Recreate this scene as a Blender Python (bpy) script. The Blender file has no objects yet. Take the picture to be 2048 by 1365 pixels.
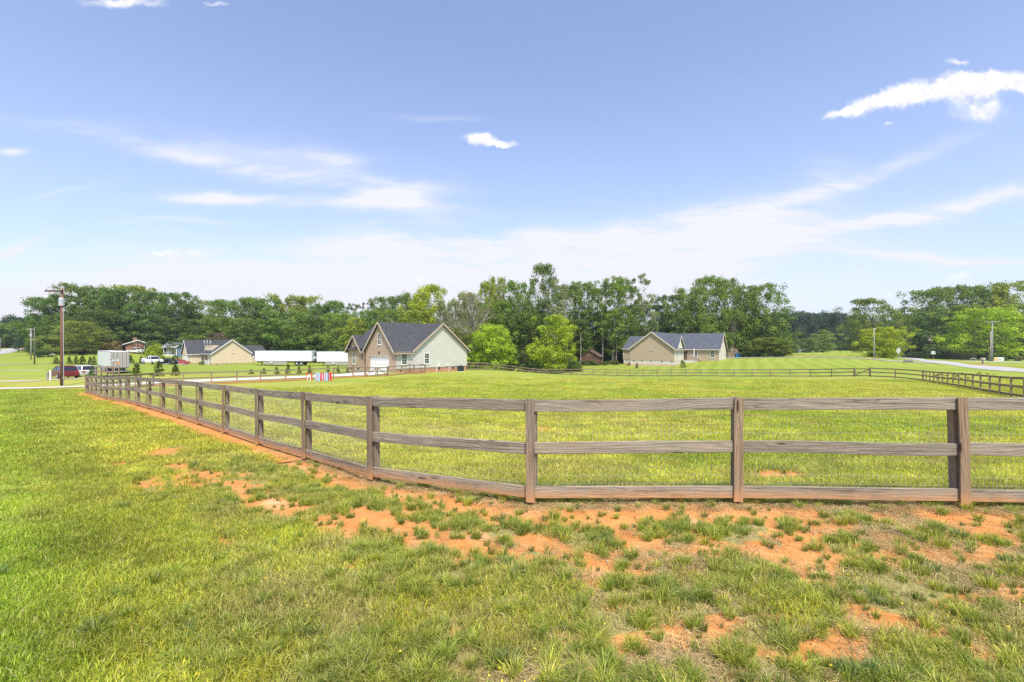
import bpy, bmesh, math, random
import numpy as np
from mathutils import Vector, Matrix
R = math.radians
HAZE = .0002
random.seed(7)
rng = np.random.default_rng(7)
SC = bpy.context.scene
COL = SC.collection
# ------------------------------------------------------------------ camera, light, exposure
F, HOR, CX, CAMZ = 950.0, 690.0, 1024.0, 1.92      # focal length in photo pixels, horizon row
cam = bpy.data.objects.new('camera', bpy.data.cameras.new('camera'))
COL.objects.link(cam)
cam.location = (0, 0, CAMZ); cam.rotation_euler = (R(90), 0, 0)
cam.data.sensor_width = 36.0; cam.data.lens = 36.0 * F / 2048.0
cam.data.shift_y = (HOR - 682.5) / 2048.0
cam.data.clip_start = 0.05; cam.data.clip_end = 6000
SC.camera = cam
SUN_EL, SUN_AZ = 58.0, 14.0        # azimuth from straight behind the camera, to the left when negative
sd = bpy.data.lights.new('sun', 'SUN'); sd.energy = 3.7; sd.angle = R(7.0); sd.color = (1.0, 0.95, 0.84)
so = bpy.data.objects.new('sun', sd); COL.objects.link(so)
_d = Vector((math.sin(R(SUN_AZ)) * math.cos(R(SUN_EL)), -math.cos(R(SUN_AZ)) * math.cos(R(SUN_EL)), math.sin(R(SUN_EL))))
so.rotation_euler = _d.to_track_quat('Z', 'Y').to_euler(); so.location = (0, -20, 60)
SC.view_settings.view_transform = 'Standard'; SC.view_settings.look = 'None'
SC.view_settings.exposure = 0.60; SC.view_settings.gamma = 1.0; SC.view_settings.use_curve_mapping = False
try:
    SC.cycles.max_bounces = 6; SC.cycles.diffuse_bounces = 3; SC.cycles.glossy_bounces = 2
    SC.cycles.transmission_bounces = 4; SC.cycles.volume_bounces = 0
    SC.cycles.use_denoising = False
    SC.cycles.use_adaptive_sampling = True; SC.cycles.adaptive_threshold = 0.01
except Exception: pass

# ------------------------------------------------------------------ node helpers
class NT:
    def __init__(s, tree): s.t = tree; s.n = tree.nodes; s.l = tree.links
    def add(s, typ, **kw):
        n = s.n.new(typ)
        for k, v in kw.items(): setattr(n, k, v)
        return n
    def put(s, sock, v):
        if v is None: return
        if isinstance(v, bpy.types.NodeSocket): s.l.new(v, sock)
        else: sock.default_value = v
    def m(s, op, a, b=None, c=None, clamp=False):
        n = s.add('ShaderNodeMath', operation=op); n.use_clamp = clamp
        for i, v in enumerate((a, b, c)): s.put(n.inputs[i], v)
        return n.outputs[0]
    def noise(s, vec, scale, detail=4, rough=.55, dist=0.0, dim='3D'):
        n = s.add('ShaderNodeTexNoise'); n.noise_dimensions = dim
        s.put(n.inputs['Vector'], vec); n.inputs['Scale'].default_value = scale
        n.inputs['Detail'].default_value = detail; n.inputs['Roughness'].default_value = rough
        n.inputs['Distortion'].default_value = dist
        return n.outputs['Fac']
    def mapping(s, vec, scale=(1, 1, 1), loc=(0, 0, 0), rot=(0, 0, 0)):
        n = s.add('ShaderNodeMapping'); s.put(n.inputs['Vector'], vec)
        n.inputs['Scale'].default_value = scale; n.inputs['Location'].default_value = loc; n.inputs['Rotation'].default_value = rot
        return n.outputs[0]
    def mix(s, f, a, b, mode='MIX'):
        n = s.add('ShaderNodeMix', data_type='RGBA', blend_type=mode)
        s.put(n.inputs[0], f)
        for i, v in ((6, a), (7, b)):
            if isinstance(v, (tuple, list)) and len(v) == 3: v = (*v, 1)
            s.put(n.inputs[i], v)
        return n.outputs[2]
    def ramp(s, f, lo, hi, a=0.0, b=1.0, smooth=True):
        n = s.add('ShaderNodeMapRange'); n.interpolation_type = 'SMOOTHSTEP' if smooth else 'LINEAR'
        s.put(n.inputs[0], f); n.inputs[1].default_value = lo; n.inputs[2].default_value = hi
        n.inputs[3].default_value = a; n.inputs[4].default_value = b
        return n.outputs[0]
    def attr(s, name, kind='GEOMETRY'):
        return s.add('ShaderNodeAttribute', attribute_name=name, attribute_type=kind)
    def bump(s, h, strength=.5, dist=.02):
        n = s.add('ShaderNodeBump'); n.inputs['Strength'].default_value = strength; n.inputs['Distance'].default_value = dist
        s.l.new(h, n.inputs['Height']); return n.outputs[0]

def new_mat(name):
    m = bpy.data.materials.new(name); m.use_nodes = True
    t = NT(m.node_tree); b = t.n['Principled BSDF']
    return m, t, b
def texco(t, what='Object'): return t.add('ShaderNodeTexCoord').outputs[what]
def geo_pos(t): return t.add('ShaderNodeNewGeometry').outputs['Position']
def simple(name, col, rough=.6, var=.12, scale=3.0, metal=0.0, spec=.4, bump=0.0, co='Object'):
    """paint or plain stuff with a faint mottled variation"""
    m, t, b = new_mat(name)
    v = texco(t, co)
    n = t.noise(v, scale, 6, .65)
    f = t.ramp(n, .25, .75, 0, 1)
    dark = tuple(c * (1 - var) for c in col); lite = tuple(min(1, c * (1 + var * .6)) for c in col)
    t.l.new(t.mix(f, dark, lite), b.inputs['Base Color'])
    b.inputs['Roughness'].default_value = rough; b.inputs['Metallic'].default_value = metal
    b.inputs['Specular IOR Level'].default_value = spec
    if bump: t.l.new(t.bump(t.noise(v, scale * 9, 5), bump, .01), b.inputs['Normal'])
    return m

# ------------------------------------------------------------------ world: physical sky, thin haze towards the horizon, clouds
W = bpy.data.worlds.new('World'); SC.world = W; W.use_nodes = True
t = NT(W.node_tree); bg = t.n['Background']
sky = t.add('ShaderNodeTexSky', sky_type='NISHITA'); sky.sun_disc = False
sky.sun_elevation = R(SUN_EL); sky.sun_rotation = math.atan2(_d.x, _d.y)
sky.air_density = 1.0; sky.dust_density = 1.2; sky.ozone_density = 3.0
gen = texco(t, 'Generated')
sep = t.add('ShaderNodeSeparateXYZ'); t.l.new(gen, sep.inputs[0])
dx, dy, dz = sep.outputs
yy = t.m('MAXIMUM', dy, .04)
U = t.m('DIVIDE', dx, yy); V = t.m('DIVIDE', dz, yy)
cmb = t.add('ShaderNodeCombineXYZ'); t.put(cmb.inputs[0], U); t.put(cmb.inputs[1], V)
P2 = cmb.outputs[0]
warp = t.add('ShaderNodeTexNoise'); t.put(warp.inputs['Vector'], P2); warp.inputs['Scale'].default_value = 2.6; warp.inputs['Detail'].default_value = 5
wv = t.add('ShaderNodeVectorMath', operation='SUBTRACT'); t.l.new(warp.outputs['Color'], wv.inputs[0]); wv.inputs[1].default_value = (.5, .5, .5)
ws = t.add('ShaderNodeVectorMath', operation='SCALE'); t.l.new(wv.outputs[0], ws.inputs[0]); ws.inputs['Scale'].default_value = .11
wa = t.add('ShaderNodeVectorMath', operation='ADD'); t.l.new(P2, wa.inputs[0]); t.l.new(ws.outputs[0], wa.inputs[1])
PW = wa.outputs[0]
warpf = t.add('ShaderNodeTexNoise'); t.put(warpf.inputs['Vector'], P2); warpf.inputs['Scale'].default_value = 13; warpf.inputs['Detail'].default_value = 10; warpf.inputs['Roughness'].default_value = .68
wv2 = t.add('ShaderNodeVectorMath', operation='SUBTRACT'); t.l.new(warpf.outputs['Color'], wv2.inputs[0]); wv2.inputs[1].default_value = (.5, .5, .5)
ws2 = t.add('ShaderNodeVectorMath', operation='SCALE'); t.l.new(wv2.outputs[0], ws2.inputs[0]); ws2.inputs['Scale'].default_value = .055
wa2 = t.add('ShaderNodeVectorMath', operation='ADD'); t.l.new(P2, wa2.inputs[0]); t.l.new(ws2.outputs[0], wa2.inputs[1])
PF = wa2.outputs[0]
def blob(vec, px, py, rx, ry, ang, w, power=1.0):
    """soft elliptical patch of sky; centre and radii in photo pixels turned into directions"""
    u0, v0 = (px - CX) / F, (HOR - py) / F
    mp = t.add('ShaderNodeMapping', vector_type='TEXTURE')
    t.l.new(vec, mp.inputs['Vector'])
    mp.inputs['Location'].default_value = (u0, v0, 0); mp.inputs['Rotation'].default_value = (0, 0, R(ang))
    mp.inputs['Scale'].default_value = (rx / F, ry / F, 1)
    ln = t.add('ShaderNodeVectorMath', operation='LENGTH'); t.l.new(mp.outputs[0], ln.inputs[0])
    r = t.m('POWER', ln.outputs['Value'], 2.0 * power)
    e = t.m('EXPONENT', t.m('MULTIPLY', r, -1.0))
    return t.m('MULTIPLY', e, w)
def total(lst):
    a = lst[0]
    for b_ in lst[1:]: a = t.m('ADD', a, b_)
    return a
cirrus = [(480, 335, 330, 16, -11, .42), (560, 320, 260, 30, -9, .28), (760, 385, 120, 24, -26, .50), (700, 408, 190, 10, -3, .45), (440, 396, 105, 11, -1, .95),
          (800, 400, 90, 18, 10, .35), (1380, 455, 230, 34, 6, .85), (1180, 520, 420, 50, 5, .75), (640, 540, 420, 55, 0, .70), (250, 590, 420, 55, 0, .60),
          (720, 495, 120, 34, 6, .60), (980, 478, 100, 12, 3, .85), (1330, 520, 330, 22, 7, .60), (1700, 360, 210, 15, 19, .50), (1650, 355, 60, 30, 10, .30),
          (1880, 415, 260, 14, 12, .70), (1700, 450, 120, 10, 7, .50), (1900, 510, 220, 8, 0, .60), (1250, 570, 500, 40, 3, .60), (15, 480, 60, 12, 14, .70),
          (130, 380, 70, 5, 9, .30), (380, 440, 140, 7, 0, .25), (14, 307, 26, 7, 0, .8), (880, 243, 90, 8, -4, .20), (700, 600, 900, 34, 0, .50), (60, 600, 160, 60, 0, .45)]
MC = total([blob(PW, *c) for c in cirrus])
streak = t.noise(t.mapping(PW, (2.2, 15, 1), rot=(0, 0, R(-4))), 1.6, 8, .62)
soft = t.noise(t.mapping(PW, (1.5, 5, 1)), 2.4, 5, .6)
cir = t.m('MULTIPLY', MC, t.m('ADD', t.ramp(streak, .30, .70, .40, 2.1), t.ramp(soft, .3, .7, -.15, .15)), clamp=True)
veil = t.m('MULTIPLY', t.ramp(t.noise(t.mapping(PW, (1.0, 4.0, 1), rot=(0, 0, R(6))), 1.3, 6, .6), .42, .85, 0, .26), t.ramp(V, .0, .55, 1.0, .15))
cir = t.m('MAXIMUM', cir, veil)
cumul = [(1900, 180, 95, 21, 4, 1.0), (1800, 195, 85, 19, 14, 1.0), (1720, 215, 55, 13, 12, .9), (1990, 165, 90, 20, -4, 1.0), (1955, 156, 60, 14, 0, .9), (2050, 172, 60, 18, 0, 1.0), (1960, 222, 48, 24, 5, 1.0), (1668, 226, 24, 7, 25, .8),
         (965, 281, 36, 10, -3, .95), (966, 272, 17, 9, 10, .7), (1000, 290, 30, 6, 0, .8), (1920, 120, 30, 6, 11, .8), (1780, 250, 15, 6, 18, .7), (245, 5, 80, 11, 0, .95),
         (430, 8, 28, 5, 0, .6), (1925, 551, 30, 8, 0, .65), (870, 560, 58, 11, 0, .50), (300, 507, 30, 10, 0, .60), (375, 507, 55, 10, 0, .62), (1780, 591, 20, 5, 0, .6)]
MU = total([blob(PF, *c, 1.0) for c in cumul])
puff = t.noise(PF, 22, 10, .68)
cu = t.ramp(t.m('ADD', MU, t.m('MULTIPLY', t.m('SUBTRACT', puff, .5), 1.5)), .12, 1.15, 0, 1)
cu = t.m('MULTIPLY', cu, t.ramp(MU, .05, .35, 0, 1))
hz = t.m('EXPONENT', t.m('MULTIPLY', t.m('MAXIMUM', dz, 0.0), -4.3))          # thickness of air towards the horizon
left = t.ramp(U, -1.1, 0.25, 1.0, 0.0); right_ = t.ramp(U, 0.0, 1.1, 0.0, 1.0)
SKS = .212
sk = t.add('ShaderNodeVectorMath', operation='SCALE'); t.l.new(sky.outputs[0], sk.inputs[0]); sk.inputs['Scale'].default_value = SKS
hzf = t.m('MULTIPLY', t.m('ADD', t.m('MULTIPLY', hz, .62), .03), 1.0, clamp=True)
base = t.mix(hzf, t.mix(1.0, sk.outputs[0], (1.08, .965, .985), 'MULTIPLY'), (.505, .565, .75))
base = t.mix(cir, base, (.74, .75, .81))
cucol = t.mix(t.ramp(puff, .35, .6, 0, 1), (.70, .71, .77), (.90, .90, .90))
base = t.mix(cu, base, cucol)
t.l.new(base, bg.inputs['Color']); bg.inputs['Strength'].default_value = .82

# ------------------------------------------------------------------ numpy noise
def _hash(ix, iy, seed):
    h = (ix.astype(np.int64) * 374761393 + iy.astype(np.int64) * 668265263 + seed * 2147483647) & 0xffffffff
    h = ((h ^ (h >> 13)) * 1274126177) & 0xffffffff
    return ((h ^ (h >> 16)) & 0xffff) / 65535.0
def vnoise(x, y, seed=0):
    x0 = np.floor(x); y0 = np.floor(y); fx = x - x0; fy = y - y0
    fx = fx * fx * (3 - 2 * fx); fy = fy * fy * (3 - 2 * fy)
    a = _hash(x0, y0, seed); b = _hash(x0 + 1, y0, seed); c = _hash(x0, y0 + 1, seed); d = _hash(x0 + 1, y0 + 1, seed)
    return (a * (1 - fx) + b * fx) * (1 - fy) + (c * (1 - fx) + d * fx) * fy
def fbm(x, y, seed=0, octv=4, gain=.5):
    s = 0; a = 1; n = 0
    for i in range(octv):
        s = s + a * vnoise(x * 2 ** i + 17.3 * i, y * 2 ** i - 9.1 * i, seed + i); n += a; a *= gain
    return s / n

# ------------------------------------------------------------------ terrain: smooth surface through surveyed ground points
def ray(px, d): return (px - CX) / F * d
def zrow(py, d): return CAMZ - (py - HOR) / F * d
_cp = [(0, 0, 0.0), (0, -12, 0.05), (-8, -8, 0.1), (9, -8, 0.05), (-3, 3, 0), (3, 3, 0.0), (0, 5, 0.0), (8, 5, .02), (13, 8, 0), (-6, 4, 0.0), (-9, 7, -.18), (-14, 10, -.42), (-25, 14, -.8), (-24, 24, -1.15),
       (-40, 26, -1.4), (-60, 20, -1.8), (2, 12, -.42), (-4, 14, -.62), (8, 12, -.4), (0, 22, -.85), (12, 22, -.85), (-10, 24, -1.1), (20, 18, -.6), (0, 40, -1.62), (18, 42, -1.8), (-15, 40, -1.7), (0, 60, -2.3), (25, 62, -2.6), (-8, 70, -2.35), (30, 12, -.7)]
for px, py, d in [(1910, 1010, 5.5), (1470, 1005, 5.71), (1065, 1005, 5.79), (752, 963, 7.15), (617, 920, 8.88), (522, 890, 10.7), (453, 867, 12.3), (403, 850, 14.0), (330, 826, 17.4), (258, 806, 22.5), (200, 793, 30), (170, 787, 35),
                  (124, 772, 50), (0, 778, 44), (300, 768, 49), (423, 768, 49), (571, 762, 53.5), (667, 757, 57), (706, 754.5, 59), (776, 752, 63.5), (850, 747.5, 68),
                  (789, 745, 66), (934, 741, 77), (700, 746, 73), (935, 740, 86), (974, 740, 85), (991, 742, 92), (1026, 745, 96), (1092, 751, 102), (1187, 751, 100), (1260, 753, 96), (1343, 753.5, 90), (1468, 753.6, 84), (1620, 754.5, 76), (1740, 754.7, 66), (1844, 760.4, 61),
                  (2022, 794, 30), (1930, 775, 42), (1090, 747.5, 84), (1240, 729, 122), (1260, 732, 115), (1349, 733, 110), (1438, 722, 116), (1500, 716, 128), (1600, 716, 122), (1720, 718, 118), (1620, 706.5, 170), (1720, 706, 160), (1760, 716, 128), (1550, 706, 160),
                  (1620, 735, 95), (1740, 737, 90), (1860, 740, 80),
                  (2048, 750, 78), (1960, 737, 98), (1900, 729, 120), (1830, 721, 150), (1790, 717, 178), (2048, 736, 100), (1960, 727.5, 125), (1986, 723, 138), (1930, 721, 150), (1866, 718, 165), (2040, 722, 150), (2048, 716, 200), (1790, 712, 260), (1900, 712, 230), (2040, 712, 260),
                  (423, 730.5, 136), (501, 726, 144), (376, 728.5, 141), (560, 733, 130), (660, 733, 130), (215, 749, 82), (140, 757, 60), (112, 729, 100), (300, 729, 110), (350, 752, 60), (260, 705, 160), (345, 713, 160), (180, 706, 165), (150, 708, 152), (20, 737, 92),
                  (0, 717, 150), (0, 706.8, 190), (47, 696, 270), (88, 691, 420), (100, 700, 220), (60, 722, 125), (450, 720, 175), (700, 728, 150), (850, 728, 150), (1000, 733, 130), (1150, 737, 112), (1175, 727, 130), (1200, 722, 150), (1400, 716, 160), (1600, 702, 300), (1700, 702, 300), (300, 700, 230), (600, 712, 260), (1000, 712, 260)]:
    _cp.append((ray(px, d), d, zrow(py, d)))
for a in range(0, 360, 20): _cp.append((900 * math.sin(R(a)), 900 * math.cos(R(a)), -4.0))
_cp = np.array(_cp, float); _C2 = 2.5 ** 2
def _phi(dx, dy): return np.sqrt(dx * dx + dy * dy + _C2)
_A = _phi(_cp[:, 0][:, None] - _cp[:, 0][None], _cp[:, 1][:, None] - _cp[:, 1][None])
_n = len(_cp)
_A = _A - np.eye(_n) * 0.25
_B = np.block([[_A, np.ones((_n, 1))], [np.ones((1, _n)), np.zeros((1, 1))]])
_w = np.linalg.solve(_B, np.append(_cp[:, 2], 0))
def terrain(x, y):
    x = np.asarray(x, float); y = np.asarray(y, float); sh = np.broadcast(x, y).shape
    x = np.broadcast_to(x, sh).ravel(); y = np.broadcast_to(y, sh).ravel()
    out = np.full(x.shape, _w[-1])
    for i in range(_n): out += _w[i] * np.sqrt((x - _cp[i, 0]) ** 2 + (y - _cp[i, 1]) ** 2 + _C2)
    return out.reshape(sh)
def tz(x, y): return float(terrain(np.array([x]), np.array([y]))[0])
def gp(px, d, up=0.0):
    x = ray(px, d); return Vector((x, d, tz(x, d) + up))

# ------------------------------------------------------------------ objects
def tag(o, label=None, cat=None, group=None, kind=None):
    if label: o['label'] = label
    if cat: o['category'] = cat
    if group: o['group'] = group
    if kind: o['kind'] = kind
    return o
def thing(name, label, cat, loc=(0, 0, 0), rz=0.0, group=None):
    o = bpy.data.objects.new(name, None); COL.objects.link(o); o.empty_display_size = .3
    o.location = loc; o.rotation_euler = (0, 0, rz)
    return tag(o, label, cat, group)
class MB:
    def __init__(s): s.v = []; s.f = []
    def quadbox(s, c):                                   # eight corners: bottom ring then top ring
        k = len(s.v); s.v += [tuple(p) for p in c]
        for f in ((0, 3, 2, 1), (4, 5, 6, 7), (0, 1, 5, 4), (1, 2, 6, 5), (2, 3, 7, 6), (3, 0, 4, 7)): s.f.append(tuple(k + i for i in f))
        return s
    def box(s, x0, x1, y0, y1, z0, z1):
        return s.quadbox([(x0, y0, z0), (x1, y0, z0), (x1, y1, z0), (x0, y1, z0), (x0, y0, z1), (x1, y0, z1), (x1, y1, z1), (x0, y1, z1)])
    def beam(s, p, q, w, h, up=(0, 0, 1)):               # bar from p to q, w across, h along up
        p = Vector(p); q = Vector(q); a = (q - p).normalized(); u = Vector(up); sd_ = a.cross(u)
        if sd_.length < 1e-4: sd_ = a.cross(Vector((1, 0, 0)))
        sd_.normalize(); u = sd_.cross(a).normalized(); sd_ = sd_ * w / 2; u = u * h / 2
        return s.quadbox([p - sd_ - u, q - sd_ - u, q + sd_ - u, p + sd_ - u, p - sd_ + u, q - sd_ + u, q + sd_ + u, p + sd_ + u])
    def tube(s, pts, rad, n=8, cap=True):
        pts = [Vector(p) for p in pts]; k0 = len(s.v); ref = Vector((.31, .2, .93))
        for i, p in enumerate(pts):
            a = (pts[min(i + 1, len(pts) - 1)] - pts[max(i - 1, 0)]).normalized()
            b = a.cross(ref if abs(a.dot(ref)) < .95 else Vector((1, 0, 0))).normalized(); c = a.cross(b)
            r = rad[i] if isinstance(rad, (list, tuple)) else rad
            for j in range(n):
                an = 2 * math.pi * j / n; s.v.append(tuple(p + b * (r * math.cos(an)) + c * (r * math.sin(an))))
        for i in range(len(pts) - 1):
            for j in range(n):
                s.f.append((k0 + i * n + j, k0 + i * n + (j + 1) % n, k0 + (i + 1) * n + (j + 1) % n, k0 + (i + 1) * n + j))
        if cap:
            s.f.append(tuple(k0 + j for j in range(n))[::-1]); s.f.append(tuple(k0 + (len(pts) - 1) * n + j for j in range(n)))
        return s
    def prism(s, poly, a, b, axis='y'):                  # polygon in the plane across the axis, pushed from a to b
        k = len(s.v); n = len(poly)
        def P(u, w, t_): return {'y': (u, t_, w), 'x': (t_, u, w), 'z': (u, w, t_)}[axis]
        for t_ in (a, b):
            for (u, w) in poly: s.v.append(P(u, w, t_))
        s.f.append(tuple(range(k, k + n))); s.f.append(tuple(range(k + n, k + 2 * n))[::-1])
        for i in range(n): s.f.append((k + i, k + n + i, k + n + (i + 1) % n, k + (i + 1) % n))
        return s
    def slab(s, plan, plane, th):                        # a roof sheet: plan outline lifted to z = plane(x, y), th thick
        k = len(s.v); n = len(plan)
        for (x, y) in plan: s.v.append((x, y, plane(x, y)))
        for (x, y) in plan: s.v.append((x, y, plane(x, y) - th))
        s.f.append(tuple(range(k, k + n))); s.f.append(tuple(range(k + n, k + 2 * n))[::-1])
        for i in range(n): s.f.append((k + i, k + n + i, k + n + (i + 1) % n, k + (i + 1) % n))
        return s
    def dome(s, c, r, h, n=10, m=4):
        k = len(s.v)
        for i in range(m):
            a = math.pi / 2 * i / m
            for j in range(n): b_ = 2 * math.pi * j / n; s.v.append((c[0] + r * math.cos(a) * math.cos(b_), c[1] + r * math.cos(a) * math.sin(b_), c[2] + h * math.sin(a)))
        s.v.append((c[0], c[1], c[2] + h))
        for i in range(m - 1):
            for j in range(n): s.f.append((k + i * n + j, k + i * n + (j + 1) % n, k + (i + 1) * n + (j + 1) % n, k + (i + 1) * n + j))
        for j in range(n): s.f.append((k + (m - 1) * n + j, k + (m - 1) * n + (j + 1) % n, k + m * n))
        return s
    def build(s, name, mat, parent=None, bevel=0.0, smooth=False, loc=None):
        me = bpy.data.meshes.new(name); me.from_pydata(s.v, [], s.f)
        bm = bmesh.new(); bm.from_mesh(me); bmesh.ops.recalc_face_normals(bm, faces=bm.faces)
        if bevel: bmesh.ops.bevel(bm, geom=list(bm.edges), offset=bevel, segments=1, affect='EDGES', clamp_overlap=True)
        bm.to_mesh(me); bm.free()
        if smooth: me.polygons.foreach_set('use_smooth', [True] * len(me.polygons))
        me.materials.append(mat)
        o = bpy.data.objects.new(name, me); COL.objects.link(o)
        if parent: o.parent = parent
        if loc: o.location = loc
        return o
def np_mesh(name, verts, faces, mat, attrs=None, link=True):
    """verts (N,3), faces (M,k) all of one size k"""
    me = bpy.data.meshes.new(name); verts = np.asarray(verts, np.float32); faces = np.asarray(faces, np.int32)
    me.vertices.add(len(verts)); me.vertices.foreach_set('co', verts.ravel())
    k = faces.shape[1]; me.loops.add(faces.size); me.loops.foreach_set('vertex_index', faces.ravel())
    me.polygons.add(len(faces)); me.polygons.foreach_set('loop_start', np.arange(0, faces.size, k, dtype=np.int32))
    me.update(calc_edges=True)
    for an, (typ, arr) in (attrs or {}).items():
        a = me.attributes.new(an, typ, 'POINT')
        a.data.foreach_set({'FLOAT': 'value', 'FLOAT_COLOR': 'color', 'FLOAT_VECTOR': 'vector'}[typ], np.asarray(arr, np.float32).ravel())
    if mat: me.materials.append(mat)
    o = bpy.data.objects.new(name, me)
    if link: COL.objects.link(o)
    return o
def copy_tree(o, parent=None):
    c = o.copy(); COL.objects.link(c)
    if parent: c.parent = parent
    for ch in list(o.children): copy_tree(ch, c)
    return c

def scatter(name, label, pts, rot, scale, idx, tint, protos, cat=None):
    """many small plants as ONE stuff object: instances on points"""
    me = bpy.data.meshes.new(name); me.vertices.add(len(pts)); me.vertices.foreach_set('co', np.asarray(pts, np.float32).ravel())
    for an, typ, arr, key in (('rot', 'FLOAT_VECTOR', rot, 'vector'), ('scl', 'FLOAT', scale, 'value'), ('idx', 'INT', idx, 'value'), ('tint', 'FLOAT_VECTOR', tint, 'vector')):
        a = me.attributes.new(an, typ, 'POINT'); a.data.foreach_set(key, np.asarray(arr, np.int32 if typ == 'INT' else np.float32).ravel())
    o = bpy.data.objects.new(name, me); COL.objects.link(o)
    pc = bpy.data.collections.new(name + '_kinds')
    for i, p in enumerate(protos): p.name = '%s_kind_%02d' % (name, i); pc.objects.link(p)
    g = bpy.data.node_groups.new(name + '_nodes', 'GeometryNodeTree')
    g.interface.new_socket('Geometry', in_out='INPUT', socket_type='NodeSocketGeometry')
    g.interface.new_socket('Geometry', in_out='OUTPUT', socket_type='NodeSocketGeometry')
    N = g.nodes; L = g.links
    gi = N.new('NodeGroupInput'); go = N.new('NodeGroupOutput'); ip = N.new('GeometryNodeInstanceOnPoints')
    ci = N.new('GeometryNodeCollectionInfo'); ci.inputs['Collection'].default_value = pc
    ci.inputs['Separate Children'].default_value = True; ci.inputs['Reset Children'].default_value = True
    def na(n_, ty): k = N.new('GeometryNodeInputNamedAttribute'); k.data_type = ty; k.inputs['Name'].default_value = n_; return [s_ for s_ in k.outputs if s_.name == 'Attribute' and s_.enabled][0]
    er = N.new('FunctionNodeEulerToRotation'); L.new(na('rot', 'FLOAT_VECTOR'), er.inputs[0])
    L.new(gi.outputs[0], ip.inputs['Points']); L.new(ci.outputs[0], ip.inputs['Instance']); ip.inputs['Pick Instance'].default_value = True
    L.new(na('idx', 'INT'), ip.inputs['Instance Index']); L.new(er.outputs[0], ip.inputs['Rotation']); L.new(na('scl', 'FLOAT'), ip.inputs['Scale'])
    L.new(ip.outputs[0], go.inputs[0])
    md = o.modifiers.new('scatter', 'NODES'); md.node_group = g
    tag(o, label, cat, None, 'stuff')
    return o

# ------------------------------------------------------------------ fence lines (photo column, depth) used by ground and fences
NEAR = [(ray(p, d), d) for p, d in [(170, 35.2), (172.5, 33.6), (178, 32), (184.5, 30.3), (192, 28.6), (200, 27.0), (209, 25.4), (219.5, 23.8), (231, 22.3), (243.5, 20.8), (261, 19.0), (281, 17.7), (304, 16.3), (331, 14.9), (363, 13.4), (403, 12.0)]]
# even spacing of the left run, measured from the vanishing point of the rails
NEAR = []
for n_ in range(15, -1, -1):
    px = 19 + 3172 / (n_ + 5.3); NEAR.append((ray(px, 1.676 * (n_ + 5.3)), 1.676 * (n_ + 5.3)))
NEAR = [(-31.5, 35.2)] + NEAR[0:]
NEAR += [(ray(752, 7.15), 7.15), (ray(1066, 5.79), 5.79), (ray(1470, 5.71), 5.71), (ray(1913, 5.50), 5.50), (7.55, 5.45), (9.95, 5.75), (12.2, 6.6), (14.2, 8.0), (16.0, 9.7), (17.6, 11.5), (19.1, 13.4), (20.5, 15.4)]
def seg_dist(x, y, poly):
    """signed distance to a polyline: positive on its right-hand side walking along it"""
    best = np.full(x.shape, 1e9); sg = np.zeros(x.shape)
    for (ax, ay), (bx, by) in zip(poly[:-1], poly[1:]):
        ux, uy = bx - ax, by - ay; L2 = ux * ux + uy * uy
        tt = np.clip(((x - ax) * ux + (y - ay) * uy) / L2, 0, 1)
        qx = x - (ax + tt * ux); qy = y - (ay + tt * uy); d = np.hypot(qx, qy)
        s_ = np.sign(qx * uy - qy * ux); up = d < best
        best = np.where(up, d, best); sg = np.where(up, s_, sg)
    return best * sg
SOIL = [(650, 1052, 55, 9), (740, 1045, 40, 13), (820, 1060, 50, 10), (880, 1085, 70, 14), (960, 1105, 50, 10), (1075, 1085, 50, 20), (1085, 1118, 50, 9), (1180, 1112, 60, 16), (1215, 1130, 60, 10), (1310, 1085, 50, 22), (1290, 1108, 70, 14), (1435, 1090, 60, 18), (1385, 1140, 50, 10),
        (1590, 1115, 60, 22), (1600, 1148, 65, 20), (1540, 1100, 40, 16), (1675, 1075, 28, 9), (1840, 1125, 120, 15), (1940, 1130, 90, 16), (1900, 1100, 80, 9), (1780, 1095, 70, 8), (1420, 1250, 45, 12), (1360, 1275, 70, 18), (1680, 1250, 80, 24), (1640, 1290, 90, 24), (1700, 1320, 50, 20), (1560, 1230, 40, 11), (1900, 1205, 35, 10),
        (320, 905, 30, 7), (340, 935, 30, 7), (345, 978, 45, 7), (300, 960, 16, 5), (420, 950, 40, 10), (470, 975, 40, 9), (530, 1005, 40, 9), (570, 1025, 40, 8), (225, 925, 20, 4), (185, 893, 20, 4), (700, 1140, 30, 6), (430, 1085, 20, 5), (860, 1290, 24, 8), (1150, 1250, 30, 8),
        (1860, 1010, 140, 8), (2010, 1040, 60, 12), (1130, 895, 40, 5), (1500, 900, 60, 5), (1080, 862, 40, 5), (1560, 948, 60, 5), (1320, 1015, 60, 8), (1400, 1025, 40, 10), (1550, 1020, 90, 9)]
FIELD_POLY = None
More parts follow.
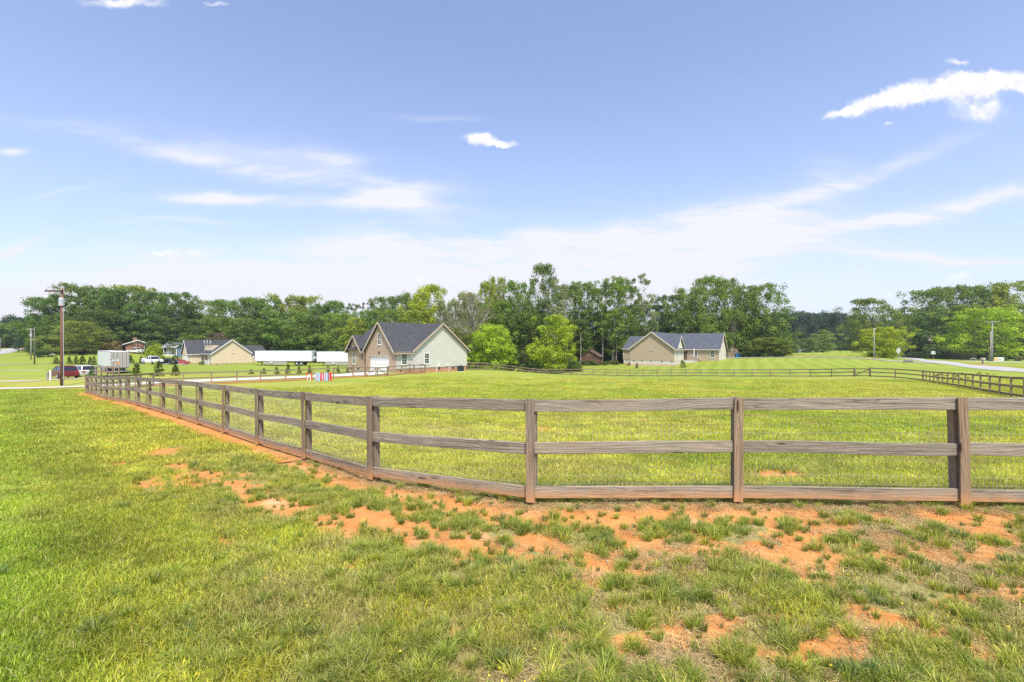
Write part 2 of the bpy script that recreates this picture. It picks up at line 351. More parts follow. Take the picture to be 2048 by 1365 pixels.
def ground_masks(x, y):
    """soil 0..1 and inside-fence sign for ground points"""
    yy_ = np.maximum(y, .4); z = terrain(x, y); px = CX + F * x / yy_; py = HOR + F * (CAMZ - z) / yy_
    s = seg_dist(x, y, NEAR)                 # positive: camera side of the near fence
    n1 = fbm(x * 1.7, y * 1.7, 3, 4); n2 = fbm(x * 5.5, y * 5.5, 11, 4); n3 = fbm(x * .5, y * .5, 23, 3)
    wob = (n2 - .5) * .55
    wide = .34 + .55 * n3 + .22 * np.clip((x + 4) / 3, 0, 1) * np.clip((3.0 - x) / 3, 0, 1)
    strip = np.clip((wide + wob * .7 - np.abs(s - .10 * wide)) / .16, 0, 1) * (s > -.16 + wob * .3)
    strip = np.maximum(strip, 0)
    blobs = np.zeros(x.shape)
    wx = (fbm(x * 2.2, y * 2.2, 31, 3) - .5) * 90; wy = (fbm(x * 2.2, y * 2.2, 41, 3) - .5) * 40
    for (cx, cy, rx, ry) in SOIL:
        if cx < 1000 and cy < 1110: rx, ry = rx * 1.3, ry * 1.25
        q = ((px + wx - cx) / rx) ** 2 + ((py + wy - cy) / ry) ** 2
        blobs = np.maximum(blobs, np.exp(-q * .55))
    area = np.clip((px - 500) / 500, 0, 1) * np.clip((y - 2.2) / .8, 0, 1) * (s > 0) * (s < 3.4)
    gen_ = np.clip((n1 * .6 + n2 * .4 - .60 + .10 * area) / .10, 0, 1) * (s > 0) * area
    so_ = np.clip((blobs * 1.42 + (n2 - .5) * 1.7 - .42) / .36, 0, 1) * (blobs > .08)
    soil = np.clip(np.maximum(np.maximum(strip, so_), gen_ * .8), 0, 1)
    return soil, s, px, py

# ------------------------------------------------------------------ ground sheet
def growth(a, b, step, rate, far, mx):
    """fine steps between a and b, growing outside up to +-far"""
    mid = list(np.arange(a, b + 1e-6, step)); lo = []; hi = []
    s_ = step; p = a
    while p > -far: s_ = min(s_ * rate, mx + abs(p) * .06); p -= s_; lo.append(p)
    s_ = step; p = b
    while p < far: s_ = min(s_ * rate, mx + abs(p) * .06); p += s_; hi.append(p)
    return np.array(lo[::-1] + mid + hi)
gx = growth(-4.6, 7.2, .045, 1.035, 900, 2.0)
gy = np.array([-900, -400, -150, -70, -35, -20, -12, -7, -4, -2, -.5, .6, 1.3, 1.8] + list(np.arange(2.1, 8.0, .045)))
_l = [gy[-1]]; _s = .045
while _l[-1] < 1500: _s = min(_s * 1.035, 1.6 + _l[-1] * .03); _l.append(_l[-1] + _s)
gy = np.concatenate([gy, _l[1:]])
GX, GY = np.meshgrid(gx, gy)
GZ = terrain(GX, GY)
soilA, sdA, pxA, pyA = ground_masks(GX, GY)
rad = np.hypot(GX, GY)
nearw = np.clip((14 - rad) / 6, 0, 1)
GZ = GZ + nearw * ((fbm(GX * 1.3, GY * 1.3, 5, 3) - .5) * .07 + (fbm(GX * 6, GY * 6, 6, 3) - .5) * .022) - soilA * nearw * .012
GZ = GZ + np.clip((rad - 10) / 20, 0, 1) * np.clip((70 - rad) / 30, 0, 1) * (fbm(GX * .35, GY * .35, 8, 3) - .5) * .06
def C3(a): return np.array(a, float)
def base_colour(x, y, s, px, py):
    """broad colour of the turf, by place"""
    n = fbm(x * .22, y * .22, 51, 4)[..., None]; n2 = fbm(x * .9, y * .9, 61, 4)[..., None]; n3 = fbm(x * .05, y * .12, 71, 3)[..., None]
    g1, g2, g3 = C3((.285, .335, .034)), C3((.385, .385, .058)), C3((.470, .410, .120))
    c = g2 + (g1 - g2) * np.clip((n - .45) * 4, 0, 1) + (g3 - g2) * np.clip((n2 - .56) * 4, 0, 1) * .6
    # outside the fence, left: vivid close-mown turf at the very left, yellower band beside it
    out = (s > 0)[..., None]
    viv = np.clip((260 - px) / 260, 0, 1)[..., None]
    cl = C3((.295, .292, .038)) + (C3((.185, .285, .030)) - C3((.295, .292, .038))) * viv
    cl = cl + (g3 - cl) * np.clip((n2 - .55) * 3.5, 0, 1) * .4
    c = np.where(out & (y[..., None] < 45) , cl * .6 + c * .4, c)
    # far lawns are brighter and greener
    sw_ = np.sin(s * 3.3 + .8 * np.sin(y * .25))[..., None] * np.clip((s[..., None] - 1.8) / 1.2, 0, 1) * (y[..., None] < 45)
    c = c * (1 + .16 * np.clip(sw_ * 1.8, -1, 1) * .5)
    far = np.clip((y - 55) / 30, 0, 1)[..., None]
    c = c * (1 - far) + (C3((.260, .325, .030)) * (1 + (n3 - .5) * .35)) * far
    return c
gcol = base_colour(GX, GY, sdA, pxA, pyA)
ny_, nx_ = GX.shape
ii = np.arange(ny_ * nx_).reshape(ny_, nx_)
faces = np.stack([ii[:-1, :-1], ii[:-1, 1:], ii[1:, 1:], ii[1:, :-1]], -1).reshape(-1, 4)

m, t, b = new_mat('turf_and_clay')
pos = geo_pos(t)
gc = t.attr('gcol'); so_at = t.attr('soil').outputs['Fac']; lawn = t.attr('lawn').outputs['Fac']
nA = t.noise(pos, 7.0, 8, .65); nB = t.noise(pos, 38.0, 5, .7); nC = t.noise(pos, .7, 6, .6)
streaks = t.noise(t.mapping(pos, (.22, 1.3, 1), rot=(0, 0, R(8))), .55, 6, .6)
col = t.mix(t.ramp(nA, .3, .72, 0, .75), gc.outputs['Color'], t.mix(1.0, gc.outputs['Color'], (.62, .72, .62), 'MULTIPLY'))
col = t.mix(t.ramp(nB, .35, .7, 0, .35), col, (.36, .34, .13))
col = t.mix(t.ramp(streaks, .52, .72, 0, .55), col, (.31, .275, .075))
col = t.mix(t.ramp(nC, .5, .75, 0, .35), col, t.mix(1.0, col, (.70, .86, .72), 'MULTIPLY'))
sp = t.add('ShaderNodeSeparateXYZ'); t.l.new(pos, sp.inputs[0])
# mown stripes: cut bands with a soft wobble, on the lawns beyond the fences
wob = t.m('MULTIPLY', t.noise(pos, .02, 2), 14.0)
st1 = t.m('SINE', t.m('MULTIPLY', t.m('ADD', t.m('ADD', t.m('MULTIPLY', sp.outputs[0], .86), t.m('MULTIPLY', sp.outputs[1], -.50)), wob), 2.1))
st = t.m('MULTIPLY', t.ramp(st1, -.7, .7, -1, 1), t.m('MULTIPLY', lawn, t.ramp(nC, .3, .7, .5, 1.0)))
col = t.mix(t.m('MULTIPLY', t.m('MAXIMUM', st, 0.0), .30), col, (.32, .36, .08))
col = t.mix(t.m('MULTIPLY', t.m('MAXIMUM', t.m('MULTIPLY', st, -1.0), 0.0), .30), col, (.12, .22, .022))
n1 = t.noise(pos, 4.0, 8, .65); n2_ = t.noise(pos, 22.0, 8, .7); n3_ = t.noise(pos, 1.4, 4)
soilc = t.mix(t.ramp(n1, .32, .68), (.53, .215, .060), (.63, .315, .110))
soilc = t.mix(t.ramp(n3_, .55, .78), soilc, (.72, .44, .23))
soilc = t.mix(t.ramp(n2_, .5, .78, 0, .6), soilc, (.26, .105, .045))
vo = t.add('ShaderNodeTexVoronoi', feature='DISTANCE_TO_EDGE'); t.put(vo.inputs['Vector'], t.mapping(pos, (1, 1, 1))); vo.inputs['Scale'].default_value = 13
crack = t.m('MULTIPLY', t.ramp(vo.outputs[0], .0, .022, 1, 0), t.ramp(n1, .5, .62))
soilc = t.mix(t.m('MULTIPLY', crack, .35), soilc, (.20, .085, .04))
soilc = t.mix(t.ramp(t.noise(pos, 60, 4, .8), .66, .78, 0, .55), soilc, (.52, .42, .28))
edge = t.m('ADD', so_at, t.m('MULTIPLY', t.m('SUBTRACT', n2_, .5), .5))
col = t.mix(t.ramp(edge, .22, .74), col, soilc)
under = t.attr('under').outputs['Fac']                 # thatch between the near tufts
col = t.mix(t.m('MULTIPLY', under, t.ramp(edge, .62, .30)), col, t.mix(t.ramp(n2_, .35, .65), (.19, .15, .065), (.42, .34, .17)))
t.l.new(col, b.inputs['Base Color']); b.inputs['Roughness'].default_value = .95; b.inputs['Specular IOR Level'].default_value = .1
hgt = t.m('ADD', t.m('MULTIPLY', nA, .7), t.m('MULTIPLY', nB, .45)); t.l.new(t.bump(t.m('ADD', hgt, t.m('MULTIPLY', crack, -.3)), .65, .05), b.inputs['Normal'])
M_ground = m
lawnA = np.clip((GY - 66) / 14, 0, 1) * np.clip((430 - GY) / 60, 0, 1) * np.where(GX > 5, 1.0, np.where((GX < -45), .9, .25))
fenced = (sdA < 0) & (GY < 60 + np.abs(GX) * .45) & (GX > -34) & (GX < 50)
lawnA = np.where(fenced, 0, lawnA)
underA = np.clip((30 - rad) / 14, 0, 1) * .75
ground = np_mesh('ground', np.stack([GX, GY, GZ], -1).reshape(-1, 3), faces, M_ground,
                 {'gcol': ('FLOAT_COLOR', np.concatenate([gcol, np.ones((*GX.shape, 1))], -1).reshape(-1, 4)), 'soil': ('FLOAT', soilA.ravel()), 'lawn': ('FLOAT', lawnA.ravel()), 'under': ('FLOAT', underA.ravel())})
ground.data.polygons.foreach_set('use_smooth', [True] * len(faces))
tag(ground, kind='structure')

# draped sheets: roads, drives, clay strips
def interp_z(x, y): return terrain(x, y)
def ribbon(name, pts, widths, mat, lift=.02, step=1.0, nacross=5, label=None, ragged=0.0, seed=1, kind='structure'):
    pts = np.array(pts, float)
    seg = np.hypot(*(pts[1:] - pts[:-1]).T); cum = np.concatenate([[0], np.cumsum(seg)])
    if np.isscalar(widths): widths = [widths] * len(pts)
    n = max(2, int(cum[-1] / step)); ss = np.linspace(0, cum[-1], n)
    X = np.interp(ss, cum, pts[:, 0]); Y = np.interp(ss, cum, pts[:, 1]); Wd = np.interp(ss, cum, widths)
    if len(pts) > 2:                                    # round the corners
        for _ in range(max(1, int(4 / step))):
            X[1:-1] = (X[:-2] + X[1:-1] * 2 + X[2:]) / 4; Y[1:-1] = (Y[:-2] + Y[1:-1] * 2 + Y[2:]) / 4
    tx = np.gradient(X); ty = np.gradient(Y); L_ = np.hypot(tx, ty); nxv, nyv = -ty / L_, tx / L_
    a = np.linspace(-.5, .5, nacross)
    wl = Wd * (1 + ragged * (fbm(ss * .8, ss * 0 + seed, seed, 4) - .5) * 2); 
    off = ragged * (fbm(ss * .9, ss * 0 + seed + 5, seed + 9, 4) - .5) * Wd
    PX = X[:, None] + nxv[:, None] * (a[None] * wl[:, None] + off[:, None]); PY = Y[:, None] + nyv[:, None] * (a[None] * wl[:, None] + off[:, None])
    PZ = interp_z(PX, PY) + lift
    ii = np.arange(PX.size).reshape(PX.shape)
    f = np.stack([ii[:-1, :-1], ii[:-1, 1:], ii[1:, 1:], ii[1:, :-1]], -1).reshape(-1, 4)
    o = np_mesh(name, np.stack([PX, PY, PZ], -1).reshape(-1, 3), f, mat, {'across': ('FLOAT', np.broadcast_to(a[None], PX.shape).ravel()), 'along': ('FLOAT', np.broadcast_to(ss[:, None], PX.shape).ravel())})
    bm = bmesh.new(); bm.from_mesh(o.data); bmesh.ops.recalc_face_normals(bm, faces=bm.faces)
    if sum(f_.normal.z for f_ in bm.faces) < 0: bmesh.ops.reverse_faces(bm, faces=bm.faces)
    bm.to_mesh(o.data); bm.free()
    tag(o, kind=kind)
    return o
def road_mat(name, c1, c2, lines=True, edge=True):
    m, t, b = new_mat(name); pos = geo_pos(t)
    n = t.noise(pos, .35, 6, .6); n2 = t.noise(pos, 6, 6, .7)
    col = t.mix(t.ramp(n, .3, .7), c1, c2); col = t.mix(t.ramp(n2, .4, .7, 0, .25), col, tuple(c * .7 for c in c1))
    if lines:
        ac = t.attr('across').outputs['Fac']; aa = t.m('ABSOLUTE', ac)
        yl = t.m('MULTIPLY', t.ramp(aa, .006, .010, 0, 1, False), t.ramp(aa, .020, .024, 1, 0, False))
        col = t.mix(t.m('MULTIPLY', yl, .75), col, (.62, .42, .10))
        if edge:
            wl = t.m('MULTIPLY', t.ramp(aa, .452, .456, 0, 1, False), t.ramp(aa, .470, .474, 1, 0, False))
            col = t.mix(t.m('MULTIPLY', wl, .7), col, (.62, .62, .62))
        tr = t.m('MULTIPLY', t.ramp(t.m('ABSOLUTE', t.m('SUBTRACT', aa, .24)), .03, .14, 1, 0), .22)
        col = t.mix(tr, col, tuple(c * .78 for c in c1))
    t.l.new(col, b.inputs['Base Color']); b.inputs['Roughness'].default_value = .85; b.inputs['Specular IOR Level'].default_value = .25
    t.l.new(t.bump(n2, .3, .01), b.inputs['Normal'])
    return m
M_asph = road_mat('pale_asphalt', (.36, .36, .365), (.44, .435, .43))
M_conc = road_mat('concrete_slab', (.56, .55, .52), (.66, .65, .62), False)
M_grav = road_mat('grey_gravel', (.30, .28, .27), (.40, .37, .35), False)
M_tan = road_mat('tan_gravel', (.46, .37, .29), (.56, .48, .40), False)
def clay_mat():
    m, t, b = new_mat('red_clay'); pos = geo_pos(t)
    n1 = t.noise(pos, 3.0, 8, .65); n2 = t.noise(pos, 14.0, 6, .7)
    c = t.mix(t.ramp(n1, .3, .7), (.52, .205, .055), (.60, .29, .10)); c = t.mix(t.ramp(n2, .5, .75, 0, .7), c, (.22, .20, .06))
    t.l.new(c, b.inputs['Base Color']); b.inputs['Roughness'].default_value = .95; b.inputs['Specular IOR Level'].default_value = .1
    t.l.new(t.bump(n2, .6, .04), b.inputs['Normal']); return m
M_clay = clay_mat()
def rp(*a): return [(ray(p, d), d) for p, d in a]
ribbon('road', [(150, 20), (118, 45), (ray(2048, 88), 88), (ray(1930, 109), 109), (ray(1865, 132), 132), (ray(1812, 158), 158), (ray(1782, 185), 185), (ray(1755, 215), 215), (ray(1715, 255), 255)], 8.6, M_asph, .06, 1.5, 9)
ribbon('road', [(-140, 60), (-165, 120), (ray(0, 170) - 8, 172), (ray(40, 240), 240), (ray(68, 320), 320), (ray(88, 430), 430), (ray(96, 520), 520)], 8.4, M_asph, .10, 2.0, 9)
ribbon('concrete_drive', rp((-400, 41), (0, 44.3), (200, 46.8), (300, 50.0), (423, 53.6), (571, 58.5), (640, 60.5), (700, 63.2)) + [(-19.5, 67.5)], [3.2, 3.2, 3.2, 3.2, 3.2, 3.3, 3.6, 4.6, 6.0], M_conc, .035, .8)
ribbon('gravel_drive', rp((-300, 98), (0, 101), (110, 106), (220, 108), (300, 112), (352, 127)) + [(-100.5, 141)], [3.2, 3.2, 3.2, 3.4, 5, 6, 6], M_grav, .05, 1.2)
ribbon('path', rp((-200, 84), (0, 86), (90, 87)), 1.2, M_tan, .04, 1.2, 3, ragged=.3)
ribbon('gravel_drive', rp((-300, 53), (0, 55), (80, 55.5)), [2.6, 2.6, 1.2], M_tan, .04, .8, ragged=.25, seed=4)
ribbon('gravel_drive', rp((-200, 64), (0, 66), (60, 66.5)), [1.1, 1.1, .6], M_tan, .04, .8, ragged=.25, seed=5)
ribbon('gravel_drive', rp((102, 57.5), (142, 58.5), (185, 60)), 2.4, M_tan, .04, .6, ragged=.15, seed=6)
ribbon('gravel_drive', rp((1436, 128), (1480, 130), (1560, 127), (1640, 124), (1730, 119), (1800, 112), (1850, 113)), [6, 5, 3.4, 3.2, 3.2, 4, 7], M_grav, .06, 1.2)
ribbon('gravel_drive', [(ray(1925, 136), 136), (ray(2048, 132), 132), (ray(2300, 128), 128)], 3.4, M_conc, .07, 1.5)
ribbon('bare_soil', [(p[0] - .16, p[1] - .12) for p in NEAR[:17]], [.95] * 17, M_clay, .012, .12, 7, ragged=.35, seed=12)
ribbon('bare_soil', rp((306, 45), (367, 46.6), (423, 48.1), (474, 49.7), (521, 51.2), (571, 53.2), (624, 55.3), (667, 56.8), (706, 58.8), (776, 63.5), (850, 67.6)), .7, M_clay, .03, .25, 4, ragged=.5, seed=13)
ribbon('bare_soil', rp((1560, 128), (1640, 128), (1760, 124)), 1.2, M_clay, .05, .6, 4, ragged=.6, seed=14)
ribbon('bare_soil', [(118, 61), (ray(2048, 104), 104), (ray(1985, 116), 116), (ray(1925, 130), 130)], 1.4, M_clay, .04, .6, 4, ragged=.6, seed=15)
ribbon('bare_soil', rp((0, 42.6), (90, 43.6), (165, 44.4)), .9, M_clay, .03, .3, 4, ragged=.7, seed=16)

# ------------------------------------------------------------------ grass
def leaf_mat(name, tintkind, rough=.55, trans=.35, vary=.25, spec=.25, straw=(.42, .34, .17), strawf=0.0):
    m, t, b = new_mat(name)
    if tintkind == 'INST': base = t.attr('tint', 'INSTANCER').outputs['Vector']
    else: base = t.add('ShaderNodeObjectInfo').outputs['Color']
    rv = t.attr('rv').outputs['Fac']
    lo = t.mix(1.0, base, (1 - vary, 1 - vary * .8, 1 - vary, 1), 'MULTIPLY'); hi = t.mix(1.0, base, (1 + vary * 1.2, 1 + vary, 1 + vary * .6, 1), 'MULTIPLY')
    col = t.mix(rv, lo, hi)
    if strawf: col = t.mix(t.ramp(rv, 1 - strawf, 1 - strawf + .02, 0, .8), col, straw)
    t.l.new(col, b.inputs['Base Color']); b.inputs['Roughness'].default_value = rough; b.inputs['Specular IOR Level'].default_value = spec
    tr = t.add('ShaderNodeBsdfTranslucent'); t.l.new(t.mix(1.0, col, (1.15, 1.25, .6, 1), 'MULTIPLY'), tr.inputs['Color'])
    mx = t.add('ShaderNodeMixShader'); mx.inputs[0].default_value = trans
    t.l.new(b.outputs[0], mx.inputs[1]); t.l.new(tr.outputs[0], mx.inputs[2])
    t.l.new(mx.outputs[0], t.n['Material Output'].inputs['Surface'])
    return m
M_blade = leaf_mat('grass_blade', 'INST', .5, .30, .48, .3, strawf=.14)
M_turf = leaf_mat('field_turf', 'INST', .5, .30, .24, .3, strawf=.03)
M_straw = leaf_mat('dry_straw', 'INST', .8, .15, .3, .15)
def blades(nb, radius, h0, h1, w, lean, seed, lying=False, tuft=False):
    r = np.random.default_rng(seed); V_ = []; F_ = []; RV = []
    ang = r.uniform(0, 2 * np.pi, nb); rr = radius * np.sqrt(r.uniform(0, 1, nb)) * (.35 if tuft else 1)
    for i in range(nb):
        bx, by = rr[i] * math.cos(ang[i]), rr[i] * math.sin(ang[i]); h = r.uniform(h0, h1)
        if tuft: da = ang[i] + r.normal(0, .5); le = lean * (.25 + rr[i] / (radius * .35)) * r.uniform(.5, 1.2)
        else: da = r.uniform(0, 2 * np.pi); le = lean * r.uniform(.2, 1.3)
        d = np.array([math.cos(da), math.sin(da)]); wv_ = np.array([-d[1], d[0]]) * w * r.uniform(.6, 1.2) * .5
        tw = r.uniform(0, np.pi); wv_ = np.array([math.cos(tw), math.sin(tw)]) * w * r.uniform(.6, 1.2) * .5
        if lying:
            z0 = r.uniform(.0, .012); L_ = h; p0 = np.array([bx, by, z0]); p1 = p0 + np.array([d[0] * L_ * .5, d[1] * L_ * .5, r.uniform(0, .02)]); p2 = p0 + np.array([d[0] * L_, d[1] * L_, r.uniform(-.002, .012)])
            wv_ = np.array([-d[1], d[0]]) * w * .5
        else:
            p0 = np.array([bx, by, -.008]); p1 = np.array([bx + d[0] * h * le * .35, by + d[1] * h * le * .35, h * .6]); p2 = np.array([bx + d[0] * h * le, by + d[1] * h * le, h * (1 - .28 * le)])
        k = len(V_); a3 = np.array([wv_[0], wv_[1], 0])
        V_ += [p0 - a3, p0 + a3, p1 + a3 * .8, p1 - a3 * .8, p2 + a3 * .12, p2 - a3 * .12]
        F_ += [(k, k + 1, k + 2, k + 3), (k + 3, k + 2, k + 4, k + 5)]
        rvv = r.uniform(0, 1); RV += [rvv * .8, rvv * .8, rvv, rvv, rvv, rvv]
    return np.array(V_), np.array(F_), np.array(RV)
def proto(nm, data, mat):
    V_, F_, RV = data
    return np_mesh(nm, V_, F_, mat, {'rv': ('FLOAT', RV)}, link=False)
def disc_sample(n, x0, x1, y0, y1, r): return r.uniform(x0, x1, n), r.uniform(y0, y1, n)
def inview(x, y, margin=90):
    px = CX + F * x / np.maximum(y, .3); return (px > -margin) & (px < 2048 + margin) & (y > 1.6)
def sample_view(n, d0, d1, r, power=1.0, margin=120):
    """points in the wedge the camera looks along (and a step beyond), uniform in px, density falling with distance"""
    u = r.uniform(0, 1, n); d = (d0 ** (2 - power) + u * (d1 ** (2 - power) - d0 ** (2 - power))) ** (1 / (2 - power)) if power != 2 else d0 * (d1 / d0) ** u
    px = r.uniform(-margin, 2048 + margin, n); return (px - CX) / F * d, d
def tints(x, y, s, px, py, r, mode='lawn'):
    c = base_colour(x, y, s, px, py) * np.where(s > 0, 1.34, 1.36)[:, None]
    n = fbm(x * 3.1, y * 3.1, 81, 3)[:, None]
    n4 = fbm(x * 1.1, y * 1.9, 85, 4)[:, None]; c = c * (1 + (n - .5) * .7) * (1 + (n4 - .5) * .6) * (1 + r.normal(0, .13, (len(x), 1)))
    dr_ = np.clip((fbm(x * 1.5, y * 2.6, 87, 4) - .54) / .10, 0, 1)[:, None] * (s < 0)[:, None]; c = c * (1 - dr_ * .35) + np.array([.44, .40, .15]) * dr_ * .35
    c = c * (1 + r.normal(0, .05, (len(x), 3)))
    return np.clip(c, .01, .7)
protos = [proto('k', blades(46, .11, .025, .062, .0050, .75, 100 + i), M_blade) for i in range(4)] \
       + [proto('k', blades(110, .12, .06, .135, .0055, .95, 200 + i, tuft=True), M_blade) for i in range(4)] \
       + [proto('k', blades(60, .24, .035, .085, .011, .8, 300 + i), M_turf) for i in range(3)] \
       + [proto('k', blades(90, .60, .04, .09, .020, .9, 400 + i), M_turf) for i in range(3)] \
       + [proto('k', blades(60, .06, .03, .075, .0045, .9, 500 + i, tuft=True), M_blade) for i in range(3)]
PTS, ROT, SCL, IDX, TIN = [], [], [], [], []
def emit(x, y, idx, scl, tint, r, tilt=.12):
    z = terrain(x, y)
    nw = np.clip((14 - np.hypot(x, y)) / 6, 0, 1)
    z = z + nw * ((fbm(x * 1.3, y * 1.3, 5, 3) - .5) * .07 + (fbm(x * 6, y * 6, 6, 3) - .5) * .022) + np.clip((np.hypot(x, y) - 10) / 20, 0, 1) * np.clip((70 - np.hypot(x, y)) / 30, 0, 1) * (fbm(x * .35, y * .35, 8, 3) - .5) * .06
    PTS.append(np.stack([x, y, z], -1)); n = len(x)
    ROT.append(np.stack([r.normal(0, tilt, n), r.normal(0, tilt, n), r.uniform(0, 6.283, n)], -1)); SCL.append(scl); IDX.append(idx); TIN.append(tint)
r = np.random.default_rng(11)
# 1 close turf around the camera, outside the fence
x, y = sample_view(64000, 1.5, 9.5, r, 1.0, 1000); so_, s, px, py = ground_masks(x, y)
patch = fbm(x * 2.6, y * 2.6, 91, 4)
bare = np.clip((px - 350) / 500, 0, 1) * (s > 0) * (s < 3.6)                       # thinner turf towards the fence bend
dens = np.clip(1.0 - so_ * 1.7, 0, 1) * np.clip(1 - bare * np.clip((.56 - patch) / .10, 0, 1) * .93, 0, 1)
dens = np.where(s < 0, np.clip(1 - so_ * 1.5, 0, 1) * .9, dens)
k = r.uniform(0, 1, len(x)) < dens
x, y, s, px, py, bare, patch = x[k], y[k], s[k], px[k], py[k], bare[k], patch[k]
T = tints(x, y, s, px, py, r)
dryf = np.clip(bare * (.62 - patch) / .1, 0, .8)[:, None]; T = T * (1 - dryf * .7) + np.array([.44, .38, .19]) * dryf * .7
emit(x, y, r.integers(0, 4, len(x)), r.uniform(.8, 1.35, len(x)) * (1 + .25 * (s < 0)), T, r)
# 2 tufts: bunches of coarser, darker grass on the thin ground
x, y = sample_view(18000, 1.5, 9.0, r, 1.0, 1000); so_, s, px, py = ground_masks(x, y)
bare = np.clip((px - 250) / 500, 0, 1) * (s > .25) * (s < 3.7)
pn = fbm(x * 2.1, y * 2.1, 121, 4)
edge_ = np.exp(-((s - .95 - (fbm(x * .8, x * 0, 5, 2) - .5) * .5) / .22) ** 2) * (s > 0)
p = np.clip(bare * (.10 + np.clip((pn - .47) / .10, 0, 1) * .80) * np.clip(1 - so_ * .9, .03, 1), 0, 1) + edge_ * .8 * (px > 250) * (px < 1500) * np.clip(1 - so_ * .5, 0, 1) + (.05 * (s > 0))
k = r.uniform(0, 1, len(x)) < p
x, y, s, px, py, pn = x[k], y[k], s[k], px[k], py[k], pn[k]
dark = r.uniform(0, 1, (len(x), 1)) ** 1.5
T = np.array([.25, .32, .055]) * (1 - dark) + np.array([.44, .44, .080]) * dark
bl = (r.uniform(0, 1, len(x)) < .05)[:, None]; T = np.where(bl, np.array([.16, .24, .08]), T) * (1 + r.normal(0, .12, (len(x), 1)))
emit(x, y, r.integers(4, 8, len(x)), r.uniform(.5, 1.05, len(x)), np.clip(T, .02, .6), r, .16)
# 3 little sprigs on the bare clay
x, y = sample_view(9800, 1.5, 9.0, r, 1.0, 1000); so_, s, px, py = ground_masks(x, y)
k = ((so_ > .12) | ((fbm(x * 2.6, y * 2.6, 91, 4) < .52) & (s > .1) & (s < 3.6) & (px > 700))) & (r.uniform(0, 1, len(x)) < .40 * np.where(s < .5, .6, 1.0)); x, y, s, px, py = x[k], y[k], s[k], px[k], py[k]
emit(x, y, r.integers(14, 17, len(x)), r.uniform(.4, 1.25, len(x)), np.clip(np.array([.27, .31, .075]) * (1 + r.normal(0, .2, (len(x), 1))), .02, .6), r, .2)
# turf beside and behind the camera, for a step to the side
x = r.uniform(-10, 15, 34000); y = r.uniform(-2.5, 7.5, 34000); so_, s, px, py = ground_masks(x, y)
k = (s > .35) & ((y < 1.5) | (np.abs(px - 1024) > 2024)) & (r.uniform(0, 1, len(x)) < np.clip(1 - so_ * 1.4, 0, 1)); x, y, s, px, py = x[k], y[k], s[k], px[k], py[k]
emit(x, y, r.integers(8, 11, len(x)), r.uniform(.55, 1.0, len(x)), tints(x, y, s, np.clip(px, 300, 2000), py, r), r)
# 4 middle distance turf
x, y = sample_view(50000, 8.5, 24, r, 1.0, 520); so_, s, px, py = ground_masks(x, y)
pt = fbm(x * 1.2, y * 1.2, 131, 4)
k = (r.uniform(0, 1, len(x)) < np.clip(1 - so_ * 1.6, 0, 1) * np.clip((pt - .30) / .12, .25, 1)) & (np.abs(s - .12) > .30 + .2 * pt); x, y, s, px, py = x[k], y[k], s[k], px[k], py[k]
emit(x, y, r.integers(8, 11, len(x)), r.uniform(.7, 1.25, len(x)), tints(x, y, s, px, py, r), r)
# tall fringe under the bottom board and against the posts, on the field side
x, y = sample_view(42000, 4.5, 12, r, 1.0, 800); so_, s, px, py = ground_masks(x, y)
k = (s < .02) & (s > -.30) & (fbm(x * 1.4, y * 1.4, 141, 3) > .40) & (px > 640); x, y, s, px, py = x[k], y[k], s[k], px[k], py[k]
T = tints(x, y, s, px, py, r) * np.where(r.uniform(0, 1, (len(x), 1)) < .45, np.array([[1.35, 1.02, 1.9]]), np.array([[.66, .85, .9]]))
emit(x, y, r.integers(4, 8, len(x)), r.uniform(.45, .9, len(x)), np.clip(T, .02, .6), r, .25)
# 5 farther turf
x, y = sample_view(36000, 22, 62, r, 1.2, 350); so_, s, px, py = ground_masks(x, y)
pt = fbm(x * .5, y * .5, 151, 4)
onroad = (y > 41) & (x < -15)
k = (~onroad) & (np.abs(s - .12) > .5) & (r.uniform(0, 1, len(x)) < np.clip((pt - .34) / .2, .15, 1)); x, y, s, px, py = x[k], y[k], s[k], px[k], py[k]
emit(x, y, r.integers(11, 14, len(x)), r.uniform(.6, 1.1, len(x)), tints(x, y, s, px, py, r) * .92, r, .06)
scatter('grass', 'short green and yellowing grass over the lawn and the fenced field', np.concatenate(PTS), np.concatenate(ROT), np.concatenate(SCL), np.concatenate(IDX), np.concatenate(TIN), protos, 'grass')

# straw, pebbles and small yellow flowers
PTS, ROT, SCL, IDX, TIN = [], [], [], [], []
x, y = sample_view(68000, 1.6, 10.0, r, 1.0, 900); so_, s, px, py = ground_masks(x, y)
pn = fbm(x * 1.9, y * 1.9, 161, 4); dry = np.clip((px - 900) / 600, 0, 1) * np.clip((2.6 - s) / .6, 0, 1) * 0 + np.clip((px - 700) / 700, 0, 1)
near_f = np.exp(-((s - .05) / .22) ** 2)
k = ((s > 0) & (s < 3.8) & (r.uniform(0, 1, len(x)) < np.clip((pn - .52) / .12, 0, 1) * .75 * dry + .10 * dry)) | (r.uniform(0, 1, len(x)) < near_f * .55 * (px > 300))
k &= ~((so_ > .75) & (r.uniform(0, 1, len(x)) < .7) & (near_f < .4))
x, y, s, px, py = x[k], y[k], s[k], px[k], py[k]
T = np.array([.47, .37, .20]) * (1 + r.normal(0, .2, (len(x), 1))); T = np.where(r.uniform(0, 1, (len(x), 1)) < .3, T * np.array([.62, .55, .5]), T)
emit(x, y, r.integers(0, 3, len(x)), r.uniform(.6, 1.2, len(x)), np.clip(T, .03, .7), r, .05)
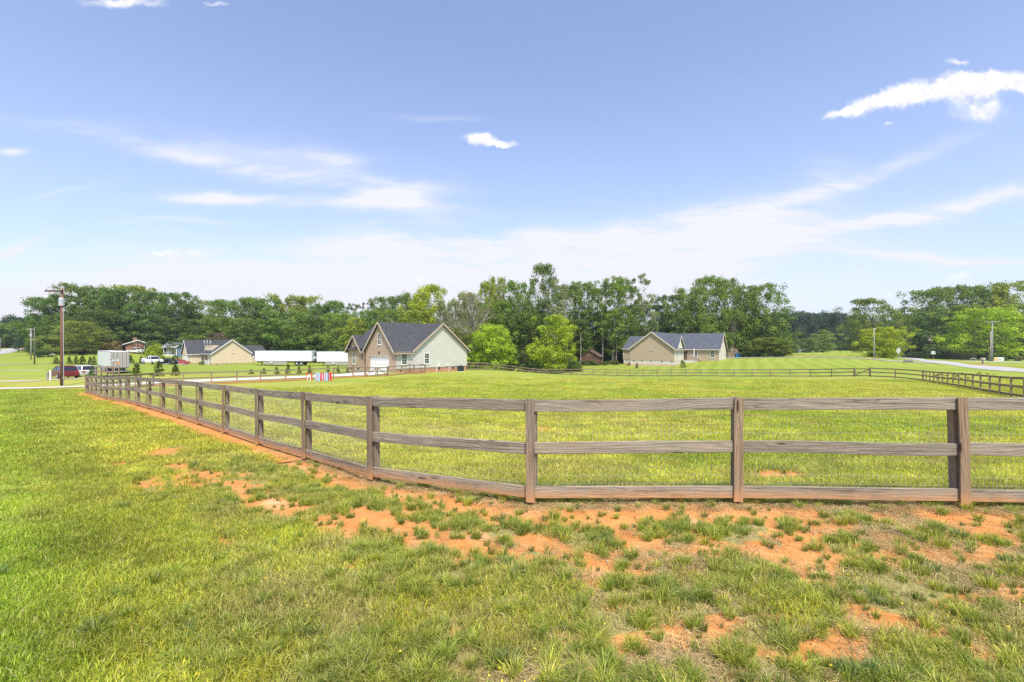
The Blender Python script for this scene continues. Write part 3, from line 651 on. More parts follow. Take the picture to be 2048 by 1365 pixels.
scatter('dry_straw', 'pale dry straw and dead grass lying on the red clay', np.concatenate(PTS), np.concatenate(ROT), np.concatenate(SCL), np.concatenate(IDX), np.concatenate(TIN),
        [proto('s', blades(34, .13, .04, .14, .0032, .9, 700 + i, lying=True), M_straw) for i in range(3)], 'straw')
def pebble(seed):
    q = np.random.default_rng(seed); a = np.linspace(0, 2 * np.pi, 7)[:-1]
    rg = lambda z, rr: [(rr * math.cos(t_) * q.uniform(.8, 1.2), rr * math.sin(t_) * q.uniform(.7, 1.1), z) for t_ in a]
    V_ = rg(-.3, .9) + rg(.25, 1.0) + rg(.6, .55); F_ = []
    for l in range(2):
        for j in range(6): F_.append((l * 6 + j, l * 6 + (j + 1) % 6, l * 6 + 6 + (j + 1) % 6, l * 6 + 6 + j))
    V_.append((0, 0, .72)); F_ += [(12 + j, 12 + (j + 1) % 6, 18, 18) for j in range(6)]
    V_ = np.array(V_); F_ = np.array(F_); F_[F_ == 18] = 18
    V2 = list(map(tuple, V_)) + [tuple(V_[18])]; F2 = [tuple(f) if f[2] != f[3] else (f[0], f[1], 18, 19) for f in F_]
    V2[19] = (V2[18][0] + .05, V2[18][1], V2[18][2])
    return np.array(V2), np.array(F2), np.full(len(V2), q.uniform(0, 1))
PTS, ROT, SCL, IDX, TIN = [], [], [], [], []
x, y = sample_view(16000, 1.8, 8.5, r, 1.0, 900); so_, s, px, py = ground_masks(x, y)
k = (so_ > .55) & (s > -.2) & (r.uniform(0, 1, len(x)) < .38); x, y = x[k], y[k]
T = np.where(r.uniform(0, 1, (len(x), 1)) < .3, np.array([[.62, .52, .42]]), np.array([[.44, .20, .09]])) * (1 + r.normal(0, .12, (len(x), 1)))
emit(x, y, r.integers(0, 4, len(x)), .003 + .011 * r.uniform(0, 1, len(x)) ** 4, np.clip(T, .03, .8), r, .3)
scatter('pebbles', 'small pale stones and clay crumbs on the bare soil', np.concatenate(PTS), np.concatenate(ROT), np.concatenate(SCL), np.concatenate(IDX), np.concatenate(TIN), [proto('p', pebble(800 + i), M_straw) for i in range(4)], 'stones')
def flower(seed):
    q = np.random.default_rng(seed); V_, F_ = [], []
    for i in range(5):
        a = i * 1.2566; c, s_ = math.cos(a), math.sin(a); k0 = len(V_)
        V_ += [(0, 0, .07), (c * .008 - s_ * .005, s_ * .008 + c * .005, .075), (c * .014, s_ * .014, .078), (c * .008 + s_ * .005, s_ * .008 - c * .005, .075)]; F_.append((k0, k0 + 1, k0 + 2, k0 + 3))
    return np.array(V_), np.array(F_), q.uniform(.4, 1, len(V_))
PTS, ROT, SCL, IDX, TIN = [], [], [], [], []
x, y = sample_view(9000, 2.1, 7.0, r, 1.0); so_, s, px, py = ground_masks(x, y)
k = (so_ < .3) & (s > .3) & (fbm(x * 1.1, y * 1.1, 171, 3) > .60) & (r.uniform(0, 1, len(x)) < .16); x, y = x[k], y[k]
emit(x, y, r.integers(0, 3, len(x)), r.uniform(.4, .7, len(x)), np.tile([.80, .62, .04], (len(x), 1)), r, .3)
scatter('yellow_flowers', 'tiny yellow flowers sprinkled through the near lawn', np.concatenate(PTS), np.concatenate(ROT), np.concatenate(SCL), np.concatenate(IDX), np.concatenate(TIN), [proto('f', flower(900 + i), M_straw) for i in range(3)], 'flowers')

# ------------------------------------------------------------------ wood and fences
def wood_mat(name, grey=(.30, .265, .235), dark=(.085, .068, .056), warm=(.36, .25, .155), warmth=.25, near=True):
    m, t, b = new_mat(name)
    oi = t.add('ShaderNodeObjectInfo'); v = texco(t)
    rnd = t.m('MULTIPLY', oi.outputs['Random'], 57.0)
    cb = t.add('ShaderNodeCombineXYZ'); t.put(cb.inputs[0], rnd); t.put(cb.inputs[1], t.m('MULTIPLY', rnd, .37)); t.put(cb.inputs[2], t.m('MULTIPLY', rnd, .73))
    va = t.add('ShaderNodeVectorMath', operation='ADD'); t.l.new(v, va.inputs[0]); t.l.new(cb.outputs[0], va.inputs[1]); P = va.outputs[0]
    low = t.noise(t.mapping(P, (.55, 3.6, 3.6)), 1.3, 2, .5)
    s3 = t.add('ShaderNodeSeparateXYZ'); t.l.new(P, s3.inputs[0])
    vo = t.add('ShaderNodeTexVoronoi'); t.put(vo.inputs['Vector'], t.mapping(P, (1.0, 1, 6.0))); vo.inputs['Scale'].default_value = 1.35
    kd = vo.outputs['Distance']
    ringf = t.m('SINE', t.m('ADD', t.m('ADD', t.m('MULTIPLY', t.m('ADD', s3.outputs[2], s3.outputs[1]), 165.0), t.m('MULTIPLY', low, 44.0)), t.m('MULTIPLY', t.m('EXPONENT', t.m('MULTIPLY', kd, -9.0)), 26.0)))
    fig = t.noise(t.mapping(P, (.42, 16, 16)), 1.5, 5, .75, 1.1)
    fine = t.noise(t.mapping(P, (2.2, 90, 90)), 2.2, 6, .7); coarse = t.noise(t.mapping(P, (1.0, 5, 5)), 1.7, 5, .6)
    c = t.mix(t.ramp(coarse, .3, .7), grey, tuple(g * 1.35 for g in grey))
    c = t.mix(t.ramp(t.m('FRACT', t.m('MULTIPLY', oi.outputs['Random'], 7.31)), .1, .9, 0, .42), c, tuple(g * .62 for g in grey))
    c = t.mix(t.m('MULTIPLY', t.ramp(oi.outputs['Random'], .2, .9, 0, 1), warmth), c, warm)
    c = t.mix(t.m('MULTIPLY', t.ramp(ringf, .0, .98, 0, .40), t.ramp(coarse, .25, .6, .35, 1)), c, tuple(d * 1.5 for d in dark))
    c = t.mix(t.ramp(fine, .46, .74, 0, .75), c, dark)
    c = t.mix(t.ramp(fig, .50, .64, 0, .72), c, tuple(d * 1.25 for d in dark))
    c = t.mix(t.ramp(t.noise(t.mapping(P, (.5, 3, 3)), 1.1, 4), .5, .7, 0, .45), c, warm)
    c = t.mix(t.ramp(kd, .075, .135, .95, 0), c, (.045, .030, .022))
    c = t.mix(t.ramp(t.noise(t.mapping(P, (.8, 30, 30)), 4, 4), .70, .74, 0, .8), c, (.03, .024, .02))
    st = t.attr('stain').outputs['Fac']; stn = t.m('ADD', st, t.m('MULTIPLY', t.m('SUBTRACT', t.noise(P, 9, 5), .5), .7))
    c = t.mix(t.m('MULTIPLY', t.ramp(stn, .25, .95, 0, .85), 1.0), c, t.mix(t.ramp(fine, .3, .7), (.56, .285, .125), (.42, .215, .095)))
    t.l.new(c, b.inputs['Base Color']); b.inputs['Roughness'].default_value = .85; b.inputs['Specular IOR Level'].default_value = .2
    t.l.new(t.bump(t.m('SUBTRACT', t.m('SUBTRACT', fine, t.m('MULTIPLY', ringf, -.25)), t.m('MULTIPLY', t.ramp(kd, .0, .09, 1, 0), .6)), .55, .004), b.inputs['Normal'])
    return m
M_rail = wood_mat('weathered_board', (.295, .260, .205), (.052, .038, .028), (.36, .285, .195), .30)
M_post = wood_mat('weathered_post', (.255, .205, .155), (.060, .042, .030), (.36, .24, .135), .60)
M_farwood = wood_mat('brown_weathered_board', (.245, .20, .16), (.075, .055, .042), (.28, .19, .12), .5)
def wire_mat():
    m, t, b = new_mat('galvanised_wire'); b.inputs['Base Color'].default_value = (.62, .62, .60, 1); b.inputs['Metallic'].default_value = .35; b.inputs['Roughness'].default_value = .45; return m
M_wire = wire_mat()
def board(name, L, w, h, mat, parent, nseg=1, bow=0.0, ch=.004, stain=None, seed=0, taper=0.0):
    """timber along local x from 0 to L, w thick (y), h tall (z), slightly uneven; stain(x01, z01) paints clay splash where it really is"""
    q = np.random.default_rng(seed); V_, F_, S_ = [], [], []
    sec = [(-w / 2, -h / 2 + ch), (-w / 2 + ch, -h / 2), (w / 2 - ch, -h / 2), (w / 2, -h / 2 + ch), (w / 2, h / 2 - ch), (w / 2 - ch, h / 2), (-w / 2 + ch, h / 2), (-w / 2, h / 2 - ch)] if ch else [(-w / 2, -h / 2), (w / 2, -h / 2), (w / 2, h / 2), (-w / 2, h / 2)]
    n = len(sec); ph = q.uniform(0, 6.28); a1 = q.normal(0, bow); a2 = q.normal(0, bow * .5)
    for i in range(nseg + 1):
        f = i / nseg; dz_ = (a1 * math.sin(math.pi * f) + a2 * math.sin(2 * math.pi * f)); dy_ = .5 * a2 * math.sin(math.pi * f + ph)
        for (y_, z_) in sec:
            V_.append((f * L, y_ + dy_, z_ * (1 - taper * f) + dz_)); S_.append(stain(f, z_ / h + .5) if stain else 0.0)
    for i in range(nseg):
        for j in range(n): F_.append((i * n + j, i * n + (j + 1) % n, (i + 1) * n + (j + 1) % n, (i + 1) * n + j))
    F_.append(tuple(range(n))[::-1]); F_.append(tuple(nseg * n + j for j in range(n)))
    me = bpy.data.meshes.new(name); me.from_pydata(V_, [], F_); me.materials.append(mat)
    bm = bmesh.new(); bm.from_mesh(me); bmesh.ops.recalc_face_normals(bm, faces=bm.faces); bm.to_mesh(me); bm.free()
    a = me.attributes.new('stain', 'FLOAT', 'POINT'); a.data.foreach_set('value', S_)
    o = bpy.data.objects.new(name, me); COL.objects.link(o); o.parent = parent
    return o
def place(o, p, q, side=(0, 0, 1)):
    """local x from p towards q, local z as near to side as it can be (relative to the parent's origin)"""
    p = Vector(p); q = Vector(q); X = (q - p).normalized(); Z = Vector(side); Y = Z.cross(X).normalized(); Z = X.cross(Y)
    M_ = Matrix((X, Y, Z)).transposed().to_4x4(); M_.translation = p
    o.matrix_local = M_
def fence(name, label, pts, near=False, side=1, H=1.27, group=None, heights=(1.20, .68, .15), facebd=True, wire=False, rail_h=.14, postw=.09, mats=None, stainy=1.0, gateposts=(), zs=None, seed=0, skip_rails=()):
    o0 = Vector((pts[0][0], pts[0][1], tz(*pts[0]))); rt = thing(name, label, 'fence', o0, 0, group)
    mr, mp = mats or ((M_rail, M_post) if near else (M_farwood, M_farwood))
    q = random.Random(seed + 5)
    base = [Vector((x, y, tz(x, y) if zs is None else zs[i])) - o0 for i, (x, y) in enumerate(pts)]
    n = len(pts); nr = []
    for i in range(n):
        a = base[max(i - 1, 0)]; b_ = base[min(i + 1, n - 1)]; d = (b_ - a); d.z = 0; d.normalize(); nr.append(Vector((d.y, -d.x, 0)) * side)
    for i in range(n):
        d = Vector((-nr[i].y, nr[i].x, 0)); pw = postw * (1.45 if i in gateposts else 1.0)
        lean = (d * q.gauss(0, .011)) if near else Vector((q.gauss(0, .012), q.gauss(0, .012), 0))
        top = H + (.0 if not near else q.uniform(-.012, .006)) + (.06 if i in gateposts else 0)
        p = board('post', top + .25, pw, pw, mp, rt, 5 if near else 3, .003, .005 if near else 0, lambda f, z: stainy * max(0, 1 - (f * (H + .25) - .20) / .28), seed * 100 + i)
        place(p, base[i] - Vector((0, 0, .25)), base[i] - Vector((0, 0, .25)) + (Vector((0, 0, 1)) + lean), d)
        if facebd:
            f_ = board('face_board', top - .035 + (q.uniform(-.01, .01)), .024, .105 if near else .09, mp, rt, 5 if near else 1, .004 if near else 0, .003 if near else 0, lambda f, z: stainy * max(0, 1 - (f * H) / .30), seed * 100 + i + 50)
            c = base[i] + nr[i] * (postw / 2 + .038 + .020) + Vector((0, 0, .045)) + d * q.uniform(-.01, .01)
            place(f_, c, c + Vector((0, 0, 1)) + d * (lean.dot(d) * 1.3 + q.gauss(0, .008) * near), d)
    for i in range(n - 1):
        if i in skip_rails: continue
        off = postw / 2 + .019
        for k, hh in enumerate(heights):
            a = base[i] + nr[i] * off + Vector((0, 0, hh + q.uniform(-.008, .008))); b_ = base[i + 1] + nr[i + 1] * off + Vector((0, 0, hh + q.uniform(-.008, .008)))
            d = (b_ - a).normalized(); a = a + d * .004 * q.random(); L = (b_ - a).length - .006
            st = (lambda f, z: stainy * (.86 - .66 * z)) if k == 2 else (lambda f, z: 0.0)
            rl = board('rail', L, .036, rail_h, mr, rt, 8 if near else 2, .006 if near else .006, .004 if near else 0, st, seed * 1000 + i * 5 + k)
            place(rl, a, b_)
        if wire:
            mb = MB(); a = base[i] - nr[i] * (postw / 2 + .004) * 1.0; b_ = base[i + 1] - nr[i + 1] * (postw / 2 + .004); L = (b_ - a).length; d = (b_ - a) / L
            dist = math.hypot(pts[i][0], pts[i][1]); rd = .0013 if dist < 9 else .0017
            nv = int(L / (.0508 if dist < 16 else .1016)); rows = 12
            sag = [q.gauss(0, .006) for _ in range(rows)]
            for j in range(nv + 1):
                c = a + d * (L * j / nv) + Vector((q.gauss(0, .002), 0, 0)); mb.tube([c + Vector((0, 0, -.03)), c + Vector((q.gauss(0, .003), q.gauss(0, .003), 1.16))], rd, 3, False)
            for j in range(rows):
                hz_ = .0 + j * .1016 + .02; mid = (a + b_) / 2 + Vector((0, 0, hz_ + sag[j])); mb.tube([a + Vector((0, 0, hz_)), mid, b_ + Vector((0, 0, hz_))], rd, 3, False)
            mb.build('wire_mesh', M_wire, rt)
    return rt
fence('rail_fence', 'near three-board wooden fence with wire mesh, curving from the far left corner across the foreground', NEAR, near=True, wire=True, group=None, seed=1)
BL = rp((306, 45), (367, 46.6), (423, 48.1), (474, 49.7), (521, 51.2), (571, 53.2), (624, 55.3), (667, 56.8), (706, 58.8), (730, 60.2))
fence('rail_fence', 'wooden fence on the far left of the field along the concrete drive', [(-31.5, 35.2), (-31.9, 37.4), (-32.3, 39.7), (-32.9, 42.0)] + BL, side=1, seed=2, gateposts=(13,), stainy=1.3)
GR = rp((776, 62.9), (803, 64.6), (828, 66.2), (850, 67.6))
fence('rail_fence', 'short wooden fence right of the double gate, ending before the grey siding', GR, side=1, seed=3, gateposts=(0, 3), stainy=1.0)
fence('rail_fence', 'low wooden fence of the small pen against the siding, behind the short fence', rp((850, 68.2), (831, 66.8 + 4.0), (810, 71.0 - 6.2)), side=1, seed=4, facebd=False)
fence('rail_fence', 'short three-board fence on the left behind the near fence, in front of the semi trailer', rp((193, 49.2), (203, 49.3), (214, 49.4), (226, 49.6), (238.5, 49.8)), side=1, seed=5, zs=[CAMZ - 43 / 950 * 49.5 - 1.27 for _ in range(5)], stainy=0)
MID = rp((935, 84.5), (955, 84.7), (974, 85), (991, 88.5), (1007.5, 92), (1026, 96), (1043, 98), (1058, 99.5), (1076, 101), (1092, 102), (1107, 102.3), (1122, 102.4), (1143, 101.8), (1165, 101), (1187, 100), (1211, 98.7), (1235, 97.3), (1260, 95.8), (1286, 94.2), (1314, 92.4), (1342, 90.7), (1372, 89), (1402, 87.2), (1434, 85.4), (1468, 83.6), (1504, 81.7), (1540.5, 79.8), (1580, 77.9), (1620.6, 76), (1663, 72.5), (1708, 69.3))
fence('rail_fence', 'long back fence from the grey-sided house across to the single gate, below the tan house', MID, side=1, seed=6, gateposts=(30,), facebd=False, stainy=.25, H=1.24)
FR = rp((1741, 67.2), (1790.6, 64), (1844, 61))
RUN = [(ray(1659 + 5378 / mm_, 2.0256 * mm_), 2.0256 * mm_) for mm_ in [14.8 + k_ for k_ in range(14, -8, -1)]]
fence('rail_fence', 'right-hand fence with wire mesh running from the back gate along the road verge', FR[:-1] + RUN, side=-1, seed=7, gateposts=(0, 2), facebd=False, stainy=.15, H=1.27)
def gate(label, p, q, diag, flip, seed):
    o0 = Vector((p[0], p[1], tz(*p))); rt = thing('wooden_gate', label, 'gate', o0, 0, 'wooden gates')
    b_ = Vector((q[0], q[1], tz(*q))) - o0; a = Vector((0, 0, 0)); d = (b_ - a).normalized(); a = a + d * .12; b_ = b_ - d * .12
    L = (b_ - a).length
    up = Vector((0, 0, 1))
    for k_, hh in enumerate((1.14, .66, .16)):
        place(board('rail', L, .036, .12, M_farwood, rt, 2, .003, 0, None, seed + k_), a + up * hh, b_ + up * hh)
    for e in (a, b_): place(board('stile', 1.18, .045, .13, M_farwood, rt, 1, 0, 0, None, seed + 9), e + up * .06, e + up * 1.3, d)
    s0, s1 = (a + up * .2, b_ + up * 1.1) if diag > 0 else (a + up * 1.1, b_ + up * .2)
    dd = Vector((d.y, -d.x, 0)) * flip * .04
    place(board('brace', (s1 - s0).length, .03, .11, M_farwood, rt, 1, 0, 0, None, seed + 12), s0 + dd, s1 + dd, up)
    mb = MB(); mb.box(-.02, .02, -.02, .02, .6, .72); mb.build('latch', simple('dark_steel', (.05, .05, .05), .5), rt)
    return rt
G0, G1, G2 = rp((730, 60.2), (753.5, 61.6), (776, 62.9))
gate('left leaf of the wooden double gate by the brick garage, brace rising to the right', G0, G1, 1, 1, 31)
gate('right leaf of the wooden double gate by the brick garage, brace falling to the right', G1, G2, -1, 1, 41)
gate('single wooden gate in the far right of the back fence, one diagonal brace', rp((1708, 69.3))[0], rp((1741, 67.2))[0], 1, 1, 51)
# a fallen grey plank against the back fence
o_ = board('plank', 2.3, .03, .13, M_farwood, None, 2, .01, 0, None, 77); c = gp(1060, 98.5); place(o_, c + Vector((-.9, 0, .05)), c + Vector((1.0, .1, 1.2))); tag(o_, 'pale loose plank leaning on the back fence near the bushes', 'plank')

# ------------------------------------------------------------------ house materials
def siding(name, c, lap=.16, var=.08):
    m, t, b = new_mat(name); v = texco(t); s3 = t.add('ShaderNodeSeparateXYZ'); t.l.new(v, s3.inputs[0])
    f = t.m('FRACT', t.m('DIVIDE', s3.outputs[2], lap))
    n = t.noise(t.mapping(v, (.6, .6, 3)), 1.1, 5, .6); n2 = t.noise(v, 12, 4)
    col = t.mix(t.ramp(n, .3, .7), tuple(x * (1 - var) for x in c), tuple(min(.9, x * (1 + var * .5)) for x in c))
    col = t.mix(t.ramp(f, .0, .16, .40, 0), col, tuple(x * .45 for x in c))
    col = t.mix(t.ramp(n2, .6, .8, 0, .12), col, tuple(x * .7 for x in c))
    t.l.new(col, b.inputs['Base Color']); b.inputs['Roughness'].default_value = .6; b.inputs['Specular IOR Level'].default_value = .3
    t.l.new(t.bump(f, .35, .02), b.inputs['Normal']); return m
def brick(name, c1, c2, mortar, sx=2.3, dirt=None):
    m, t, b = new_mat(name); v = texco(t); s3 = t.add('ShaderNodeSeparateXYZ'); t.l.new(v, s3.inputs[0])
    cb = t.add('ShaderNodeCombineXYZ'); t.put(cb.inputs[0], t.m('ADD', s3.outputs[0], s3.outputs[1])); t.put(cb.inputs[1], s3.outputs[2])
    bt = t.add('ShaderNodeTexBrick'); t.put(bt.inputs['Vector'], cb.outputs[0]); bt.inputs['Scale'].default_value = sx
    bt.inputs['Brick Width'].default_value = .5; bt.inputs['Row Height'].default_value = .18; bt.inputs['Mortar Size'].default_value = .02; bt.inputs['Bias'].default_value = 0
    bt.inputs['Color1'].default_value = (*c1, 1); bt.inputs['Color2'].default_value = (*c2, 1); bt.inputs['Mortar'].default_value = (*mortar, 1)
    n = t.noise(cb.outputs[0], 3.5, 6, .7)
    col = t.mix(t.ramp(n, .35, .65, 0, .5), bt.outputs[0], tuple(x * .62 for x in c1))
    col = t.mix(t.ramp(t.noise(cb.outputs[0], 7, 3, .7), .6, .75, 0, .5), col, tuple(min(.8, x * 1.35) for x in c2))
    if dirt: col = t.mix(t.m('MULTIPLY', t.ramp(s3.outputs[2], dirt, 0.0, 0, .8), t.ramp(n, .3, .7, .5, 1)), col, (.50, .22, .10))
    t.l.new(col, b.inputs['Base Color']); b.inputs['Roughness'].default_value = .85
    t.l.new(t.bump(bt.outputs[1], -.4, .01), b.inputs['Normal']); return m
def shingle(name, c, axis=2):
    m, t, b = new_mat(name); v = texco(t); s3 = t.add('ShaderNodeSeparateXYZ'); t.l.new(v, s3.inputs[0])
    f = t.m('FRACT', t.m('MULTIPLY', s3.outputs[2], 9.0)); fl = t.m('FLOOR', t.m('MULTIPLY', s3.outputs[2], 9.0))
    cb = t.add('ShaderNodeCombineXYZ'); t.put(cb.inputs[0], t.m('MULTIPLY', t.m('ADD', s3.outputs[0], s3.outputs[1]), 4.0)); t.put(cb.inputs[1], t.m('MULTIPLY', fl, 3.7))
    wn = t.noise(cb.outputs[0], 1.0, 1); n = t.noise(v, .8, 5, .6); n3 = t.noise(v, 18, 4, .7)
    col = t.mix(t.ramp(wn, .3, .7), tuple(x * .72 for x in c), tuple(x * 1.35 for x in c))
    col = t.mix(t.ramp(n, .35, .7, 0, .35), col, tuple(x * 1.5 for x in c)); col = t.mix(t.ramp(n3, .4, .7, 0, .4), col, tuple(x * .6 for x in c))
    col = t.mix(t.ramp(f, .0, .2, .5, 0), col, tuple(x * .4 for x in c))
    t.l.new(col, b.inputs['Base Color']); b.inputs['Roughness'].default_value = .9; b.inputs['Specular IOR Level'].default_value = .2
    t.l.new(t.bump(t.m('ADD', f, n3), .4, .02), b.inputs['Normal']); return m
def glass():
    m, t, b = new_mat('window_glass'); n = t.noise(texco(t), 1.7, 3)
    t.l.new(t.mix(t.ramp(n, .35, .65), (.018, .035, .028), (.05, .085, .06)), b.inputs['Base Color']); b.inputs['Roughness'].default_value = .08; b.inputs['Specular IOR Level'].default_value = .8; return m
M_glass = glass(); M_white = simple('white_trim_paint', (.74, .73, .71), .5, .06, 2); M_steel = simple('painted_steel', (.34, .35, .36), .5, .15, 4, .3)
M_black = simple('black_rubber', (.025, .025, .026), .75, .3, 6); M_dkgrey = simple('charcoal_cover', (.030, .033, .037), .6, .2, 4)
M_tantrim = simple('tan_trim_paint', (.46, .365, .28), .55, .08, 3); M_roof = shingle('charcoal_shingles', (.064, .066, .073)); M_pipe = simple('white_pipe', (.7, .7, .68), .5, .05)
class Wall:
    """a wall plane: origin, direction along it, outward normal; pieces are set proud of it or into it"""
    def __init__(s, o, a, n): s.o = Vector(o); s.a = Vector(a); s.n = Vector(n)
    def box(s, mb, a0, a1, z0, z1, d0, d1):
        P = lambda a_, z_, d_: s.o + s.a * a_ + s.n * d_ + Vector((0, 0, z_))
        mb.quadbox([P(a0, z0, d0), P(a1, z0, d0), P(a1, z0, d1), P(a0, z0, d1), P(a0, z1, d0), P(a1, z1, d0), P(a1, z1, d1), P(a0, z1, d1)]); return mb
    def window(s, parent, ac, z0, z1, w, frame=None, grid=True, fw=.09, grille=True):
        frame = frame or M_white; a0, a1 = ac - w / 2, ac + w / 2; mb = MB()
        s.box(mb, a0 - fw, a0, z0 - fw, z1 + fw, -.02, .05); s.box(mb, a1, a1 + fw, z0 - fw, z1 + fw, -.02, .05)
        s.box(mb, a0, a1, z1, z1 + fw, -.02, .05); s.box(mb, a0, a1, z0 - fw, z0, -.02, .05)
        s.box(mb, a0, a1, (z0 + z1) / 2 - .04, (z0 + z1) / 2 + .04, .0, .045)
        f = mb.build('window', frame, parent); mb = MB(); s.box(mb, a0, a1, z0, z1, -.01, .022); mb.build('pane', M_glass, f)
        if grid:
            mb = MB()
            for zz in ((z0 * .25 + z1 * .75), (z0 * .75 + z1 * .25)): s.box(mb, a0, a1, zz - .012, zz + .012, .02, .033)
            s.box(mb, ac - .012, ac + .012, z0, (z0 + z1) / 2 - .04, .021, .036); s.box(mb, ac - .012, ac + .012, (z0 + z1) / 2 + .04, z1, .021, .036)
            mb.build('glazing_bars', frame, f)
        mb = MB(); s.box(mb, a0 - fw - .03, a1 + fw + .03, z0 - fw - .07, z0 - fw, -.02, .09); mb.build('sill', frame, f)
        return f
def garage_door(wall, parent, a0, a1, z0, z1, mat=None, inset=-.12):
    mat = mat or M_white; mb = MB(); n = 4; hh = (z1 - z0) / n
    for i in range(n): wall.box(mb, a0, a1, z0 + i * hh + .012, z0 + (i + 1) * hh - .012, inset, inset + .05)
    wall.box(mb, a0, a1, z0, z1, inset - .02, inset + .02)
    k = 8; ww = (a1 - a0) / k
    for i in range(n):
        for j in range(k): wall.box(mb, a0 + j * ww + .08, a0 + (j + 1) * ww - .08, z0 + i * hh + .1, z0 + (i + 1) * hh - .1, inset + .045, inset + .062)
    return mb.build('garage_door', mat, parent)
def trim(mb, p, q, w=.05, h=.20): mb.beam(p, q, w, h)

# ------------------------------------------------------------------ brick-fronted house with pale siding, centre left
def centre_house():
    x0, d = ray(789, 66), 66; zb = tz(x0, d) - .12
    H = thing('brick_and_siding_house', 'house with brick garage gable, pale grey siding side and charcoal roof', 'house', (x0, d, zb), R(50))
    ms = siding('pale_grey_green_siding', (.54, .54, .485), .17); mbk = brick('tan_brown_brick', (.36, .235, .145), (.50, .37, .245), (.48, .43, .35)); mfd = brick('foundation_brick', (.30, .20, .14), (.38, .26, .18), (.36, .32, .27), 2.3, .9)
    ze, zr = 3.35, 7.30
    mb = MB(); mb.prism([(0, .62), (14.05, .62), (14.05, ze), (8.65, zr - .12), (3.25, ze - .05), (0, ze - .05)], 0, .2); mb.build('wall', ms, H)
    mb = MB(); mb.box(3.3, 14.05, .2, 17.5, .62, ze - .06); mb.build('wall', ms, H)
    mb = MB(); mb.box(.26, 14.0, .06, .5, -.6, .62); mb.box(3.35, 14.0, .5, 17.4, -.6, .62); mb.build('foundation', mfd, H)
    mb = MB()                                           # brick front: garage gable with the door opening left free
    mb.box(-.03, .25, -.03, 1.2, -.4, 2.32); mb.box(-.03, .25, 6.0, 7.0, -.4, 2.32)
    mb.prism([(-.03, 2.32), (7.0, 2.32), (7.0, ze - .05), (3.5, zr - .16), (-.03, ze - .05)], -.03, .25, 'x'); mb.build('wall', mbk, H)
    mb = MB(); mb.box(.3, 3.2, 6.8, 7.0, -.4, ze - .08); mb.box(1.25, 3.2, 7.0, 7.85, -.4, ze - .08); mb.box(-.20, 8, 7.85, 11.5, -.4, ze - .06)
    mb.prism([(7.85, ze - .06), (11.5, ze - .06), (9.67, 5.28)], -.20, .1, 'x'); mb.build('wall', mbk, H)
    s1 = (zr - ze) / 5.4; s2 = (zr - ze) / 3.5; s3 = 2.1 / 1.83; th = .16
    f1 = lambda x, y: ze + (x - 3.25) * s1; f1b = lambda x, y: zr - (x - 8.65) * s1; g1 = lambda x, y: ze + y * s2; g2 = lambda x, y: ze + (7 - y) * s2
    h1 = lambda x, y: ze + (y - 7.85) * s3; h2 = lambda x, y: ze + (11.5 - y) * s3
    mb = MB(); e = .38; xv = 3.25 - e * s2 / s1
    mb.slab([(3.25 - e, -e), (8.65, -e), (8.65, 17.9), (3.25 - e, 17.9)], f1, th); mb.slab([(8.65, -e), (14.05 + e, -e), (14.05 + e, 17.9), (8.65, 17.9)], f1b, th)
    rf = mb.build('roof', M_roof, H)
    mb = MB(); mb.slab([(-e, -e), (xv, -e), (8.65, 3.5), (-e, 3.5)], g1, th); mb.slab([(-e, 3.5), (8.65, 3.5), (xv, 7 + e), (-e, 7 + e)], g2, th); mb.build('roof', M_roof, H)
    mb = MB(); a_ = -.20 - e; xm = 3.25 + 2.1 / s1; mb.slab([(a_, 7.85 - e), (3.0 - e * .8, 7.85 - e), (xm, 9.675), (a_, 9.675)], h1, th); mb.slab([(a_, 9.675), (xm, 9.675), (3.0 - e * .8, 11.5 + e), (a_, 11.5 + e)], h2, th); mb.build('roof', M_roof, H)
    mb = MB(); mb.slab([(-.6, 7.6), (-.15, 7.6), (-.15, 11.75), (-.6, 11.75)], lambda x, y: ze + .02 + (x + .6) * .75, .08); mb.build('pent_roof', M_roof, H)
    mb = MB(); D = -.10
    P = lambda fn, x, y, k=D: (x, y, fn(x, y) + k)
    for (fn, a1, b1) in ((f1, (3.25 - e, -e - .03), (8.65, -e - .03)), (f1b, (8.65, -e - .03), (14.05 + e, -e - .03)), (g1, (-e - .03, -e), (-e - .03, 3.5)), (g2, (-e - .03, 3.5), (-e - .03, 7 + e)), (h1, (a_ - .03, 7.85 - e), (a_ - .03, 9.675)), (h2, (a_ - .03, 9.675), (a_ - .03, 11.5 + e))):
        trim(mb, P(fn, *a1), P(fn, *b1), .05, .22)
    mb.build('fascia', M_tantrim, H)
    mb = MB(); trim(mb, P(g1, -e, -e - .06), P(g1, xv + .3, -e - .06), .12, .14); trim(mb, P(f1b, 14.05 + e + .05, -e), P(f1b, 14.05 + e + .05, 17.8), .12, .14); trim(mb, P(h1, a_, 7.85 - e - .02), P(h1, 2, 7.85 - e - .02), .1, .12)
    mb.beam((.0, -.10, .1), (.0, -.10, ze - .5), .07, .07, (1, 0, 0)); mb.beam((-.3, 7.05, .1), (-.3, 7.05, 3.0), .07, .07, (1, 0, 0)); mb.build('gutter', M_tantrim, H)
    mb = MB(); mb.box(0, xv, -e, 0, ze - .42, ze - .36); mb.build('soffit', M_tantrim, H)
    side = Wall((0, 0, 0), (1, 0, 0), (0, -1, 0)); front = Wall((-.03, 0, 0), (0, 1, 0), (-1, 0, 0))
    garage_door(front, H, 1.2, 6.0, .02, 2.32, M_white, -.2)
    mb = MB(); front.box(mb, 1.08, 1.2, 0, 2.45, -.05, .02); front.box(mb, 6.0, 6.12, 0, 2.45, -.05, .02); front.box(mb, 1.2, 6.0, 2.32, 2.45, -.05, .02); mb.build('door_frame', M_tantrim, H)
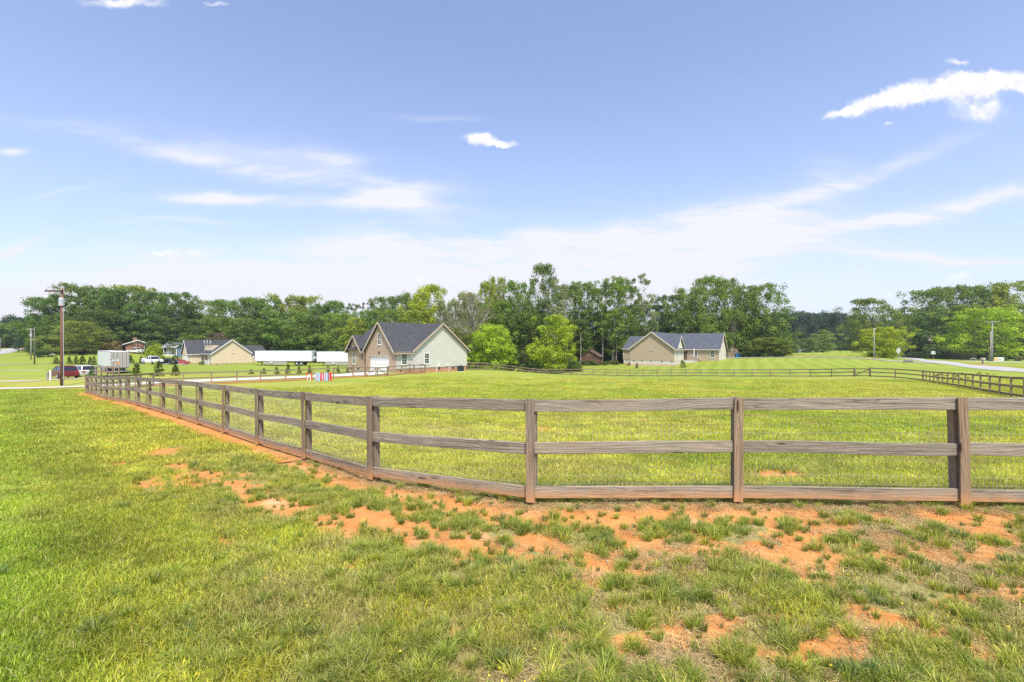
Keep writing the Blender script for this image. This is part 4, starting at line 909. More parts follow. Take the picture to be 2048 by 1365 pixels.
    side.window(H, 1.66, 1.25, 2.70, .80); side.window(H, 5.75, 1.25, 2.70, .80)
    front.window(H, 3.5, 4.05, 5.5, .70, fw=.06); Wall((-.20, 0, 0), (0, 1, 0), (-1, 0, 0)).window(H, 9.9, 1.15, 2.75, .62, fw=.06); Wall((1.25, 0, 0), (0, 1, 0), (-1, 0, 0)).window(H, 7.42, .85, 2.85, .40, fw=.05)
    mb = MB(); front.box(mb, 3.45, 3.6, 2.72, 3.0, .0, .16); mb.build('wall_lamp', M_dkgrey, H)
    mb = MB()
    for xx in (.9, 8.0, 10.9, 12.7): side.box(mb, xx, xx + .4, .28, .46, -.05, -.03)
    mb.box(-.23, -.19, 8.5, 8.9, .3, .5); mb.box(-.23, -.19, 10.5, 10.9, .3, .5); mb.build('foundation_vent', M_black, H)
    mb = MB(); side.box(mb, 7.95, 8.3, .72, 1.05, 0, .10); mb.tube([(7.6, -.08, -.2), (7.6, -.08, 1.2)], .05, 6); mb.tube([(10.1, -.1, -.2), (10.1, -.1, .9)], .05, 6); side.box(mb, 9.7, 9.95, .75, 1.0, 0, .1); mb.build('utility_box', M_pipe, H)
    # air conditioner beside the wall
    c = Vector((11.6, -1.1, 0)); wv = Matrix.Rotation(R(50), 4, 'Z') @ c + Vector((x0, d, 0))
    A = thing('air_conditioner', 'dark square outdoor air-conditioner unit by the siding wall', 'air conditioner', (wv.x, wv.y, tz(wv.x, wv.y)), R(50))
    mb = MB(); mb.box(-.38, .38, -.38, .38, .06, .86); mb.build('housing', M_dkgrey, A, .02)
    mb = MB(); [mb.box(-.36, .36, -.39, -.382, .12 + i * .05, .14 + i * .05) for i in range(14)]; mb.build('louvres', M_black, A)
    mb = MB(); mb.tube([(0, 0, .86), (0, 0, .93)], .30, 14); mb.build('fan_guard', M_black, A)
    mb = MB(); mb.box(-.45, .45, -.45, .45, -.1, .055); mb.build('pad', M_conc, A)
centre_house()

# ------------------------------------------------------------------ tan house, right
def tan_house():
    x0, d = ray(1349, 110), 110; zb = tz(x0, d) - .05
    H = thing('tan_siding_house', 'tan siding house with pale front walls, white foundation and slate grey roof', 'house', (x0, d, zb), R(-33))
    ms = siding('tan_siding', (.42, .335, .235), .18); mw = siding('cream_siding', (.66, .61, .53), .18, .05); mf = brick('painted_foundation', (.60, .56, .50), (.66, .62, .56), (.58, .54, .48), 1.6, .8)
    tr = simple('cream_trim', (.62, .54, .42), .5, .06); mr = shingle('slate_grey_shingles', (.085, .095, .115))
    w = 10.57; zf = 1.25; ze = 4.20; zr = 8.12; s = (zr - ze) / (w / 2); e = .4
    mb = MB(); mb.prism([(-w, zf), (0, zf), (0, ze), (-w / 2, zr - .14), (-w, ze)], 0, .2); mb.box(-w, -.2, .2, 21, zf, ze - .06); mb.build('wall', ms, H)
    mb = MB(); mb.box(-.2, .0, .2, 8.6, zf, ze - .05); mb.prism([(1.6, ze - .05), (8.4, ze - .05), (5.0, ze + 2.9)], -.1, .06, 'x'); mb.build('wall', mw, H)
    mb = MB(); mb.box(-w + .05, -.05, .05, 20.9, -.8, zf); mb.box(-14.0, -w, 5.05, 15, -.8, zf); mb.box(.0, 7.5, 12.2, 21.8, -.8, zf - .45); mb.build('foundation', mf, H)
    mb = MB(); mb.box(-14.05, -w, 5, 15, zf, ze - .06); mb.build('wall', ms, H)
    mb = MB(); mb.box(0, 7.45, 12.1, 21.9, zf - .5, ze - .06); mb.build('wall', ms, H)
    mb = MB(); mb.box(7.45, 7.62, 12.12, 21.9, zf - .5, ze - .06); mb.prism([(12.1, ze - .06), (21.9, ze - .06), (17.0, zr - .3)], 7.45, 7.62, 'x'); mb.build('wall', mw, H)
    fl = lambda x, y: ze + (x + w) * s; fr = lambda x, y: ze - x * s
    mb = MB(); mb.slab([(-w - e, -e), (-w / 2, -e), (-w / 2, 21.4), (-w - e, 21.4)], fl, .16); mb.slab([(-w / 2, -e), (e, -e), (e, 21.4), (-w / 2, 21.4)], fr, .16); mb.build('roof', mr, H)
    s4 = (zr - .1 - ze) / 4.9; q1 = lambda x, y: ze + (y - 12.1) * s4; q2 = lambda x, y: ze + (21.9 - y) * s4
    mb = MB(); mb.slab([(-w / 2 + .2, 17), (-w / 2 + .2, 12.1), (0.2, 12.1 - e), (8.0, 12.1 - e), (8.0, 17)], q1, .16); mb.slab([(-w / 2 + .2, 17), (8.0, 17), (8.0, 22.3), (-w / 2 + .2, 22.3)], q2, .16); mb.build('roof', mr, H)
    s5 = .86; c1 = lambda x, y: ze + 2.95 - abs(y - 5.0) * s5
    mb = MB(); xm = -(2.95 / s); mb.slab([(xm, 5.0), (.4, 5.0), (.4, 1.2), (.1, 1.2)], c1, .14); mb.slab([(xm, 5.0), (.1, 8.8), (.4, 8.8), (.4, 5.0)], c1, .14); mb.build('roof', mr, H)
    s6 = .62; lw = lambda x, y: ze + (y - 5) * s6; lw2 = lambda x, y: ze + (15 - y) * s6
    mb = MB(); mb.slab([(-14.4, 4.7), (-w + .3, 4.7), (-w + 4.4, 10), (-14.0, 10)], lw, .16); mb.slab([(-14.0, 10), (-w + 4.4, 10), (-w + .3, 15.3), (-14.4, 15.3)], lw2, .16); mb.build('roof', mr, H)
    mb = MB(); k = -.10
    for (p, q) in (((-w - e, -e - .03), (-w / 2, -e - .03)),): trim(mb, (*p, fl(*p) + k), (*q, fl(*q) + k), .05, .22)
    for (p, q) in (((-w / 2, -e - .03), (e, -e - .03)),): trim(mb, (*p, fr(*p) + k), (*q, fr(*q) + k), .05, .22)
    trim(mb, (e + .05, -e, fr(e, 0) + k), (e + .05, 11.9, fr(e, 0) + k), .10, .16); trim(mb, (.4, 12.1 - e - .05, q1(0, 12.1 - e) + k), (8.0, 12.1 - e - .05, q1(0, 12.1 - e) + k), .1, .16)
    trim(mb, (8.03, 12.1 - e, q1(0, 12.1 - e) + k), (8.03, 17, q1(0, 17) + k), .05, .22); trim(mb, (8.03, 17, q1(0, 17) + k), (8.03, 22.3, q2(0, 22.3) + k), .05, .22)
    trim(mb, (.43, 1.2, c1(0, 1.2) + k), (.43, 5, c1(0, 5) + k), .05, .22); trim(mb, (.43, 5, c1(0, 5) + k), (.43, 8.8, c1(0, 8.8) + k), .05, .22)
    trim(mb, (-14.4, 4.65, lw(0, 4.7) + k), (-w, 4.65, lw(0, 4.7) + k), .1, .16)
    mb.box(-.10, .06, -.06, .06, zf, ze - .1); mb.box(7.5, 7.66, 12.04, 12.16, zf - .5, ze - .1); mb.box(-14.1, -13.98, 4.94, 5.06, zf, ze - .1); mb.build('fascia', tr, H)
    S = Wall((0, 0, 0), (1, 0, 0), (0, -1, 0)); S2 = Wall((0, 12.1, 0), (1, 0, 0), (0, -1, 0)); E = Wall((.0, 0, 0), (0, 1, 0), (1, 0, 0)); E2 = Wall((7.62, 0, 0), (0, 1, 0), (1, 0, 0))
    f = MB(); S.box(f, -5.9, -4.7, 3.55, 3.8, -.01, .06); f = f.build('window', M_white, H); g = MB(); S.box(g, -5.82, -4.78, 3.62, 3.73, .0, .075); g.build('pane', M_glass, f)
    S2.window(H, 2.05, 1.95, 3.55, .85); S2.window(H, 6.1, 1.95, 3.55, .85); E.window(H, 2.2, 2.0, 3.6, .8); E.window(H, 6.2, 2.0, 3.6, .8)
    E2.window(H, 14.3, 1.9, 3.5, .9); E2.window(H, 19.2, 1.9, 3.5, .9)
    mb = MB(); E2.box(mb, 16.6, 17.4, 5.4, 6.5, 0, .05); mb.build('gable_vent', M_dkgrey, H)
    mb = MB(); [S.box(mb, xx, xx + .42, .98, 1.14, -.045, -.03) for xx in (-9.9, -7.9, -5.7, -3.1, -.9)]; mb.box(-13.3, -12.9, 5.02, 5.045, .98, 1.14); mb.build('foundation_vent', M_black, H)
    mb = MB(); mb.box(.02, 2.6, 8.7, 12.0, 0, zf - .2); mb.build('porch_floor', M_conc, H)
    br = simple('brown_railing', (.10, .055, .035), .6, .2); mb = MB()
    for k_ in range(5): mb.box(2.6 + k_ * .3, 2.9 + k_ * .3, 9.2, 11.0, -.3, zf - .4 - k_ * .2)
    mb.build('steps', M_conc, H)
    mb = MB(); mb.beam((.3, 8.8, zf + .75), (2.6, 8.8, zf + .75), .08, .08); mb.beam((2.6, 8.9, zf + .7), (4.2, 9.0, zf - .35), .08, .10); mb.beam((2.6, 8.9, zf + .2), (4.2, 9.0, zf - .8), .06, .08)
    for k_ in range(9): mb.box(.3 + k_ * .28, .34 + k_ * .28, 8.78, 8.82, zf - .2, zf + .75)
    for k_ in range(6): mb.box(2.65 + k_ * .3, 2.69 + k_ * .3, 8.93, 8.97, zf - .5 - k_ * .19, zf + .66 - k_ * .19)
    mb.build('railing', br, H)
    mb = MB(); mb.box(2.4, 2.55, 8.85, 9.0, zf - .2, ze - .1); mb.build('porch_post', M_white, H)
    mb = MB(); mb.box(-.02, .06, 9.9, 10.9, zf, zf + 2.1); mb.build('door', br, H)
    mb = MB(); mb.tube([(-2.2, 9, zr - 1), (-2.2, 9, zr - .2)], .06, 6); mb.tube([(-8.2, 14, zr - 2.6), (-8.2, 14, zr - 1.6)], .06, 6); mb.build('vent_pipe', M_steel, H)
tan_house()

# ------------------------------------------------------------------ cream house, left
def cream_house():
    x0, d = ray(423.5, 136), 136; zb = tz(x0, d) - .05
    H = thing('cream_siding_house', 'cream siding house with three small dormers and a dark grey roof, left of the trailers', 'house', (x0, d, zb), R(47))
    ms = siding('cream_yellow_siding', (.64, .52, .36), .18, .04); mf = brick('beige_foundation', (.50, .38, .28), (.58, .45, .34), (.50, .42, .34), 1.6, .5); mr = M_roof
    w = 10.4; ze = 3.5; zr = 7.4; s = (zr - ze) / (w / 2); e = .4; zf = .4
    mb = MB(); mb.prism([(0, zf), (w, zf), (w, ze), (w / 2, zr - .14), (0, ze)], 0, .2); mb.box(1.4, w, .2, 20, zf, ze - .06); mb.box(0, 1.4, .2, 2.6, zf, ze - .06); mb.build('wall', ms, H)
    mb = MB(); mb.box(-3.3, 0, 10.9, 11.1, zf, ze - .06); mb.box(-3.1, 1.4, 11.1, 17.4, zf, ze - .06); mb.prism([(10.9, ze - .06), (17.5, ze - .06), (14.2, zr - .35)], -3.3, -3.1, 'x'); mb.box(-3.3, -3.1, 10.9, 11.5, zf, ze - .06); mb.box(-3.3, -3.1, 16.9, 17.5, zf, ze - .06); mb.box(-3.3, -3.1, 11.5, 16.9, 2.6, ze - .06); mb.build('wall', ms, H)
    mb = MB(); mb.box(.05, w - .05, .05, 19.8, -.7, zf); mb.box(-3.25, 0, 10.95, 11.4, -.7, zf); mb.box(w, 16.9, 6, 14, -.7, zf); mb.build('foundation', mf, H)
    mb = MB(); mb.box(w, 17, 6, 14, zf, ze - .5); mb.build('wall', ms, H)
    fl = lambda x, y: ze + x * s; fr = lambda x, y: ze + (w - x) * s
    mb = MB(); mb.slab([(-e, -e), (w / 2, -e), (w / 2, 20.4), (-e, 20.4)], fl, .16); mb.slab([(w / 2, -e), (w + e, -e), (w + e, 20.4), (w / 2, 20.4)], fr, .16); mb.build('roof', mr, H)
    s2 = (zr - .1 - ze) / 3.3; g1 = lambda x, y: ze + (y - 10.9) * s2; g2 = lambda x, y: ze + (17.5 - y) * s2
    mb = MB(); mb.slab([(-3.7, 10.5), (-e, 10.5), (w / 2, 14.2), (-3.7, 14.2)], g1, .16); mb.slab([(-3.7, 14.2), (w / 2, 14.2), (-e, 17.9), (-3.7, 17.9)], g2, .16); mb.build('roof', mr, H)
    k1 = lambda x, y: ze - .5 + (y - 6) * .68; k2 = lambda x, y: ze - .5 + (14 - y) * .68
    mb = MB(); mb.slab([(w - 1.5, 5.6), (17.4, 5.6), (17.1, 10), (w - 4, 10)], k1, .16); mb.slab([(w - 4, 10), (17.1, 10), (17.4, 14.4), (w - 1.5, 14.4)], k2, .16); mb.build('roof', mr, H)
    mb = MB(); k = -.1
    trim(mb, (-e, -e - .03, fl(-e, 0) + k), (w / 2, -e - .03, zr + k), .05, .24); trim(mb, (w / 2, -e - .03, zr + k), (w + e, -e - .03, fr(w + e, 0) + k), .05, .24)
    trim(mb, (-3.73, 10.5, g1(0, 10.5) + k), (-3.73, 14.2, zr - .1 + k), .05, .24); trim(mb, (-3.73, 14.2, zr - .1 + k), (-3.73, 17.9, g2(0, 17.9) + k), .05, .24)
    trim(mb, (-3.7, 10.45, g1(0, 10.5) + k), (-e, 10.45, g1(0, 10.5) + k), .1, .15); trim(mb, (-e - .05, -e, fl(-e, 0) + k), (-e - .05, 10.5, fl(-e, 0) + k), .1, .15)
    mb.box(-.06, .10, -.05, .05, zf, ze - .1); mb.box(-3.36, -3.2, 10.85, 10.95, zf, ze - .1); mb.box(w - .08, w + .06, -.05, .05, zf, ze - .1); mb.build('fascia', M_white, H)
    G = Wall((-3.3, 0, 0), (0, 1, 0), (-1, 0, 0)); garage_door(G, H, 11.5, 16.9, -.1, 2.6, M_white, -.12)
    mb = MB(); G.box(mb, 13.9, 14.5, 4.5, 5.5, 0, .05); mb.build('gable_vent', M_white, H)
    for yc in (4.0, 7.0, 10.0):
        zb_ = ze + .9 * s - .2; mb = MB(); mb.box(.9, 4.4, yc - .55, yc + .55, zb_, 6.2); mb.prism([(yc - .55, 6.2), (yc + .55, 6.2), (yc, 7.15)], .9, 4.4, 'x'); dm = mb.build('dormer', ms, H)
        mb = MB(); h1 = lambda x, y: 7.3 - abs(y - yc) * 1.75; mb.slab([(.65, yc), (.65, yc - .72), (4.3, yc - .72), (5.0, yc)], h1, .08); mb.slab([(.65, yc), (5.0, yc), (4.3, yc + .72), (.65, yc + .72)], h1, .08); mb.build('dormer_roof', mr, dm)
        mb = MB(); trim(mb, (.63, yc - .72, h1(0, yc - .72) - .05), (.63, yc, 7.25), .05, .16); trim(mb, (.63, yc, 7.25), (.63, yc + .72, h1(0, yc + .72) - .05), .05, .16); mb.box(.86, .9, yc - .57, yc - .40, zb_, 6.2); mb.box(.86, .9, yc + .40, yc + .57, zb_, 6.2); mb.build('dormer_trim', M_white, dm)
        mb = MB(); mb.box(.85, .89, yc - .25, yc + .25, 4.9, 6.1); mb.build('dormer_window', M_glass, dm)
    S = Wall((0, 0, 0), (1, 0, 0), (0, -1, 0)); mb = MB(); S.box(mb, 4.9, 5.9, 3.35, 3.5, 0, .04); mb.build('gable_slot', M_white, H); mb = MB(); S.box(mb, 5.0, 5.8, 3.32, 3.4, 0, .06); mb.build('gable_slot', M_dkgrey, H)
    P = Wall((1.4, 0, 0), (0, 1, 0), (-1, 0, 0)); P.window(H, 4.2, .9, 2.9, .9); P.window(H, 6.0, .9, 2.9, .9)
    mb = MB(); P.box(mb, 8.2, 9.2, zf, 2.6, 0, .05); mb.build('door', M_white, H)
    mb = MB(); [mb.box(-.1, .06, yy - .08, yy + .08, 0, ze - .1) for yy in (3.0, 6.9, 10.6)]; mb.build('porch_post', M_white, H)
    mb = MB(); mb.box(0, 1.4, 2.6, 10.9, -.6, zf); mb.build('porch_floor', M_conc, H)
    mb = MB(); mb.beam((-.05, 3.0, zf + .9), (-.05, 6.9, zf + .9), .07, .07); mb.beam((-.05, 6.9, zf + .9), (-1.3, 6.9, zf + .1), .07, .07); [mb.box(-.07, -.03, 3.0 + i * .26, 3.04 + i * .26, zf, zf + .9) for i in range(15)]; mb.build('railing', M_white, H)
    mb = MB(); [S.box(mb, xx, xx + .42, .12, .27, -.045, -.03) for xx in (1.0, 3.5, 5.8, 8.0)]; mb.build('foundation_vent', M_black, H)
    mb = MB(); [mb.tube([(6.3 + i * 1.3, 9 + i, zr - 1.6), (6.3 + i * 1.3, 9 + i, zr - .6)], .05, 6) for i in range(2)]; mb.build('vent_pipe', M_white, H)
cream_house()

def blue_house():
    x0, d = ray(327, 160), 160; zb = tz(x0, d)
    H = thing('blue_siding_house', 'low house with white front porch and slate-blue siding, partly behind the cream house', 'house', (x0, d, zb), R(14))
    mbl = siding('slate_blue_siding', (.13, .19, .27), .18); mwh = siding('white_siding', (.62, .62, .62), .18); ze = 2.9; zr = 4.7
    mb = MB(); mb.box(0, 13, 2.2, 9, -.6, ze); mb.build('wall', mwh, H); mb = MB(); mb.box(4.6, 12, -2.0, 4, -.6, ze - .05); mb.prism([(4.6, ze - .05), (12, ze - .05), (8.3, 4.9)], -2, 3, 'y'); mb.build('wall', mbl, H)
    mb = MB(); f = lambda x, y: ze + .25 * (y + .4) if y < 4.6 else ze + 1.25 + .0 * y; g = lambda x, y: ze + (y + .5) * .36; g2 = lambda x, y: ze + (9.4 - y) * .36
    mb.slab([(-.7, -.5), (4.9, -.5), (6, 4.45), (-.2, 4.45)], g, .15); mb.slab([(6, 4.45), (13.5, 4.45), (13.5, 9.4), (-.2, 9.4), (-.2, 4.45)], g2, .15)
    a = lambda x, y: 5.0 - abs(x - 8.3) * .55; mb.slab([(4.1, -2.4), (8.3, -2.4), (8.3, 4.8), (4.1, 4.8)], a, .15); mb.slab([(8.3, -2.4), (12.5, -2.4), (12.5, 4.8), (8.3, 4.8)], a, .15); mb.build('roof', shingle('grey_shingles', (.13, .14, .15)), H)
    mb = MB(); trim(mb, (4.1, -2.44, a(4.1, 0) - .1), (8.3, -2.44, 4.9), .05, .25); trim(mb, (8.3, -2.44, 4.9), (12.5, -2.44, a(12.5, 0) - .1), .05, .25); trim(mb, (-.7, -.55, ze - .12), (4.6, -.55, ze - .12), .08, .2); mb.box(4.5, 4.7, -2.06, -1.9, -.6, ze); mb.build('fascia', M_white, H)
    mb = MB(); mb.box(0, 4.6, -.2, 2.2, -.6, .25); mb.build('porch_floor', M_white, H)
    mb = MB(); [mb.box(xx, xx + .14, -.2, -.06, .25, ze - .1) for xx in (.05, 2.3, 4.4)]; mb.build('porch_post', M_white, H)
    mb = MB(); mb.beam((.1, -.15, 1.15), (4.5, -.15, 1.15), .07, .07); [mb.box(.2 + i * .22, .24 + i * .22, -.17, -.13, .25, 1.15) for i in range(20)]; mb.beam((.1, -.15, 1.15), (-2.0, -.6, .2), .08, .1); mb.build('railing', M_white, H)
    mb = MB(); [mb.box(-.4 - i * .35, -.05 - i * .35, -.5, 1.2, -.6, .1 - i * .17) for i in range(5)]; mb.build('steps', M_white, H)
    F_ = Wall((0, 2.2, 0), (1, 0, 0), (0, -1, 0)); F_.window(H, 3.4, .9, 2.3, .9, grid=False); mb = MB(); F_.box(mb, 1.2, 2.1, .25, 2.35, 0, .05); mb.build('door', M_dkgrey, H)
blue_house()
def brick_house():
    x0, d = ray(241, 162), 162; zb = tz(x0, d)
    H = thing('red_brick_house', 'small red brick house with two chimneys at the edge of the left wood', 'house', (x0, d, zb), R(20))
    mk = brick('red_brick', (.29, .125, .075), (.36, .17, .105), (.34, .27, .22), 2.0)
    mb = MB(); mb.box(1.4, 9.2, 0, 12, -.5, 2.6); mb.prism([(1.4, 2.6), (9.2, 2.6), (5.2, 4.05)], 0, 12, 'y'); mb.build('wall', mk, H)
    mb = MB(); a = lambda x, y: 4.2 - abs(x - 4.9) * .36; mb.slab([(-.6, -.5), (4.9, -.5), (4.9, 12.5), (-.6, 12.5)], a, .14); mb.slab([(4.9, -.5), (10.0, -.5), (10.0, 12.5), (4.9, 12.5)], a, .14); rf = mb.build('roof', shingle('pale_shingles', (.22, .21, .20)), H)
    mb = MB(); trim(mb, (-.6, -.54, a(-.6, 0) - .1), (4.9, -.54, 4.1), .05, .28); trim(mb, (4.9, -.54, 4.1), (10, -.54, a(10, 0) - .1), .05, .28); mb.build('fascia', M_white, H)
    mb = MB(); mb.box(3.4, 4.9, -.45, -.01, -.5, 3.2); mb.box(3.65, 4.75, -.45, .3, 3.2, 5.0); mb.build('chimney', mk, rf); mb = MB(); mb.box(7.2, 8.1, 3, 3.8, 3, 5.0); mb.build('chimney', mk, rf)
    W_ = Wall((0, 0, 0), (1, 0, 0), (0, -1, 0)); W_.window(H, 7.4, .9, 2.1, 1.1, grid=False, fw=.14)
    mb = MB(); mb.box(.0, .16, .0, .16, -.5, 2.4); mb.box(.0, .16, 5, 5.16, -.5, 2.4); mb.build('porch_post', M_white, H)
    mb = MB(); [mb.box(9.3 + i * .3, 9.36 + i * .3, -.2, -.14, -.3, .95) for i in range(9)]; mb.beam((9.3, -.17, .95), (11.8, -.17, .95), .06, .08); mb.build('railing', M_white, H)
brick_house()
def shed(name, label, px, d, rz, L, Wd, h, rise, wall, roof, doorm=None, cat='shed', over=.3, mono=False, lift=0):
    x0 = ray(px, d); H = thing(name, label, cat, (x0, d, tz(x0, d) + lift), R(rz)); c = L / 2
    mb = MB(); mb.box(0, L, 0, Wd, -.6, h)
    if not mono: mb.prism([(0, h), (L, h), (c, h + rise)], 0, Wd, 'y')
    mb.build('wall', wall, H)
    mb = MB()
    if mono: a = lambda x, y: h + rise + .12 - y * rise / Wd; mb.slab([(-over, -over), (L + over, -over), (L + over, Wd + over), (-over, Wd + over)], a, .1)
    else:
        a = lambda x, y: h + rise + .12 - abs(x - c) * rise / c; mb.slab([(-over, -over), (c, -over), (c, Wd + over), (-over, Wd + over)], a, .1); mb.slab([(c, -over), (L + over, -over), (L + over, Wd + over), (c, Wd + over)], a, .1)
    mb.build('roof', roof, H)
    mb = MB(); mb.box(L * .3, L * .3 + 1.0, -.05, -.005, -.3, min(h - .25, 2.0)); mb.build('door', doorm or wall, H)
    return H
def barnwood(name, c, axis_v=False):
    m, t, b = new_mat(name); v = texco(t); s3 = t.add('ShaderNodeSeparateXYZ'); t.l.new(v, s3.inputs[0])
    zz = s3.outputs[2]; f = t.m('FRACT', t.m('MULTIPLY', zz, 4.2)); fl = t.m('FLOOR', t.m('MULTIPLY', zz, 4.2))
    cb = t.add('ShaderNodeCombineXYZ'); t.put(cb.inputs[0], t.m('MULTIPLY', t.m('ADD', s3.outputs[0], s3.outputs[1]), .7)); t.put(cb.inputs[1], t.m('MULTIPLY', fl, 5.3))
    n = t.noise(cb.outputs[0], 1.4, 4); n2 = t.noise(t.mapping(v, (1, 1, 14)), 2, 5)
    col = t.mix(t.ramp(n, .3, .7), tuple(x * .55 for x in c), tuple(x * 1.7 for x in c)); col = t.mix(t.ramp(n2, .5, .7, 0, .6), col, tuple(x * .4 for x in c)); col = t.mix(t.ramp(f, 0, .14, .85, 0), col, (.02, .015, .012))
    t.l.new(col, b.inputs['Base Color']); b.inputs['Roughness'].default_value = .9; return m
M_barn = barnwood('old_brown_planks', (.115, .065, .042)); M_barngrey = barnwood('old_grey_planks', (.13, .105, .09)); M_rust = shingle('rusty_brown_roof', (.115, .075, .065))
M_shedtan = siding('shed_tan_boards', (.42, .33, .23), .25); M_reddk = barnwood('dark_red_planks', (.085, .028, .025))
H_ = shed('log_shed', 'small old brown plank shed with rusty roof under the trees left of the tan house', 1160, 122, -24, 4.9, 4.2, 2.3, 1.5, M_barn, M_rust, M_barn)
shed('garden_shed', 'small tan shed with dark roof just right of the tan house', 1451, 139, -12, 3.6, 3.2, 2.6, .9, M_shedtan, M_roof, simple('tan_door', (.38, .29, .20), .6), mono=False)
shed('barn', 'dark red low barn behind the round yard tree on the left', 145.5, 166, 12, 5.6, 8, 2.0, .9, M_reddk, simple('dark_roof', (.09, .085, .08), .8), M_reddk)
shed('barn', 'old grey-brown plank barn under the bright tree right of the road', 1925, 163, 12, 6.2, 7, 2.7, 1.1, M_barngrey, simple('black_metal_roof', (.03, .03, .032), .7), M_barngrey)
shed('far_house', 'tiny pale house beyond the grass rise right of the tan house', 1543, 250, 0, 4.2, 6, 1.8, 1.2, simple('pale_wall', (.45, .46, .47), .6), simple('pale_roof', (.40, .41, .43), .6), M_dkgrey, cat='house')
shed('far_house', 'tiny white house roof behind the grass rise between round trees', 1606, 270, 5, 5.2, 6, 1.2, 1.3, simple('white_wall_far', (.6, .6, .6), .6), simple('grey_roof_far', (.45, .45, .46), .6), M_dkgrey, cat='house')
shed('far_house', 'low pale house at the far end of the right road', 1774, 300, 5, 12, 8, 1.6, 1.3, simple('beige_wall_far', (.5, .46, .40), .6), simple('brown_roof_far', (.34, .33, .33), .7), M_dkgrey, cat='house', lift=1.2)

# ------------------------------------------------------------------ poles, signs and small roadside things
M_polebrown = wood_mat('creosote_pole', (.19, .105, .075), (.06, .035, .025), (.24, .13, .085), .5)
M_polegrey = wood_mat('grey_pole', (.36, .35, .32), (.14, .13, .12), (.36, .33, .28), .3)
M_poledark = wood_mat('dark_grey_pole', (.17, .155, .14), (.07, .06, .055), (.20, .17, .14), .3)
M_armdark = simple('dark_arm_wood', (.09, .055, .045), .8, .2)
M_galv = simple('galvanised_metal', (.50, .52, .54), .45, .1, 3, .4); M_porc = simple('porcelain', (.45, .40, .36), .3, .1)
def pole(label, px, d, top, mat, rad_=.15, arm=None, armang=0, transformer=None, lamp=False, name='utility_pole', cat='utility pole', cap=False, group=None, conduit=False, base=None):
    c = gp(px, d); Hh = zrow(top, d) - c.z; T = thing(name, label, cat, c, R(armang), group)
    mb = MB(); mb.tube([(0, 0, -.5), (0, 0, Hh * .5), (0, 0, Hh)], [rad_, rad_ * .88, rad_ * .72], 12); mb.build('pole', mat, T, smooth=True)
    if arm:
        a0, a1, za = arm; mb = MB(); mb.beam((a0, -rad_, Hh - za), (a1, -rad_, Hh - za), .12, .16); mb.beam((0, -rad_, Hh - za - .75), ((a0 if abs(a0) > abs(a1) else a1) * .5, -rad_, Hh - za - .04), .03, .04); mb.build('cross_arm', M_armdark if mat is M_polebrown else mat, T)
        for xx in ((a0 + .1, (a0 + a1) / 2, a1 - .1) if a1 - a0 > 1 else (a0,)):
            mb = MB(); mb.tube([(xx, -rad_, Hh - za + .05), (xx, -rad_, Hh - za + .16), (xx, -rad_, Hh - za + .18), (xx, -rad_, Hh - za + .30)], [.02, .03, .07, .05], 8); mb.build('insulator', M_porc, T)
    if transformer:
        tx, tzz, tr, th = transformer; mb = MB(); mb.tube([(tx, 0, Hh - tzz - th), (tx, 0, Hh - tzz - th * .1), (tx, 0, Hh - tzz)], [tr, tr, tr * .75], 14); mb.tube([(tx + .05, 0, Hh - tzz), (tx + .05, 0, Hh - tzz + .25)], [.05, .03], 6); mb.box(min(0, tx), max(0, tx), -.03, .03, Hh - tzz - th * .5, Hh - tzz - th * .4); mb.build('transformer', M_galv, T)
    if lamp:
        mb = MB(); mb.tube([(0, 0, Hh * .79), (.45, 0, Hh * .805), (.9, 0, Hh * .835)], .035, 6); mb.box(-.05, .30, -.05, .05, Hh * .765, Hh * .79); lp = mb.build('lamp_arm', M_galv, T)
        mb = MB(); mb.tube([(.85, 0, Hh * .845), (1.1, 0, Hh * .848), (1.45, 0, Hh * .84)], [.06, .14, .06], 8); mb.build('lamp_head', M_steel, lp)
    if conduit: mb = MB(); mb.tube([(rad_ + .035, -.04, 0), (rad_ + .02, -.04, Hh * .78)], .03, 6); mb.build('conduit', M_galv, T)
    return T, Hh
PA, HA = pole('tall reddish-brown pole with transformer and lamp arm beside the concrete drive', 124, 50, 577, M_polebrown, .165, (-1.62, .22, .30), 0, (-.05, 1.0, .24, .85), True, conduit=True)
mb = MB(); mb.tube([(-1.15, -.165, HA - .35), (-1.15, -.165, HA - .8)], [.06, .05], 8); mb.build('hanging_insulator', M_porc, PA)
pole('pale grey double-arm pole with transformer left of the dark pole by the road', 62, 128, 657, M_polegrey, .15, (-.95, .75, .3), 5, (.0, 1.5, .26, .8))
pole('plain dark pole standing in the mown lawn left of the arborvitae', 69, 101, 655, M_poledark, .13, None)
pole('distant dark pole just right of the lawn pole, beside the road', 72.4, 215, 671, M_poledark, .14, None)
pole('farthest left pole near the crest of the road, against pale trees', 85.3, 300, 664, M_poledark, .15, None)
pole('thin pole at the left picture edge before the dark trees', 1.5, 200, 677, M_polegrey, .10, None)
PB, HB = pole('tall pale grey pole with wide cross-arm beside the white board sign', 1984.5, 137, 642, M_polegrey, .20, (-1.7, 1.9, .35), -8)
mb = MB(); mb.tube([(-.42, 0, -.4), (-.36, 0, HB * .74)], [.17, .13], 10); mb.build('splice_pole', M_polegrey, PB, smooth=True)
PC, HC = pole('brown pole with two cross-arms and transformer across the road, before the right wood', 1861.5, 163, 672, M_polebrown, .16, (-2.0, 1.3, .3), -12, (-.4, 1.0, .25, .8))
mb = MB(); mb.beam((-1.6, -.16, HC - .1), (1.0, -.16, HC - .05), .08, .1); mb.build('cross_arm', M_poledark, PC)
T_, HL = pole('slim pale light pole in front of the bright yellow-green tree', 1748, 118, 658, M_polegrey, .13, None, name='light_pole', cat='light pole')
